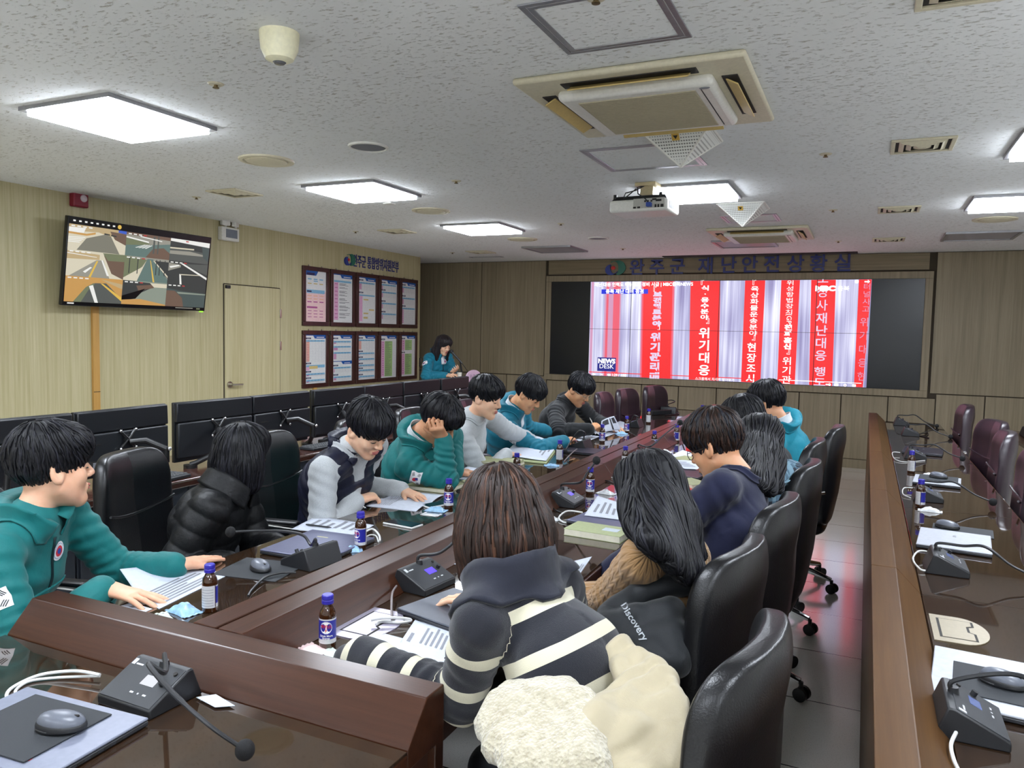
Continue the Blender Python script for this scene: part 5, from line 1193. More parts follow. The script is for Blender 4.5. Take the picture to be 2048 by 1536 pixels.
bag(862, 1030, 0.07, 0.05, 0.004, 5, 'white flat wrapper in front of the clear blue snack bag', bag_w, 7)
bag(1212, 988, 0.085, 0.05, 0.022, -5, 'white crumpled snack bag right of the second microphone', bag_w, 8)
bag(1098, 1040, 0.075, 0.055, 0.02, 30, 'white crumpled wrapper beside the brown bob', bag_w, 9)
bag(1103, 932, 0.08, 0.06, 0.014, 20, 'pale blue pack in front of the open green book', bag_b, 10)
bag(1050, 948, 0.06, 0.045, 0.012, 40, 'small pack with red and blue print beside a bottle left of the ridge', bag_w, 11)
bag(1240, 947, 0.085, 0.055, 0.022, 0, 'white crumpled bag near the pale-labelled bottle right of the ridge', bag_w, 12)
bag(1330, 905, 0.08, 0.05, 0.02, 0, 'white crumpled bag beside the third bottle right of the ridge', bag_w, 13)
bag(1243, 868, 0.09, 0.06, 0.02, 15, 'pale blue pack by the bottle of the man with clear glasses', bag_b, 14)
bag(1858, 952, 0.075, 0.055, 0.02, 0, 'white crumpled bag beside the farther bottle of the right-hand desk', bag_w, 15)
bag(1860, 1023, 0.09, 0.055, 0.02, -5, 'white crumpled bag beside the nearer bottle of the right-hand desk', bag_w, 16)
# ---- cables
cab_w = mat('cable_white', (206, 206, 204), 0.4); cab_k = mat('cable_black', (22, 22, 24), 0.4)
def cable(label, pts, r, cm, name='cable', grp='loose cables'):
    P = [Vector(zz(x, y, ZD+z)) for x, y, z in pts]; out = []
    for i in range(len(P)-1):
        p0, p1, p2, p3 = P[max(i-1, 0)], P[i], P[i+1], P[min(i+2, len(P)-1)]
        for k in range(8): u = k/8; out.append(0.5*((2*p1)+(p2-p0)*u+(2*p0-5*p1+4*p2-p3)*u*u+(3*p1-p0-3*p2+p3)*u**3))
    out.append(P[-1])
    tag(MB().tube(out, r, 8).build(name, cm), label, 'cable', grp)
cable('white cable looping from the near microphone box to the silver laptop', [(200, 1350, .02), (150, 1342, .02), (80, 1350, .01), (25, 1375, .005), (14, 1395, .004), (40, 1400, .004)], 0.004, cab_w)
cable('second white cable loop behind the silver laptop, bottom left', [(200, 1352, .01), (120, 1355, .005), (60, 1362, .005), (32, 1380, .004), (35, 1392, .004)], 0.0035, cab_w)
cable('black cable running from the rear of the left microphone box over the desk', [(592, 1145, .01), (560, 1146, .012), (530, 1155, .01), (505, 1178, .006), (496, 1192, .0035)], 0.0042, cab_k)
cable('white cable loop behind the bottle beside the lilac laptop', [(728, 1065, .03), (745, 1058, .035), (758, 1070, .02), (760, 1082, .004)], 0.004, cab_w)
cable('second thin white cable beside the lilac laptop bottle', [(726, 1078, .01), (740, 1070, .02), (752, 1072, .015), (757, 1084, .004)], 0.003, cab_w)
cable('white cable lying between grey laptop and cable outlet', [(742, 1240, .02), (765, 1236, .022), (800, 1236, .02), (822, 1240, .012), (800, 1245, .008), (765, 1243, .008), (752, 1250, .004)], 0.0045, cab_w)
cable('dark cord hanging from the microphone box into the cable outlet', [(793, 1172, .03), (785, 1185, .04), (783, 1210, .03), (784, 1240, .006)], 0.0035, mat('cord_grey', (120, 112, 112), 0.4))
cable('white cable beside the thick green folder', [(1165, 1025, .02), (1135, 1022, .02), (1118, 1035, .01), (1130, 1045, .004), (1155, 1040, .004)], 0.004, cab_w)
cable('black cord curling beside the second microphone box right of the ridge', [(1120, 1000, .01), (1105, 1005, .01), (1108, 1018, .006), (1125, 1026, .0035)], 0.0035, cab_k)
cable('white cables by the bottle left of the ridge behind the brown bob', [(1043, 945, .03), (1055, 944, .03), (1058, 958, .02), (1047, 972, .004)], 0.0035, cab_w)
cable('white cable loop beside the microphone of the second teal man', [(1190, 868, .04), (1199, 864, .05), (1204, 872, .03), (1200, 884, .004)], 0.004, cab_w)
cable('grey cable from the microphone to the left of the ridge near the open book', [(1154, 898, .02), (1145, 905, .02), (1135, 915, .01), (1128, 923, .0035)], 0.0035, mat('cord_grey', (120, 112, 112), 0.4))
cable('white cables bundled beside the microphone on the right-hand desk', [(1862, 1105, .02), (1838, 1102, .03), (1826, 1118, .02), (1840, 1138, .01), (1858, 1142, .006)], 0.0035, cab_w)
cable('thin white cable by the nearer right-hand bottle', [(1825, 976, .02), (1808, 976, .02), (1806, 988, .01), (1822, 996, .004)], 0.003, cab_w)
cable('white cable by the dark laptop on the right-hand desk', [(1800, 905, .02), (1785, 905, .02), (1790, 918, .01), (1812, 924, .004), (1850, 921, .004)], 0.003, cab_w)
cable('black cables lying across the right-hand desk far end', [(1815, 862, .01), (1835, 868, .01), (1856, 866, .008), (1848, 873, .004), (1825, 868, .004), (1858, 876, .004)], 0.004, cab_k)
cable('white cable at the bottom right corner of the right-hand desk', [(1912, 1465, .03), (1902, 1490, .03), (1908, 1520, .02), (1920, 1545, .005)], 0.004, cab_w)
cable('black cable lying on the glass right of the ridge', [(1195, 960, .004), (1215, 962, .006), (1232, 968, .004)], 0.004, cab_k)
# far left-hand desk: extension box and leads
p = Vector((-2.0, 8.15, ZD))
t = thing('extension_block', 'dark extension block with leads on the far end of the left desk', 'extension block', p, R_(60))
MB().box((0, 0, 0.025), (0.30, 0.07, 0.05)).build('body', dev, t, bevel=0.006)
b = MB(); b.tube([(0.15, 0, 0.03), (0.22, 0.02, 0.03), (0.27, -0.03, 0.01), (0.18, -0.10, 0.005), (-0.05, -0.12, 0.005)], 0.006, 8); b.build('lead', cab_k, t)
# clear-wrap film on the slope of the right-hand desk
# pens
def pen(a, c, r, label, cm, tip=None):
    a, c = Vector(a), Vector(c); t = thing('pen', label, 'pen', a, 0, 'pens'); d = c-a
    MB().tube([(0, 0, 0), d*0.05, d*0.85, d], [r*0.8, r, r, r*0.35], 10).build('barrel', cm, t)
    n_ = d.normalized(); MB().tube([d*0.08, d*0.3], [r*1.15, r*1.15], 10).build('clip_ring', tip or dev, t)
pen(zz(612, 1049, ZD+.008), zz(663, 1055, ZD+.008), 0.004, 'black pen lying on the stapled sheets by the puffer jacket', dev)
# ------------------------------------------------------------------ organic surfaces: blended round cones on a grid, meshed with surface nets
class Blob:
    def __init__(s, h=0.006): s.h = h; s.ops = []
    def cone(s, a, b, ra, rb=None, k=0.02, n=None, sq=1.0, sub=False):
        s.ops.append(('c', np.array(a, float), np.array(b, float), ra, ra if rb is None else rb, k, None if n is None else np.array(n, float), sq, sub)); return s
    def ell(s, c, r, Rm=None, k=0.02, sub=False):
        if isinstance(r, (int, float)): r = (r, r, r)
        s.ops.append(('e', np.array(c, float), np.array(r, float), None if Rm is None else np.array(Rm, float), k, sub)); return s
    def mesh(s):
        lo = np.full(3, 1e9); hi = np.full(3, -1e9)
        for o in s.ops:
            if o[-1]: continue
            if o[0] == 'c': m = max(o[3], o[4]); pts = (o[1]-m, o[2]-m, o[1]+m, o[2]+m)
            else: m = o[2].max(); pts = (o[1]-m, o[1]+m)
            for p in pts: lo = np.minimum(lo, p); hi = np.maximum(hi, p)
        h = s.h; lo -= 0.02+2*h; hi += 0.02+2*h
        n = np.ceil((hi-lo)/h).astype(int)+1
        V = np.full(n, 0.5, np.float32)
        ax = [lo[i]+h*np.arange(n[i]) for i in range(3)]
        for o in s.ops:
            if o[0] == 'c':
                _, a, b, ra, rb, k, nn, sq, sub = o; m = max(ra, rb)+k+2.5*h; l2 = np.minimum(a, b)-m; h2 = np.maximum(a, b)+m
            else:
                _, c, r, Rm, k, sub = o; m = r.max()+k+2.5*h; l2 = c-m; h2 = c+m
            i0 = np.clip(np.floor((l2-lo)/h).astype(int), 0, n-1); i1 = np.clip(np.ceil((h2-lo)/h).astype(int)+1, 0, n)
            if (i1 <= i0).any(): continue
            X, Y, Z = (q.astype(np.float32) for q in np.meshgrid(*[ax[i][i0[i]:i1[i]] for i in range(3)], indexing='ij', sparse=True))
            if o[0] == 'c':
                d = b-a; L2 = max(1e-9, float(d@d))
                px, py, pz = X-a[0], Y-a[1], Z-a[2]
                t = np.clip((px*d[0]+py*d[1]+pz*d[2])/L2, 0, 1)
                qx, qy, qz = px-t*d[0], py-t*d[1], pz-t*d[2]
                if nn is None: dist = np.sqrt(qx*qx+qy*qy+qz*qz)-(ra+(rb-ra)*t)
                else:
                    w_ = qx*nn[0]+qy*nn[1]+qz*nn[2]; f = 1/sq-1
                    qx, qy, qz = qx+nn[0]*w_*f, qy+nn[1]*w_*f, qz+nn[2]*w_*f
                    dist = (np.sqrt(qx*qx+qy*qy+qz*qz)-(ra+(rb-ra)*t))*(0.5+0.5*sq)
            else:
                px, py, pz = X-c[0], Y-c[1], Z-c[2]
                if Rm is not None:
                    px, py, pz = (Rm[0, i]*px+Rm[1, i]*py+Rm[2, i]*pz for i in range(3))
                k0 = np.sqrt((px/r[0])**2+(py/r[1])**2+(pz/r[2])**2); k1 = np.sqrt((px/r[0]**2)**2+(py/r[1]**2)**2+(pz/r[2]**2)**2)
                dist = k0*(k0-1)/np.maximum(k1, 1e-6)
            sl = tuple(slice(i0[i], i1[i]) for i in range(3)); A = V[sl]
            if sub:
                B_ = -dist; hh = np.maximum(k-np.abs(A-B_), 0)/max(k, 1e-6); V[sl] = np.maximum(A, B_)+hh*hh*k*0.25
            else:
                hh = np.maximum(k-np.abs(A-dist), 0)/max(k, 1e-6); V[sl] = np.minimum(A, dist)-hh*hh*k*0.25
        return nets(V, lo, h)
def nets(V, lo, h):
    S_ = V < 0
    c8 = [S_[i:V.shape[0]-1+i, j:V.shape[1]-1+j, k:V.shape[2]-1+k] for i in (0, 1) for j in (0, 1) for k in (0, 1)]
    cnt = sum(c.astype(np.int8) for c in c8); act = (cnt > 0) & (cnt < 8)
    idx = np.argwhere(act); ids = np.full(act.shape, -1, np.int32); ids[act] = np.arange(len(idx))
    offs = [(i, j, k) for i in (0, 1) for j in (0, 1) for k in (0, 1)]
    vals = np.stack([V[idx[:, 0]+o[0], idx[:, 1]+o[1], idx[:, 2]+o[2]] for o in offs], 1)
    P = np.zeros((len(idx), 3)); N = np.zeros(len(idx))
    for a in range(8):
        for b in range(a+1, 8):
            oa, ob = np.array(offs[a]), np.array(offs[b])
            if np.abs(oa-ob).sum() != 1: continue
            m = (vals[:, a] < 0) != (vals[:, b] < 0)
            t = vals[m, a]/(vals[m, a]-vals[m, b]); P[m] += oa+t[:, None]*(ob-oa); N[m] += 1
    P = lo+h*(idx+P/N[:, None])
    F = []
    for ax in range(3):
        sh = [slice(None)]*3; s0 = sh.copy(); s1 = sh.copy(); s0[ax] = slice(0, -1); s1[ax] = slice(1, None)
        a, b = S_[tuple(s0)], S_[tuple(s1)]; e = np.argwhere(a != b); fl = a[a != b]
        u, v = (ax+1) % 3, (ax+2) % 3
        ok = (e[:, u] > 0) & (e[:, v] > 0) & (e[:, u] < V.shape[u]-1) & (e[:, v] < V.shape[v]-1); e = e[ok]; fl = fl[ok]
        def cid(du, dv): q = e.copy(); q[:, u] -= du; q[:, v] -= dv; return ids[q[:, 0], q[:, 1], q[:, 2]]
        quad = np.stack([cid(1, 1), cid(0, 1), cid(0, 0), cid(1, 0)], 1)
        quad[~fl] = quad[~fl][:, ::-1]; F.append(quad)
    return P, np.concatenate(F)
def vnormals(P, F):
    n = np.cross(P[F[:, 2]]-P[F[:, 0]], P[F[:, 3]]-P[F[:, 1]]); N = np.zeros_like(P)
    for i in range(4): np.add.at(N, F[:, i], n)
    return N/np.maximum(np.linalg.norm(N, axis=1), 1e-9)[:, None]
def relax(P, F, it=2, f=0.5):
    for _ in range(it):
        A = np.zeros_like(P); C_ = np.zeros(len(P))
        for i in range(4):
            j = F[:, (i+1) % 4]; np.add.at(A, F[:, i], P[j]); np.add.at(C_, F[:, i], 1); np.add.at(A, j, P[F[:, i]]); np.add.at(C_, j, 1)
        P = P+(A/np.maximum(C_, 1)[:, None]-P)*f
    return P
def obj_pf(name, P, F, mats, parent, attrs=None):
    me = bpy.data.meshes.new(name)
    Mi = np.array(wm(parent).inverted()) if parent is not None else np.eye(4)
    Q = P @ Mi[:3, :3].T+Mi[:3, 3]
    me.vertices.add(len(Q)); me.vertices.foreach_set('co', Q.astype(np.float32).ravel())
    me.loops.add(F.size); me.loops.foreach_set('vertex_index', F.astype(np.int32).ravel())
    me.polygons.add(len(F)); me.polygons.foreach_set('loop_start', np.arange(0, F.size, 4, dtype=np.int32))
    me.polygons.foreach_set('use_smooth', np.ones(len(F), bool))
    for k, a in (attrs or {}).items():
        at = me.attributes.new(k, 'FLOAT', 'POINT'); at.data.foreach_set('value', a.astype(np.float32))
    me.update(calc_edges=True); me.validate()
    for q in (mats if isinstance(mats, (list, tuple)) else [mats]): me.materials.append(q)
    o = bpy.data.objects.new(name, me); COL.objects.link(o); o.parent = parent
    return o
def bones_uv(P, bones):
    """bones: (a, b, u0, front, id); nearest bone gives u = length along, v = girth"""
    best = np.full(len(P), 1e9); U_ = np.zeros(len(P)); Vv = np.zeros(len(P)); I = np.zeros(len(P))
    for a, b, u0, fr, bid, rad in bones:
        a, b = np.array(a, float), np.array(b, float); d = b-a; L = np.linalg.norm(d); q = d/L
        t = (P-a)@q; tc = np.clip(t, 0, L); w_ = P-a-tc[:, None]*q; dist = np.linalg.norm(w_, axis=1)-rad
        f = np.array(fr, float); f = f-q*(f@q); f /= np.linalg.norm(f); g = np.cross(q, f)
        m = dist < best; best[m] = dist[m]; U_[m] = u0+t[m]; Vv[m] = np.arctan2(w_[m]@g, w_[m]@f); I[m] = bid
    return U_, Vv, I
def bumpy(P, sc_, seed=0):
    r = np.random.RandomState(seed); o = np.zeros(len(P))
    for i in range(7):
        k = r.normal(size=3); k /= np.linalg.norm(k); f = sc_*(0.6+1.3*r.rand()); o += np.sin(P@k*f+r.rand()*6.28+1.3*np.sin(P@np.roll(k, 1)*f*0.7+r.rand()*6))/(1+0.25*i)
    return o/2.6
V3 = lambda *a: np.array(a, float)
def unit(v): v = np.array(v, float); return v/max(1e-9, np.linalg.norm(v))
def vec(p): return np.array([p[0], p[1], p[2]], float)

# ------------------------------------------------------------------ materials of people
def skin_mat(name, c):
    if name in MATS: return MATS[name]
    mt, nt, b = _new(name); v = noise(nt, coords(nt), 22, 4)
    c1 = S(c); c0 = (c1[0]*0.92, c1[1]*0.80, c1[2]*0.76)
    nt.links.new(ramp(nt, v, [(0.3, c0), (0.66, c1)]), b.inputs['Base Color'])
    b.inputs['Roughness'].default_value = 0.48; b.inputs['Subsurface Weight'].default_value = 0.15; b.inputs['Subsurface Scale'].default_value = 0.01
    b.inputs['Subsurface Radius'].default_value = (1, 0.35, 0.2)
    MATS[name] = mt; return mt
def cloth(name, c, sc_=35, bd=0.0012, amt=0.05, rough=0.8, fine=700, fb=0.0004, sheen=0.2):
    if name in MATS: return MATS[name]
    mt, nt, b = _new(name); cl = S(c)
    v = noise(nt, coords(nt), sc_, 4); f = noise(nt, coords(nt), fine, 2)
    nt.links.new(ramp(nt, v, [(0.3, tuple(x*(1-amt) for x in cl)), (0.7, tuple(x*(1+amt) for x in cl))]), b.inputs['Base Color'])
    b.inputs['Roughness'].default_value = rough; b.inputs['Sheen Weight'].default_value = sheen; b.inputs['Specular IOR Level'].default_value = 0.3
    bump(nt, b, mth(nt, 'ADD', mth(nt, 'MULTIPLY', v, bd), mth(nt, 'MULTIPLY', f, fb)), 1.0)
    MATS[name] = mt; return mt
def attr(nt, n): a = nd(nt, 'ShaderNodeAttribute'); a.attribute_name = n; return a.outputs['Fac']
def heather(name, c):
    if name in MATS: return MATS[name]
    mt, nt, b = _new(name); cl = S(c); v = noise(nt, coords(nt), 420, 3, 0.7)
    nt.links.new(ramp(nt, v, [(0.32, tuple(x*0.72 for x in cl)), (0.6, tuple(min(1, x*1.1) for x in cl))]), b.inputs['Base Color'])
    b.inputs['Roughness'].default_value = 0.9; b.inputs['Sheen Weight'].default_value = 0.3; bump(nt, b, v, 0.0008)
    MATS[name] = mt; return mt
def striped():
    mt, nt, b = _new('striped_knit'); u = attr(nt, 'u'); bid = attr(nt, 'part')
    f = mth(nt, 'FRACT', mth(nt, 'DIVIDE', u, 0.098)); s = mth(nt, 'LESS_THAN', f, 0.29); g = mth(nt, 'GREATER_THAN', u, 0.09)
    rib = noise(nt, coords(nt), 600, 2)
    nt.links.new(mixc(nt, mth(nt, 'MULTIPLY', s, g), S((13, 15, 27)), S((204, 198, 174))), b.inputs['Base Color'])
    b.inputs['Roughness'].default_value = 0.92; b.inputs['Sheen Weight'].default_value = 0.25; bump(nt, b, rib, 0.0012); return mt
def cable_knit():
    mt, nt, b = _new('cable_knit'); u = attr(nt, 'u'); v = attr(nt, 'v')
    rows = mth(nt, 'SINE', mth(nt, 'MULTIPLY', v, 16.0))
    tw = mth(nt, 'SINE', mth(nt, 'ADD', mth(nt, 'MULTIPLY', u, 130.0), mth(nt, 'MULTIPLY', rows, 2.2)))
    hgt = mth(nt, 'ADD', mth(nt, 'MULTIPLY', rows, 0.6), mth(nt, 'MULTIPLY', tw, 0.35))
    fz = noise(nt, coords(nt), 900, 2)
    hgt = mth(nt, 'ADD', hgt, mth(nt, 'MULTIPLY', fz, 0.5))
    nt.links.new(ramp(nt, fz, [(0.3, S((150, 112, 68))), (0.7, S((184, 144, 96)))]), b.inputs['Base Color'])
    b.inputs['Roughness'].default_value = 0.92; b.inputs['Sheen Weight'].default_value = 0.3; bump(nt, b, hgt, 0.004, 0.8); return mt
def plaid():
    mt, nt, b = _new('plaid_flannel'); u = attr(nt, 'u'); v = attr(nt, 'v')
    fu = mth(nt, 'FRACT', mth(nt, 'DIVIDE', u, 0.075)); fv = mth(nt, 'FRACT', mth(nt, 'MULTIPLY', v, 2.0))
    a = mth(nt, 'LESS_THAN', fu, 0.3); c = mth(nt, 'LESS_THAN', fv, 0.3); l = mth(nt, 'LESS_THAN', mth(nt, 'ABSOLUTE', mth(nt, 'SUBTRACT', fu, 0.6)), 0.03)
    k = mth(nt, 'ADD', mth(nt, 'MULTIPLY', a, 0.5), mth(nt, 'MULTIPLY', c, 0.5))
    c1 = ramp(nt, k, [(0.0, S((34, 40, 52))), (0.5, S((78, 104, 122))), (1.0, S((118, 148, 164)))])
    nt.links.new(mixc(nt, l, c1, S((176, 186, 190))), b.inputs['Base Color']); b.inputs['Roughness'].default_value = 0.85; return mt
def hair_mat(name, c, c2=None):
    if name in MATS: return MATS[name]
    mt, nt, b = _new(name); v = noise(nt, coords(nt, (1, 1, 0.15)), 240, 2)
    nt.links.new(ramp(nt, v, [(0.3, S(c)), (0.75, S(c2 or tuple(x*1.7+4 for x in c)))]), b.inputs['Base Color'])
    b.inputs['Roughness'].default_value = 0.50; b.inputs['Specular IOR Level'].default_value = 0.28; b.inputs['Anisotropic'].default_value = 0.5
    MATS[name] = mt; return mt
hair_k = hair_mat('hair_black', (11, 11, 14)); hair_k2 = hair_mat('hair_black_sheen', (20, 20, 25)); hair_b = hair_mat('hair_dark_brown', (26, 18, 15)); hair_b2 = hair_mat('hair_brown_light', (52, 33, 23)); hair_b3 = hair_mat('hair_brown_mid', (38, 25, 20)); hair_pr = hair_mat('hair_presenter', (24, 19, 20))
lip_m = mat('lip_rose', (170, 96, 88), 0.45); lash = mat('lash_dark', (24, 18, 16), 0.6); eye_m = mat('eye_dark', (20, 14, 12), 0.15)
teal = cloth('jacket_teal', (6, 104, 104), 26, 0.002, 0.05, 0.62, sheen=0.1); teal_b = cloth('jacket_teal_blue', (4, 104, 126), 26, 0.002, 0.05, 0.62, sheen=0.1); teal_l = cloth('jacket_teal_bright', (20, 134, 156), 26, 0.002, 0.05, 0.62, sheen=0.1)
navy_v = cloth('vest_navy', (20, 23, 42), 30, 0.002, 0.08, 0.45, sheen=0.0); navy = cloth('sweater_navy', (15, 20, 50), 40, 0.001); black_c = cloth('top_black', (18, 20, 23), 40, 0.001); puff = cloth('puffer_black', (15, 16, 18), 36, 0.003, 0.1, 0.5, sheen=0.0)
grey_h = heather('sweat_grey', (176, 180, 182)); dark_t = cloth('trousers_dark', (30, 31, 36), 30, 0.001); shoe_m = mat('shoe_black', (22, 21, 22), 0.4); white_t = cloth('shirt_white', (214, 216, 220), 30, 0.001); nylon = cloth('coat_nylon', (164, 153, 127), 22, 0.003, 0.04, 0.5)
patch_m = [mat('patch_white', (232, 232, 234), 0.6), mat('patch_red', (196, 40, 56), 0.6), mat('patch_blue', (34, 58, 140), 0.6), mat('patch_black', (38, 38, 42), 0.6), mat('patch_sky', (120, 160, 200), 0.6)]
zip_m = mat('zip_dark', (14, 40, 44), 0.5)

# ------------------------------------------------------------------ anatomy
def head_frame(yaw, pitch, roll=0.0):
    y, p = R_(yaw), R_(pitch)
    f = V3(math.cos(y)*math.cos(p), math.sin(y)*math.cos(p), math.sin(p)); r = V3(math.sin(y), -math.cos(y), 0); u = np.cross(r, f)
    c, s = math.cos(R_(roll)), math.sin(R_(roll)); r2 = c*r+s*u; u2 = np.cross(r2, f)
    return np.stack([r2, f, u2], 1)            # columns: right, forward, up
def add_head(B, c, A, s, nb):
    def L(*p): return c+A@(np.array(p)*s)
    def E(p, r, k=0.02, Rm=None, sub=False): B.ell(L(*p), tuple(q*s for q in r), A if Rm is None else A@np.array(Rm), k, sub)
    E((0, -.012, .03), (.077, .096, .087)); E((0, .028, -.035), (.063, .062, .082), .03)
    for q in (-1, 1):
        B.cone(L(q*.050, .0, -.055), L(q*.008, .064, -.103), .024*s, .019*s, .03)
        E((q*.037, .058, -.030), (.026, .024, .026), .02)
    E((0, .068, -.101), (.022, .018, .016), .015)
    B.cone(L(-.034, .074, .022), L(.034, .074, .022), .015*s, None, .015)
    for q in (-1, 1): E((q*.032, .098, .004), (.018, .015, .011), .010, sub=True)
    B.cone(L(0, .086, .016), L(0, .1085, -.026), .0075*s, .0115*s, .012)
    for q in (-1, 1):
        E((q*.012, .098, -.032), (.008, .010, .007), .007); E((q*.032, .078, .002), (.0155, .0125, .0115), .004)
    E((0, .088, -.062), (.024, .010, .007), .008); E((0, .086, -.073), (.021, .010, .008), .008); E((0, .101, -.0665), (.022, .008, .0016), .003, sub=True)
    for q in (-1, 1):
        Re = rotm(0, R_(q*-8), R_(q*25)); E((q*.080, -.010, -.006), (.0095, .024, .036), .008, Re); E((q*.090, -.005, -.002), (.011, .014, .022), .003, Re, sub=True)
    B.cone(L(0, -.024, -.055), nb, .047*s, .049*s, .03)
    return L
def add_hand(B, w_, d, n, side, s=1.0, curl=(.25, .3, .35, .4), thumb=(0.6, 0.25), spread=0.10):
    """w_ wrist, d finger direction, n palm normal (where the palm looks); side +1: thumb on +(d x n)"""
    d = unit(d); n = unit(np.array(n)-d*(np.array(n)@d)); t = np.cross(d, n)*side
    K = []
    for i, (o, kl) in enumerate(((.030, .088), (.010, .093), (-.010, .088), (-.028, .080))):
        kp = w_+d*kl*s+t*o*s-n*(0.004 if i in (1, 2) else 0.0)*s; K.append(kp)
        B.cone(w_+t*o*0.55*s+d*.008*s, kp, .0165*s, .0125*s, .014, n, 0.8)
    B.cone(w_-d*.012*s, w_+d*.012*s, .025*s, .025*s, .02, n, 0.75)
    lens = ((.042, .026, .020), (.047, .030, .021), (.043, .028, .020), (.033, .021, .018))
    tips = []
    for i in range(4):
        p = K[i]; a = 0.0; dd = unit(d+t*(1.5-i)*spread)
        for j, l in enumerate(lens[i]):
            a += curl[i]*(0.8 if j == 0 else 1.0); q = p+(dd*math.cos(a)+n*math.sin(a))*l*s
            r0 = (.0094, .0088, .0080)[j]*s; B.cone(p, q, r0, r0*0.92, .003); p = q
        tips.append(p)
    b0 = w_+d*.022*s+t*.022*s+n*.004*s; td = unit(d*math.cos(thumb[0])+t*math.sin(thumb[0])+n*thumb[1])
    B.cone(w_+d*.01*s+t*.01*s, b0+td*.030*s, .017*s, .0125*s, .012); p1 = b0+td*.034*s; td2 = unit(td+d*0.45+n*0.25)
    B.cone(p1-td*.01*s, p1+td2*.030*s, .0112*s, .0098*s, .004); td3 = unit(td2+d*0.3+n*0.2); B.cone(p1+td2*.030*s, p1+td2*.030*s+td3*.022*s, .0098*s, .0082*s, .004)
    return tips, p1+td2*.030*s+td3*.022*s, K
def ik(a, b, l1, l2, hint):
    a, b = np.array(a, float), np.array(b, float); d = b-a; L = np.linalg.norm(d); q = d/L; L = min(L, (l1+l2)*0.995)
    x = (l1*l1-l2*l2+L*L)/(2*L); hh = math.sqrt(max(0, l1*l1-x*x)); h_ = np.array(hint, float); h_ = h_-q*(h_@q); h_ /= np.linalg.norm(h_)
    return a+q*x+h_*hh, a+q*L
def strands(name, hullP, hullF, crown, A, down, nlock, length, rad, mats, parent, seed=1, lift=0.0, zmin=None, wav=0.0, probs=None, keep=None, part=0.0, droop=0.6):
    """locks that follow the hull from the crown outwards and down"""
    rnd = random.Random(seed); bv = BVHTree.FromPolygons([tuple(p) for p in hullP], [tuple(int(i) for i in f) for f in hullF])
    mb = MB(); cr = Vector(crown); dn = Vector(down).normalized(); N = len(hullP); made = 0; tries = 0
    while made < nlock and tries < nlock*4:
        tries += 1; p = Vector(hullP[rnd.randrange(N)])
        if keep and not keep(p): continue
        pts = []; ok = True; steps = 8; st = length*(0.7+0.6*rnd.random())/steps; ph = rnd.random()*6.28; sw = (rnd.random()-0.5)
        for i in range(steps+1):
            loc, nn, _, _ = bv.find_nearest(p)
            if loc is None: ok = False; break
            q = loc+nn*(0.0015+lift*(i/steps)**2*rnd.random()); pts.append(q)
            out = (loc-cr); fl = out-nn*out.dot(nn); fl = fl.normalized() if fl.length > 1e-5 else dn
            dd = (fl*(1-droop)+dn*droop); dd = dd-nn*dd.dot(nn); dd = dd.normalized() if dd.length > 1e-4 else fl
            side_ = nn.cross(dd); dd = dd+side_*(sw*0.25+wav*math.sin(ph+i*0.9))
            p = q+dd.normalized()*st
        if not ok or len(pts) < 4: continue
        r = rad*(0.6+0.8*rnd.random()); k = len(pts); made += 1
        mi = 0
        if len(mats) > 1:
            x = rnd.random(); acc = 0
            for i_, pr in enumerate(probs or [1/len(mats)]*len(mats)):
                acc += pr
                if x < acc: mi = i_; break
        mb.tube(pts, [r*(0.5+0.9*math.sin(PI*min(1, (j+0.8)/(k))**0.8)) if j < k-1 else r*0.1 for j in range(k)], 5, mi, caps=False)
    return mb
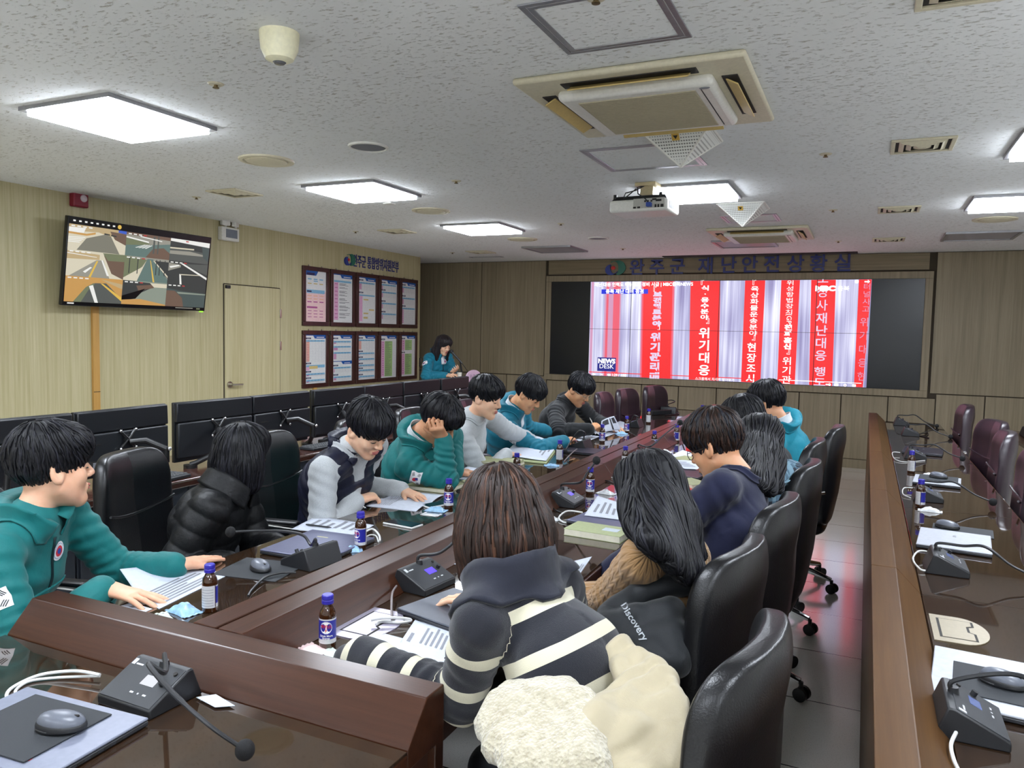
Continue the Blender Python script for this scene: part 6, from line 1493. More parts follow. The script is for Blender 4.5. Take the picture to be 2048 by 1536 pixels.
def make_hair(parent, c, A, s, style, mats, seed=1, probs=None, nlock=420, h=0.006, ext=None, big=False):
    def L(*p): return c+A@(np.array(p)*s)
    B = Blob(h)
    def E(p, r, k=0.02, Rm=None, sub=False): B.ell(L(*p), tuple(q*s for q in r), A if Rm is None else A@np.array(Rm), k, sub)
    crown = L(0, -.04, .135); dn = -V3(0, 0, 1)*0.5-A[:, 2]*0.5; length = .07; rad = .0028; lift = .007; wav = .16; droop = .45
    if style.startswith('short'):
        E((0, -.014, .043), (.089, .109, .094)); E((0, .050, .066), (.074, .056, .052), .03)
        if 'full' in style: E((0, -.01, .075), (.087, .10, .078), .03); E((.02, .06, .075), (.066, .05, .05), .02)
        fr = .012 if 'fringe' in style else (.055 if 'up' in style else .034)
        E((0, .135, -.085+fr), (.074, .085, .088), .012, sub=True)                 # face opening
        for q in (-1, 1):
            E((q*.10, .02, -.055), (.05, .062, .062), .012, sub=True)
            if 'fade' in style: E((q*.115, -.05, -.05), (.05, .08, .07), .015, sub=True)
        E((0, -.10, -.125), (.13, .14, .075), .012, sub=True)
        if 'part' in style: E((-.012, .125, .055), (.022, .05, .05), .01, sub=True)
    elif style == 'bob':
        E((0, -.014, .040), (.096, .114, .095)); E((0, .045, .062), (.078, .058, .052), .03)
        B.cone(L(.062, -.012, .0), L(.072, -.005, -.118), .050*s, .044*s, .03); B.cone(L(-.062, -.012, .0), L(-.072, -.005, -.118), .050*s, .044*s, .03)
        B.cone(L(0, -.055, .0), L(0, -.060, -.125), .074*s, .060*s, .04); B.cone(L(.045, -.045, -.03), L(.050, -.048, -.135), .052*s, .046*s, .03); B.cone(L(-.045, -.045, -.03), L(-.050, -.048, -.135), .052*s, .046*s, .03)
        if big: E((0, -.035, -.055), (.112, .098, .088), .04)
        E((0, .130, -.065), (.058, .095, .10), .012, sub=True); E((0, .02, -.155), (.055, .075, .06), .015, sub=True)
        length = .11; lift = .004; wav = .06; droop = .72
    elif style in ('long', 'shoulder'):
        E((0, -.014, .040), (.092, .112, .094)); E((0, .045, .062), (.076, .058, .052), .03)
        ln = 0.0
        D = ext or [(0, -.075, -.33, .085), (.06, -.06, -.30, .06), (-.06, -.06, -.30, .06), (.082, .0, -.22, .042), (-.082, .0, -.22, .042)]
        top = c
        if isinstance(D, dict):
            for e, r in D['tails']:
                e = np.array(e, float); o_ = e-c; o_[2] = 0; o_ = unit(o_); a = c+o_*.045*s; mid = c+o_*.070*s+(e-c)*.42*V3(.5, .5, 1.0)
                dn = unit(e-crown)*.6+dn*.4
                B.cone(a, mid, .062*s, r*s, .05); B.cone(mid, e, r*s, r*.42*s, .05)
            D = []
        for x, y, z, r in D:
            a = L(x*0.8, y*0.7, .0); mid = L(x, y*1.05, -.11); e = mid+V3(0, 0, 1)*(z+.11)*s+(A@V3(x*0.15, y*0.25, 0))*s
            B.cone(a, mid, min(.062, r)*s, r*s, .03); B.cone(mid, e, r*s, r*0.6*s, .03)
        E((0, .130, -.075), (.060, .095, .13), .012, sub=True); E((0, .05, -.18), (.05, .09, .09), .015, sub=True)
        length = .20; lift = .003; wav = .03; droop = .97; dn = dn if isinstance(ext, dict) else -V3(0, 0, 1)
    P, F = B.mesh(); P = relax(P, F, 1)
    N = vnormals(P, F); P = P+N*(bumpy(P, 120, seed)*0.0018)[:, None]
    o = obj_pf('hair', P, F, mats[0], parent)
    mb = strands('locks', P, F, crown, A, dn, nlock, length*s, rad, mats, parent, seed, lift, None, wav, probs, droop=droop)
    mb.build('locks', mats, o, world=True, angle=180)
    return o, P, F
class Patch:
    """cloth patch pressed onto a garment: every vertex is cast on the garment's surface"""
    def __init__(s, bv, o, n, up): s.bv = bv; s.n = Vector(unit(n)); u = Vector(up); s.u = (u-s.n*u.dot(s.n)).normalized(); s.r = s.u.cross(s.n); s.o = Vector(o); s.b = MB(); s.k = 0
    def pt(s, x, y):
        q = s.o+s.r*x+s.u*y
        if not hasattr(s, 'd0'):
            h0 = s.bv.ray_cast(s.o+s.n*0.15, -s.n, 0.8); s.d0 = (h0[0] if h0[0] is not None else s.bv.find_nearest(s.o)[0]).dot(s.n)
        hit = s.bv.ray_cast(q+s.n*0.15, -s.n, 0.8)
        loc, nn = (hit[0], hit[1]) if hit[0] is not None else s.bv.find_nearest(q+s.n*(s.d0-q.dot(s.n)))[:2]
        if abs(loc.dot(s.n)-s.d0) > 0.05: loc = q+s.n*(s.d0-q.dot(s.n)-0.02); nn = s.n
        return loc+nn*(0.0022+0.0005*s.k) if nn.dot(s.n) > 0 else loc+s.n*(0.0022+0.0005*s.k)
    def rect(s, cx, cy, w_, h_, mi, rot=0, nx=8, ny=6):
        c, q = math.cos(rot), math.sin(rot)
        s.b.grid(lambda u, v: s.pt(cx+(u-.5)*w_*c-(v-.5)*h_*q, cy+(u-.5)*w_*q+(v-.5)*h_*c), nx, ny, mi)
    def disc(s, cx, cy, r, mi, a0=0, a1=2*PI, n=20):
        vs = [s.pt(cx, cy)]; vs += [s.pt(cx+r*0.5*math.cos(a0+(a1-a0)*i/n), cy+r*0.5*math.sin(a0+(a1-a0)*i/n)) for i in range(n+1)]; vs += [s.pt(cx+r*math.cos(a0+(a1-a0)*i/n), cy+r*math.sin(a0+(a1-a0)*i/n)) for i in range(n+1)]
        fs = [(0, 1+i, 2+i) for i in range(n)]+[(1+i, n+2+i, n+3+i, 2+i) for i in range(n)]
        s.b.add(vs, fs, mi)
    def flag(s, w_=0.085):
        h_ = w_*0.68; s.rect(0, 0, w_, h_, 0); s.k = 1
        r = h_*0.26; t0 = R_(-30); s.disc(0, 0, r, 1, t0, t0+PI); s.disc(0, 0, r, 2, t0+PI, t0+2*PI); s.k = 2
        s.disc(-r*0.5*math.cos(t0), -r*0.5*math.sin(t0), r*0.5, 1, n=12); s.disc(r*0.5*math.cos(t0), r*0.5*math.sin(t0), r*0.5, 2, n=12); s.k = 1
        for sx in (-1, 1):
            for sy in (-1, 1):
                a = math.atan2(sy*0.62, sx); c, q = math.cos(a), math.sin(a)
                for k in (-1, 0, 1): d = h_*0.5+k*0.0045*w_/.085; s.rect(c*d*1.12, q*d, .0026*w_/.085, .017*w_/.085, 3, a, 1, 2)
        return s.b
    def seal(s, r=0.03):
        s.disc(0, 0, r, 0); s.k = 1; s.disc(0, 0, r*.82, 4); s.k = 2; s.disc(0, 0, r*.76, 0); s.k = 3; s.disc(0, 0, r*.56, 1); s.k = 4; s.disc(0, 0, r*.30, 2); return s.b
# ------------------------------------------------------------------ people
SK1 = skin_mat('skin_light', (222, 176, 146)); SK2 = skin_mat('skin_tan', (198, 148, 112)); SK3 = skin_mat('skin_fair', (226, 184, 154)); SK4 = skin_mat('skin_warm', (206, 156, 116))
def person(label, hip, neck, yaw, head, hdir, R, L, top, hair, hs=1.0, sh=0.175, fat=0.018, skin=None, h=0.006, stand=False, slouch=0.03, group=None, knee=0.44, extras=None, legs=None, wr=0.004, collar=None, trous=None, seed=1, hk=None, flagw=0.085, nz=-.038):
    skin = skin or SK1; rs = random.Random(seed)
    hip, c = vec(hip), vec(head); y = R_(yaw); A = head_frame(*hdir)
    neck = c+A@V3(0, -.062, -.105)*hs+V3(0, 0, nz) if neck is None else vec(neck)
    root = thing('person', label, 'person', (hip[0], hip[1], 0), 0, group)
    fw0 = V3(math.cos(y), math.sin(y), 0); up = unit(neck-hip); fw = unit(fw0-up*(fw0@up)); rt = np.cross(fw, up)     # rt: the person's right
    A = head_frame(*hdir); s = hs
    chest = hip+(neck-hip)*0.62-fw*slouch; bw = top.get('bw', 1.0)
    body = Blob(h); Lf = add_head(body, c, A, s, neck+up*0.01)
    body.cone(neck, chest, .047, .065, .015, fw, .8); body.cone(chest, hip, .075, .08, .03, fw, .8)
    g = Blob(max(h, 0.0065))
    b_sh = (0.050+fat*.7)
    def torso(q, f):
        q.cone(hip-rt*.08*bw, hip+rt*.08*bw, (.112+f)*bw, None, .05, fw, .9)
        q.cone(hip, chest, (.132+f)*bw, (.138+f)*bw, .05, fw, .80)
        q.cone(chest-rt*.06*bw, chest+rt*.06*bw, (.108+f)*bw, None, .05, fw, .92)
        q.cone(chest, neck-up*.030, .122*bw+f*.8, .070+f*.6, .05, fw, .85)
    torso(g, fat)
    bones = [(neck+up*.02, hip-up*.1, 0.0, fw, 0, .125)]
    joints = {}
    for nm, sd, H in (('R', 1, R), ('L', -1, L)):
        S0 = neck-up*.064+rt*sd*sh+fw*H.get('shf', 0.0)+V3(0, 0, H.get('shz', 0.0)); W_ = vec(H['w'])
        if 'e' in H:
            E_ = vec(H['e'])
        else:
            E_, W_ = ik(S0, W_, .285*H.get('len', 1), .255*H.get('len', 1), H.get('hint', rt*sd*0.6-V3(0, 0, 1)-fw*0.3))
        joints[nm] = (S0, E_, W_)
        d = vec(H['d']) if 'd' in H else unit(W_-E_); d = unit(d); n = vec(H.get('n', (0, 0, -1)))
        body.cone(neck-up*.09, S0-up*.012, .030, .034, .012); body.cone(S0-up*.012, E_, .042, .036, .02); body.cone(E_, W_, .034, .025, .02)
        tips, tt, K = add_hand(body, W_+d*.012, d, n, sd, H.get('hs', 1.0), H.get('curl', (.25, .3, .35, .4)), H.get('thumb', (0.6, 0.25)), H.get('spread', .10))
        joints[nm+'t'] = (tips, tt, K)
        g.cone(neck-up*.050, S0-(S0-neck)*.12, .052+fat*.7, b_sh*.96, .045)
        g.cone(S0, E_, b_sh, .043+fat*.8, .03); wd = unit(W_-E_); cv = H.get('cover', -.012)
        g.cone(E_, W_+wd*cv, .043+fat*.8, .033+fat*.6, .02)
        if top.get('cuff', 1): g.cone(W_+wd*(cv-.045), W_+wd*(cv-.01), .036+fat*.7, .033+fat*.5, .008)
        if cv > 0: g.cone(W_, W_+d*(cv+.05), .036+fat*.5, .03+fat*.4, .02)
        bones += [(S0, E_, .06, fw, 1 if sd > 0 else 3, .06), (E_, W_, .06+np.linalg.norm(E_-S0), fw, 2 if sd > 0 else 4, .045)]
    P, F = body.mesh(); P = relax(P, F, 1, 0.4)
    obj_pf('body', P, F, skin, root); bodyP = P
    # garment
    P, F = g.mesh(); P = relax(P, F, 1); U_, Vv, I = bones_uv(P, bones); N = vnormals(P, F)
    if top.get('quilt'):
        q = top['quilt']; P = P+N*((np.abs(np.sin(np.pi*U_/q))**0.6-0.6)*top.get('qa', .012)+bumpy(P, 30, seed)*.004)[:, None]
    else:
        el = .06+.285; arm = I > 0
        fold = np.where(arm, np.sin(U_*165+Vv*2.2+bumpy(P, 16, seed+3)*2.4)*np.exp(-((U_-el)/.10)**2)*.0042+np.sin(U_*120+Vv*2.6+bumpy(P, 14, seed+5)*2.2)*np.exp(-((U_-.13)/.10)**2)*.0028, np.sin(U_*60+Vv*2.5+bumpy(P, 9, seed+7)*2.5)*.0032*np.clip(U_/.25, 0, 1))
        P = P+N*(fold*top.get('fold', 1.0)+(np.abs(bumpy(P, 30, seed))-.3)*wr*1.6)[:, None]
    ob = obj_pf(top.get('name', 'jacket'), P, F, top['mat'], root, {'u': U_, 'v': Vv, 'part': I})
    tl = [tuple(p) for p in P]; If = I[F].max(1); Imn = I[F].min(1)
    def sub_bv(m): return BVHTree.FromPolygons(tl, [tuple(int(i) for i in f) for f in F[m]])
    bv = sub_bv(np.ones(len(F), bool)); bvt = sub_bv(If == 0); bva = {1: sub_bv((Imn >= 1) & (If <= 2)), -1: sub_bv(Imn >= 3)}
    nd_ = unit(unit(c-A[:, 2]*.07-neck)*.45+up*.55)
    def ring(name, m_, prof, a0, a1, par, n=40, drop=0.0, th=.004, oval=1.0):
        r_ = np.cross(fw, nd_); r_ /= np.linalg.norm(r_); f_ = np.cross(nd_, r_)
        def f(u, v):
            a = a0+(a1-a0)*u; i = v*(len(prof)-1); k = min(int(i), len(prof)-2); t = i-k
            r, z = prof[k][0]*(1-t)+prof[k+1][0]*t, prof[k][1]*(1-t)+prof[k+1][1]*t
            z = z-drop*(max(0, math.cos(a)))**2; rr = r*(1+0.10*abs(math.cos(a)))
            return tuple(neck+f_*rr*math.cos(a)*oval+r_*rr*math.sin(a)+nd_*z)
        b = MB(); b.grid(f, n, (len(prof)-1)*3); return b.build(name, m_, par, world=True, angle=180, solid=th)
    kind = top.get('collar')
    def drape(name, m_, r0, r1, a0, a1, par, th=.005, h0=.034, wob=0.0, long=0.0):
        r_ = np.cross(fw, up); f_ = fw
        def f(u, v):
            a = a0+(a1-a0)*u; ca = max(0, math.cos(a)); dr = f_*math.cos(a)+r_*math.sin(a); ov = 1+.10*abs(math.cos(a))
            hh = h0-.020*ca**2; vs_ = .4 if h0 > .01 else .02
            if v < vs_: t = v/vs_; return tuple(neck+dr*(r0+.006*t)*ov+nd_*(-.014+(hh+.014)*t))
            t = (v-vs_)/(1-vs_); ra = r0+.008; r = ra+(r1*(1+long*ca**3)-ra)*t
            p = neck+dr*r*ov-up*(.012+.42*max(0, r-.07)); loc, nn, _, _ = bv.find_nearest(Vector(p))
            lift_ = .006+max(0.0, hh+.010)*max(0, 1-t*1.25)**1.5
            nn = (nn+Vector(up)*.5).normalized()
            return tuple(loc+nn*lift_)
        b = MB(); b.grid(f, 48, 14); return b.build(name, m_, par, world=True, angle=180, solid=th)
    if kind == 'jacket':
        drape('collar', top['mat'], .055, .096, R_(16), R_(344), ob, .004, .036, 0, .75)
    elif kind == 'crew':
        drape('neckband', top.get('mat2', top['mat']), .050, .082, 0, 2*PI, ob, .005, .004)
    elif kind == 'roll':
        drape('collar', top['mat2'], .062, .165, R_(16), R_(344), ob, .009, .040)
    elif kind == 'stand':
        ring('collar', top['mat'], [(.075, -.03), (.084, .01), (.086, .05), (.096, .052), (.104, .01), (.112, -.03)], R_(24), R_(336), ob, 44, .03, .01)
    def front(x, t_):   # a point in front of the chest: x to the person's right, t_ 0 at the neck, 1 at the hip
        return neck+(hip-neck)*t_+rt*x+fw*.25
    if top.get('zip'):
        pt = Patch(bvt, front(0, .38), fw, up); pt.rect(0, 0, .012, .30, 0, 0, 1, 14); pt.b.build('zip', zip_m, ob, world=True, angle=180, solid=.001)
    if top.get('seal'):
        pt = Patch(bvt, front(-.072, .21), unit(fw-rt*.25), up); pt.seal(top['seal']).build('round_badge', patch_m, ob, world=True, angle=180)
    if top.get('flap'):
        for sx in (-1, 1):
            pt = Patch(bvt, front(sx*.085, .46), unit(fw+rt*sx*.25), up); pt.rect(0, 0, .105, .036, 0, sx*.08, 8, 4); pt.k = 2
            pt.b.build('pocket_flap', top['mat'], ob, world=True, angle=180, solid=.005)
    if top.get('flag'):
        sd = top['flag']; S0, E_, W_ = joints['R' if sd > 0 else 'L']; ax = unit(E_-S0); q = S0+(E_-S0)*top.get('ft', .42)
        n_ = unit(rt*sd+fw*top.get('fw', .15)+V3(0, 0, .15)); n_ = unit(n_-ax*(n_@ax))
        pt = Patch(bva[sd], q+n_*.05, n_, -ax); pt.flag(flagw).build('flag_patch', patch_m, ob, world=True, angle=180)
    if top.get('vest'):
        vq = Blob(max(h, .0065)); torso(vq, fat+.012); vm = top['vest']
        for sd in (-1, 1):
            S0 = joints['R' if sd > 0 else 'L'][0]; vq.cone(neck-up*.045, neck+(S0-neck)*.72-up*.018, .056+fat*.7, .060+fat*.8, .04)
        for i in range(6): a_ = neck+(hip-neck)*(i/5)*1.1+fw*.17-up*.02; vq.cone(a_, a_+(hip-neck)*.2, .064, None, .01, None, 1, True)
        vq.cone(neck+fw*.05+up*.03, neck+fw*.12-up*.10, .062, .055, .012, None, 1, True); vq.cone(neck-up*.03, neck+up*.12, .068, .075, .01, None, 1, True)
        Q, G = vq.mesh(); Q = relax(Q, G, 1); u_, v_, i_ = bones_uv(Q, [(neck, hip, 0, fw, 0, .1)]); N_ = vnormals(Q, G)
        Q = Q+N_*((np.abs(np.sin(np.pi*(u_+.02*np.cos(v_*2))/.052))**.6-.6)*.007+bumpy(Q, 34, seed)*.002)[:, None]
        vo = obj_pf('vest', Q, G, vm, root); bvv = BVHTree.FromPolygons([tuple(p) for p in Q], [tuple(int(i) for i in f) for f in G])
        _b = bv; bv = bvv; drape('vest_collar', vm, .066, .098, R_(38), R_(322), vo, .010, .030, 0, .3); bv = _b
    # inner shirt showing at the neck
    if top.get('shirt'):
        pt = Patch(bvt, front(0, .16), fw, up); pt.rect(0, 0, .055, .11, 0, 0, 4, 6); pt.k = 1; pt.b.build('inner_shirt', top['shirt'], ob, world=True, angle=180, solid=.003)
        ring('shirt_collar', top['shirt'], [(.060, -.01), (.062, .03), (.066, .048)], R_(15), R_(345), ob, 40, .02, .003)
    # legs
    tb = Blob(0.009)
    zk = hip[2]-.02 if not stand else hip[2]-.42
    for sd in (-1, 1):
        a = hip+rt*sd*.085-V3(0, 0, .03)
        if stand: k_ = a+V3(0, 0, -.40); f_ = V3(a[0], a[1], .09); fd = fw0
        else:
            lf = fw0; k_ = a+lf*knee+rt*sd*.02; k_[2] = .50; f_ = k_+lf*(.02 if knee > .3 else .05); f_[2] = .10; fd = lf
        tb.cone(a, k_, .085, .062, .03); tb.cone(k_, f_, .06, .046, .02)
        sb = Blob(.008); p0 = V3(f_[0], f_[1], .045); sb.cone(p0-fd*.03, p0+fd*.06, .044, .042, .02); sb.cone(p0+fd*.05, p0+fd*.16-V3(0, 0, .012), .042, .030, .02); sb.ell(p0+fd*.06-V3(0, 0, .115), (.3, .3, .072), None, .003, sub=True)
        Q, G = sb.mesh(); obj_pf('shoe', Q, G, shoe_m, root)
    tb.cone(hip-rt*.07-V3(0, 0, .02), hip+rt*.07-V3(0, 0, .02), .115, None, .03)
    Q, G = tb.mesh(); obj_pf('trousers', Q, G, trous or dark_t, root)
    # face
    for sd in (-1, 1):
        b = MB(); pts = []
        for i in range(9): q = -1+2*i/8; pts.append(Lf(sd*.032+q*.0145, .0905-.004*q*q-(.006 if q*sd > 0 else 0)*q*q, -.0045-.001*(1-q*q)))
        b.tube(pts, [.0008]+[.0016]*7+[.0008], 6); e = b.build('eye', [lash], root, world=True)
        b = MB(); b.ell(Lf(sd*.032, .0868, -.0058), (.0115*s, .004*s, .0028*s), Matrix(A.tolist()), 12, 8); b.build('iris', eye_m, e, world=True)
        b = MB(); pts = [Lf(sd*(.016+.034*i/6), .0915-.010*(i/6)**2.0, .027+.006*math.sin(PI*i/7)) for i in range(7)]; b.tube(pts, [.0016, .0028, .003, .003, .0026, .002, .001], 6); b.build('eyebrow', lash, root, world=True)
    b = MB(); Am = Matrix(A.tolist()); b.ell(Lf(0, .0935, -.0615), (.022*s, .0085*s, .0046*s), Am, 16, 8); b.ell(Lf(0, .0925, -.0715), (.0195*s, .0085*s, .0055*s), Am, 16, 8); b.build('lips', lip_m, root, world=True)
    make_hair(root, c, A, s, hair['style'], hair['mats'], seed, hair.get('probs'), hair.get('n', 380), hk or max(h, .006), hair.get('ext'), hair.get('big', False))
    if extras and extras.get('glasses'):
        gm = extras['glasses']; b = MB()
        for sd in (-1, 1):
            b.tube([Lf(sd*.033+.0215*math.cos(2*PI*i/20), .101-.0035*abs(math.cos(2*PI*i/20)), -.002+.0175*math.sin(2*PI*i/20)) for i in range(21)], .0014, 6)
            b.tube([Lf(sd*.054, .098, .004), Lf(sd*.070, .085, .005), Lf(sd*.080, .03, .004), Lf(sd*.082, -.012, .002), Lf(sd*.082, -.03, -.012)], .0014, 6)
        b.tube([Lf(-.012, .102, .003), Lf(0, .105, .006), Lf(.012, .102, .003)], .0014, 6); b.build('glasses', gm, root, world=True)
    return dict(root=root, joints=joints, fw=fw, rt=rt, up=up, bv=bv, A=A, Lf=Lf, top=ob)
HK = dict(mats=[hair_k, hair_k2], probs=[.7, .3])
def HD(px, py, X): return at_x(px, py, X)
G_ = 'people seated at the conference desks'
# --- left row
w1 = at_z(207, 1176, .815); l1 = at_z(352, 1131, .805)
p1 = person('person in a dark teal jacket, one hand flat on the nearest open booklet', (-2.52, 1.50, .54), None, 22, HD(104, 938, -2.33), (72, 2, 3),
       dict(w=w1, d=at_z(290, 1196, .79)-w1, curl=(.10, .12, .14, .16), spread=.16, hint=(-.25, -1, -.5), shf=.03), dict(w=l1, d=at_z(423, 1113, .79)-l1, curl=(.06, .08, .1, .12), hint=(.1, .6, -1), thumb=(.5, .1)),
       dict(mat=teal, collar='jacket', zip=1, seal=.031, flap=1, flag=1, name='jacket'), dict(HK, style='short_full_fringe', n=620), hs=1.04, sh=.19, fat=.024, skin=SK1, h=.0048, seed=11, nz=-.022, group=G_)
p2 = person('person in a black puffer jacket with a black bob, looking away to the screen', (-2.62, 2.40, .52), None, 22, HD(487, 905, -2.43), (84, -4, -4),
       dict(w=(-2.26, 2.24, .69), d=(1, .3, -.1), hint=(-.3, -.45, -1)), dict(w=(-2.24, 2.50, .70), d=(1, -.3, 0), hint=(-.3, .4, -1)),
       dict(mat=puff, quilt=.075, qa=.007, bw=.98, collar='stand', name='puffer_jacket', cuff=1), dict(HK, style='bob', n=620, big=True), hs=1.0, sh=.16, fat=.034, skin=SK3, h=.0055, seed=12, group=G_)
w3 = at_z(714, 1001, .805)
p3 = person('person in a navy quilted vest over a pale grey sweatshirt, writing with a green pen', (-2.47, 3.10, .54), None, -6, HD(735, 858, -2.10), (-8, -33, -6),
       dict(w=w3, d=at_z(772, 984, .82)-w3, n=(.15, .75, -.45), curl=(.75, .95, 1.05, 1.1), thumb=(.55, .55), hint=(-.15, -1, -.45), shf=.02), dict(w=at_z(806, 982, .795), d=(.9, -.3, -.05), curl=(.2, .2, .2, .25), hint=(-.5, .35, -1)),
       dict(mat=grey_h, collar='crew', name='sweatshirt', fold=.9, vest=navy_v), dict(HK, style='short_full_fringe', n=520), hs=1.02, sh=.19, fat=.022, skin=SK3, h=.0052, seed=13, group=G_)
w4 = at_x(887, 876, -2.03)
p4 = person('person in a dark teal jacket leaning his head on his fist, reading', (-2.48, 3.90, .54), None, 4, HD(876, 842, -2.10), (14, -38, -6),
       dict(w=w4, e=at_z(892, 958, .835), d=at_x(862, 842, -2.02)-w4, n=(-.3, .6, .5), curl=(1.0, 1.2, 1.3, 1.3), thumb=(.9, .2), shf=.03), dict(w=at_z(912, 946, .80), d=at_z(942, 940, .795)-at_z(912, 946, .80), curl=(.3, .35, .4, .45), hint=(.1, 1, -.7)),
       dict(mat=teal, collar='jacket', zip=1, flag=1, shirt=white_t, name='jacket', fold=1.4, ft=.28), dict(HK, style='short_full_up', n=440), hs=1.04, sh=.19, fat=.026, skin=SK2, h=.0056, seed=14, group=G_)
w5 = at_z(1013, 908, .815)
p5 = person('person in a pale grey sweatshirt turning the pages of an open green book', (-2.54, 4.66, .54), None, 2, HD(971, 796, -2.26), (2, -14, 0),
       dict(w=w5, d=at_z(1045, 909, .79)-w5, curl=(.15, .18, .2, .25), hint=(-.2, -1, -.6), shf=.02), dict(w=at_z(1062, 880, .84), d=at_z(1082, 885, .81)-at_z(1062, 880, .84), curl=(.3, .35, .4, .4), n=(0, -.6, -.6), hint=(.1, .8, -.8)),
       dict(mat=grey_h, collar='crew', name='sweatshirt', fold=.9), dict(HK, style='short_full_part', n=420), hs=1.03, sh=.19, fat=.024, skin=SK3, h=.0058, seed=15, group=G_)
w6 = at_z(1130, 882, .835)
p6 = person('person in a bluish teal jacket bent over papers, holding a dark pen', (-2.58, 5.46, .54), None, 2, HD(1056, 789, -2.27), (6, -34, 0),
       dict(w=w6, d=at_z(1158, 872, .85)-w6, n=(.1, .7, -.5), curl=(.7, .9, 1.0, 1.05), thumb=(.5, .5), hint=(-.2, -1, -.5), shf=.02), dict(w=at_z(1096, 864, .82), d=at_z(1120, 868, .79)-at_z(1096, 864, .82), curl=(.4, .45, .5, .5), hint=(-.4, .4, -1)),
       dict(mat=teal_b, collar='jacket', zip=1, flag=1, shirt=white_t, name='jacket', fold=1.2), dict(HK, style='short_full_fringe', n=380), hs=1.03, sh=.19, fat=.026, skin=SK4, h=.006, seed=16, group=G_)
w7 = at_x(1180, 858, -2.02)
p7 = person('person in black wearing clear-rimmed glasses, pen raised over a printout', (-2.56, 6.36, .54), None, -4, HD(1158, 780, -2.23), (-10, -32, 0),
       dict(w=w7, d=at_x(1200, 846, -1.98)-w7, n=(.1, .8, -.3), curl=(.7, .9, 1.0, 1.0), thumb=(.5, .5), hint=(-.2, -1, -.5)), dict(w=at_z(1216, 850, .83), d=(.8, -.2, -.1), curl=(.4, .4, .4, .4), hint=(.1, 1, -.7)),
       dict(mat=black_c, collar='crew', name='sweatshirt', fold=1.1), dict(HK, style='short_full', n=360), hs=1.05, sh=.195, fat=.03, skin=SK4, h=.0062, seed=17, group=G_, extras=dict(glasses=mat('clear_frame', (196, 194, 182), 0.25)))
pw = at_y(893, 751, 8.42); pl = at_y(903, 742, 8.50)
p8 = person('person in a teal jacket standing at the lectern, reading into a microphone', (-5.10, 8.66, .92), None, -18, at_y(887, 690, 8.58), (-20, -22, 0),
       dict(w=pw, d=at_y(908, 750, 8.36)-pw, curl=(.3, .35, .4, .4), n=(.2, .4, -.8), hint=(-.3, -1, -.7)), dict(w=pl, d=at_y(912, 742, 8.44)-pl, n=(.2, -.5, .6), curl=(.6, .7, .7, .7), hint=(-.2, 1, -.7)),
       dict(mat=teal_b, collar='jacket', zip=1, seal=.03, flag=1, shirt=white_t, name='jacket'), dict(style='shoulder', mats=[hair_pr, hair_k2], probs=[.7, .3], n=320, ext=[(0, -.07, -.22, .07), (.055, -.05, -.22, .055), (-.055, -.05, -.22, .055), (.075, .0, -.20, .038), (-.075, .0, -.20, .038)]), hs=.98, sh=.165, fat=.022, skin=SK3, h=.0064, stand=True, seed=18)
# --- right row, from behind
w9 = at_z(760, 1325, .815)
p9 = person('person in a navy sweater with cream stripes, brown bob, seen from behind', (-.42, 1.53, .54), None, 168, HD(1003, 1037, -.80), (126, -22, 4),
       dict(w=(-.98, 2.02, .815), d=(-1, .1, 0), hint=(.6, .8, -.6)), dict(w=w9, e=at_x(925, 1395, -.80), d=at_z(700, 1318, .80)-w9, cover=.06, curl=(.5, .6, .6, .6), shz=-.02),
       dict(mat=striped(), collar='roll', name='sweater', fold=.6, bw=.84, mat2=cloth('collar_navy', (19, 22, 36), 40, .001)), dict(style='bob', big=True, mats=[hair_b, hair_b3, hair_b2], probs=[.55, .3, .15], n=900), hs=1.0, sh=.158, fat=.016, skin=SK3, h=.005, slouch=.05, seed=19, group=G_)
p10 = person('person in a camel cable-knit sweater with long black hair, seen from behind', (-.52, 2.14, .54), None, 166, HD(1300, 985, -.58), (142, -16, 6),
       dict(w=(-.90, 2.42, .72), d=(-1, -.1, -.1), hint=(.3, 1, -.6)), dict(w=at_x(1190, 1208, -.80), d=(-.9, .5, -.1), curl=(.5, .6, .6, .6), hint=(.2, -1, -.4)),
       dict(mat=cable_knit(), bw=.85, collar='crew', name='cable_sweater', fold=.7), dict(HK, style='long', n=800, ext=dict(tails=[(at_x(1392, 1140, -.39), .058), (at_x(1372, 1150, -.40), .06), (at_x(1348, 1128, -.42), .062), (at_x(1318, 1100, -.45), .06), (at_x(1290, 1078, -.48), .055), (at_x(1266, 1050, -.54), .045), (at_x(1400, 1110, -.41), .045)])), hs=.98, sh=.16, fat=.014, skin=SK3, h=.0052, seed=20, group=G_)
p11 = person('person in a dark navy sweater with brown-black hair and thin glasses, facing left', (-.46, 2.86, .54), None, 170, HD(1432, 893, -.52), (163, -24, 0),
       dict(w=(-.86, 2.98, .70), d=(-1, 0, -.1), hint=(.3, 1, -.6)), dict(w=(-.88, 2.72, .70), d=(-1, .2, -.1), hint=(.3, -1, -.6)),
       dict(mat=navy, collar='crew', name='sweater', fold=.7), dict(style='short_full_fade', mats=[hair_b, hair_k2, hair_b3], probs=[.5, .3, .2], n=560), hs=1.03, sh=.19, fat=.02, skin=SK2, h=.0054, seed=21, group=G_, extras=dict(glasses=mat('thin_frame', (60, 56, 54), 0.3, 0.6)))
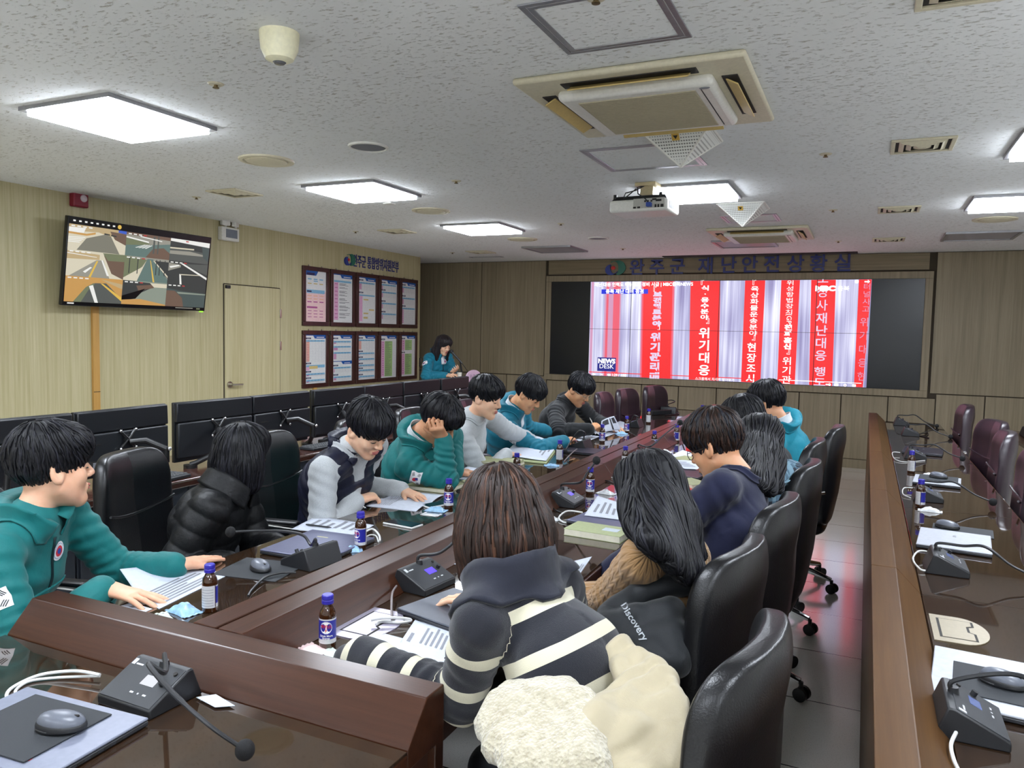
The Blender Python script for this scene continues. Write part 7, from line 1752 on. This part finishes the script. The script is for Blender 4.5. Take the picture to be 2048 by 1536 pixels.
p12 = person('person with long straight black hair and a blue plaid shirt, seen from behind', (-.44, 3.70, .53), None, 150, HD(1518, 884, -.42), (142, -12, 0),
       dict(w=(-.86, 3.86, .72), d=(-1, 0, -.1)), dict(w=(-.86, 3.60, .72), d=(-1, .2, -.1)),
       dict(mat=plaid(), bw=.85, collar='crew', name='plaid_shirt', fold=.7), dict(HK, style='long', n=560, ext=dict(tails=[(at_x(1556, 975, -.31), .062), (at_x(1540, 980, -.32), .066), (at_x(1522, 972, -.34), .064), (at_x(1506, 955, -.37), .056), (at_x(1494, 932, -.41), .046)])), hs=.97, sh=.155, fat=.016, skin=SK3, h=.006, seed=22, group=G_)
p13 = person('person with a short black bob bending forward, mostly hidden behind long dark hair', (-.48, 4.58, .53), None, 170, HD(1486, 834, -.62), (166, -34, 0),
       dict(w=(-.90, 4.70, .74), d=(-1, 0, -.1)), dict(w=(-.90, 4.45, .74), d=(-1, .2, -.1)),
       dict(mat=black_c, collar='crew', name='sweater', fold=.7), dict(HK, style='bob', n=360), hs=.97, sh=.155, fat=.016, skin=SK3, h=.0064, seed=23, group=G_)
p14 = person('person in a bright teal jacket with white collar at the far end, back to us', (-.44, 5.34, .54), None, 168, HD(1536, 808, -.56), (160, -22, 0),
       dict(w=(-.90, 5.5, .76), d=(-1, 0, -.1)), dict(w=(-.90, 5.15, .76), d=(-1, .2, -.1)),
       dict(mat=teal_l, collar='jacket', shirt=white_t, name='jacket', fold=1.2), dict(HK, style='short_full', n=360), hs=1.04, sh=.185, fat=.024, skin=SK2, h=.0064, seed=24, group=G_)
# ------------------------------------------------------------------ coats, pens and held papers
def fleece_mat():
    mt, nt, b = _new('fleece'); n = nd(nt, 'ShaderNodeTexVoronoi'); n.inputs['Scale'].default_value = 150; nt.links.new(coords(nt), n.inputs['Vector'])
    v = noise(nt, coords(nt), 60, 4)
    nt.links.new(ramp(nt, v, [(0.3, S((160, 151, 128))), (0.7, S((190, 183, 162)))]), b.inputs['Base Color'])
    b.inputs['Roughness'].default_value = 0.95; b.inputs['Sheen Weight'].default_value = 0.5
    bump(nt, b, mth(nt, 'ADD', mth(nt, 'MULTIPLY', n.outputs['Distance'], 0.6), v), 0.006); return mt
fleece = fleece_mat()
t = thing('coat', 'cream coat with white fleece lining hung over the chair of the striped sweater', 'coat', (-.4, 1.3, .47))
def X(px, py, x): return vec(at_x(px, py, x))
def Yp(px, py, y): return vec(at_y(px, py, y))
# outer nylon: ribs from the sitter's side out to the rolled rim that circles the chair
rim = [Yp(1205, 1290, 1.62), Yp(1250, 1298, 1.60), Yp(1295, 1322, 1.56), Yp(1332, 1365, 1.50), Yp(1358, 1420, 1.44), Yp(1372, 1480, 1.38), Yp(1370, 1545, 1.32)]
inn = [Yp(1226, 1312, 1.58), Yp(1248, 1345, 1.53), Yp(1258, 1385, 1.47), Yp(1222, 1412, 1.40), Yp(1192, 1442, 1.35), Yp(1180, 1490, 1.31), Yp(1175, 1560, 1.25)]
B = Blob(.0055)
for a, c in zip(rim[:-1], rim[1:]): B.cone(a, c, .020, .020, .02)
for i in range(7):
    for j in range(2):
        f = j*.5
        if i == 6 and j: continue
        p_ = rim[i]*(1-f)+rim[min(i+1, 6)]*f; q_ = inn[i]*(1-f)+inn[min(i+1, 6)]*f; m_ = (p_+q_)/2-V3(0, 0, .012+.012*(i % 2))
        B.cone(p_, m_, .016, .024, .022); B.cone(m_, q_, .024, .030, .022)
P, F = B.mesh(); P = relax(P, F, 1); N = vnormals(P, F); P = P+N*((np.abs(bumpy(P, 34, 5))-.35)*.012+np.sin(bumpy(P, 20, 8)*7)*.005)[:, None]
obj_pf('outer_shell', P, F, nylon, t)
B = Blob(.005)
for a, c, ra, rb in ((Yp(1020, 1392, 1.40), Yp(1130, 1390, 1.42), .032, .034), (Yp(1000, 1412, 1.36), Yp(1160, 1415, 1.38), .036, .04), (Yp(985, 1450, 1.32), Yp(1165, 1455, 1.34), .036, .04), (Yp(1000, 1490, 1.28), Yp(1170, 1495, 1.30), .036, .042), (Yp(1040, 1525, 1.25), Yp(1175, 1535, 1.26), .04, .042), (Yp(1080, 1392, 1.40), Yp(1160, 1445, 1.36), .032, .034)):
    B.cone(a, c, ra, rb, .022)
P, F = B.mesh(); P = relax(P, F, 1); N = vnormals(P, F); P = P+N*(bumpy(P, 40, 2)*.004+bumpy(P, 190, 4)*.0018)[:, None]
obj_pf('fleece_lining', P, F, fleece, t)
B = Blob(.006); pts = [Yp(1110, 1372, 1.42), Yp(1158, 1398, 1.39), Yp(1172, 1440, 1.34), Yp(1176, 1500, 1.28), Yp(1180, 1550, 1.23)]
for a, c in zip(pts[:-1], pts[1:]): B.cone(a, c, .017, .017, .01)
P, F = B.mesh(); N = vnormals(P, F); P = P+N*(bumpy(P, 170, 6)*.004)[:, None]; obj_pf('fleece_edge', P, F, fleece, t)
t2 = thing('draped_jacket', 'black jacket with small white lettering hung on the camel sweater\'s chair', 'jacket', (-.5, 2.0, .5))
B = Blob(.007)
for a, c, ra, rb in ((Yp(1215, 1225, 1.98), Yp(1290, 1185, 2.06), .030, .036), (Yp(1205, 1255, 1.93), Yp(1340, 1225, 1.98), .036, .045), (Yp(1220, 1290, 1.90), Yp(1345, 1275, 1.92), .036, .048), (Yp(1250, 1322, 1.87), Yp(1350, 1318, 1.88), .034, .045), (Yp(1290, 1185, 2.05), Yp(1400, 1160, 2.1), .03, .03)):
    B.cone(a, c, ra, rb, .03)
P, F = B.mesh(); P = relax(P, F, 1); N = vnormals(P, F); P = P+N*((np.abs(bumpy(P, 30, 9))-.35)*.009)[:, None]
jk = obj_pf('shell', P, F, cloth('jacket_black', (16, 20, 24), 26, .002, .06, .6), t2)
bv = BVHTree.FromPolygons([tuple(p) for p in P], [tuple(int(i) for i in f) for f in F])
o = at_y(1268, 1243, 1.92); n_ = (Vector((0, 0, CAM_H))-o).normalized(); pt = Patch(bv, o, n_, (0.12, 0.25, 1))
def cloth_text(pt, txt, size, rot, mi=0):
    vs, fs = text_geo(txt, size, 0, .0004); c_, s_ = math.cos(rot), math.sin(rot); pt.k = 1
    pt.b.add([pt.pt(x*c_-y*s_, x*s_+y*c_) for x, y, _ in vs], fs, mi)
cloth_text(pt, 'Discovery', .026, R_(-44)); pt.b.build('lettering', mat('jacket_print', (172, 176, 180), .6), jk, world=True, smooth=False)
# pens held in hands
def held_pen(p, w_, away, label, cm, side='R', up_=(0, 0, 1), L_=.145):
    tips, tt, K = p['joints'][side+'t']; q = (tips[0]+tt)/2; k = K[0]
    a = q+unit(np.array(away))*-.035; d = unit(np.array(away)*.6+unit(k-q)*.4)
    pen(a, a+d*L_, .0042, label, cm, dev)
held_pen(p3, None, (-.55, -.1, .55), 'green and white pen in the hand of the vest wearer', mat('pen_green', (110, 190, 60), .4))
held_pen(p6, None, (-.5, .0, .6), 'dark pen in the hand of the person in the bluish teal jacket', dev)
held_pen(p7, None, (-.5, -.3, .7), 'white pen raised by the person with clear-rimmed glasses', mat('pen_white', (226, 224, 220), .4))
# printout held up by the man with clear glasses
c0 = at_x(1218, 846, -1.98); t = thing('printout', 'grey printed sheet held up by the person with clear-rimmed glasses', 'paper', c0)
q = [at_x(1203, 842, -2.02), at_x(1228, 832, -1.95), at_x(1243, 860, -1.9), at_x(1200, 866, -1.98)]
b = MB(); b.grid(lambda u, v: bil(q, u, v)+Vector((0, 0, .006*math.sin(PI*u))), 8, 8); sh_ = b.build('sheet', mat('printout_grey', (178, 182, 194), .7), t, world=True, angle=180, solid=.001)
nq = (q[1]-q[0]).cross(q[3]-q[0]).normalized(); nq = nq if nq.dot(Vector((0, 0, CAM_H))-c0) > 0 else -nq
b = MB()
for u0, u1, v0, v1 in ((.08, .48, .1, .5), (.58, .66, .1, .95), (.72, .92, .1, .5)):
    b.grid(lambda u, v: bil(q, u0+(u1-u0)*u, v0+(v1-v0)*v)+Vector((0, 0, .006*math.sin(PI*(u0+(u1-u0)*u))))+nq*.002, 4, 4)
b.build('print', mat('print_dark', (34, 34, 40), .6), sh_, world=True, angle=180)
# lectern microphone, cup
q0 = at_y(923, 748, 8.55); q1 = at_y(920, 722, 8.5); q2 = at_y(903, 703, 8.48)
t = thing('lectern_microphone', 'black microphone on a stand in front of the presenter', 'microphone', (q0.x, q0.y, 1.03))
b = MB(); b.tube([(q0.x, q0.y, 1.03), (q0.x, q0.y, 1.12), q1], [.012, .012, .010], 10); b.build('stand', dev, t, world=True)
b = MB(); b.tube([q1+(q1-q2)*.25, q2], [.010, .015], 12); b.build('handle', dev, t, world=True); b = MB(); b.ell(q2, .026, None, 16, 12); b.build('mesh_head', mat('mic_head', (40, 40, 42), .6, .3), t, world=True)
b = MB(); b.tube([q1+(q1-q2)*.25, at_y(930, 735, 8.5), at_y(937, 745, 8.6), (LX+.1, LY-.1, 1.03)], .004, 8); b.build('lead', cab_k, t, world=True)
q0 = at_y(919, 752, 8.42)
t = thing('paper_cup', 'white paper cup beside the presenter\'s hands on the lectern', 'cup', (q0.x, q0.y, 1.03))
MB().lathe([(0, 0), (.024, 0), (.032, .075), (.034, .078), (.031, .078), (.023, .006), (0, .006)], 24).build('cup_body', mat('cup_paper', (222, 218, 206), .6), t)
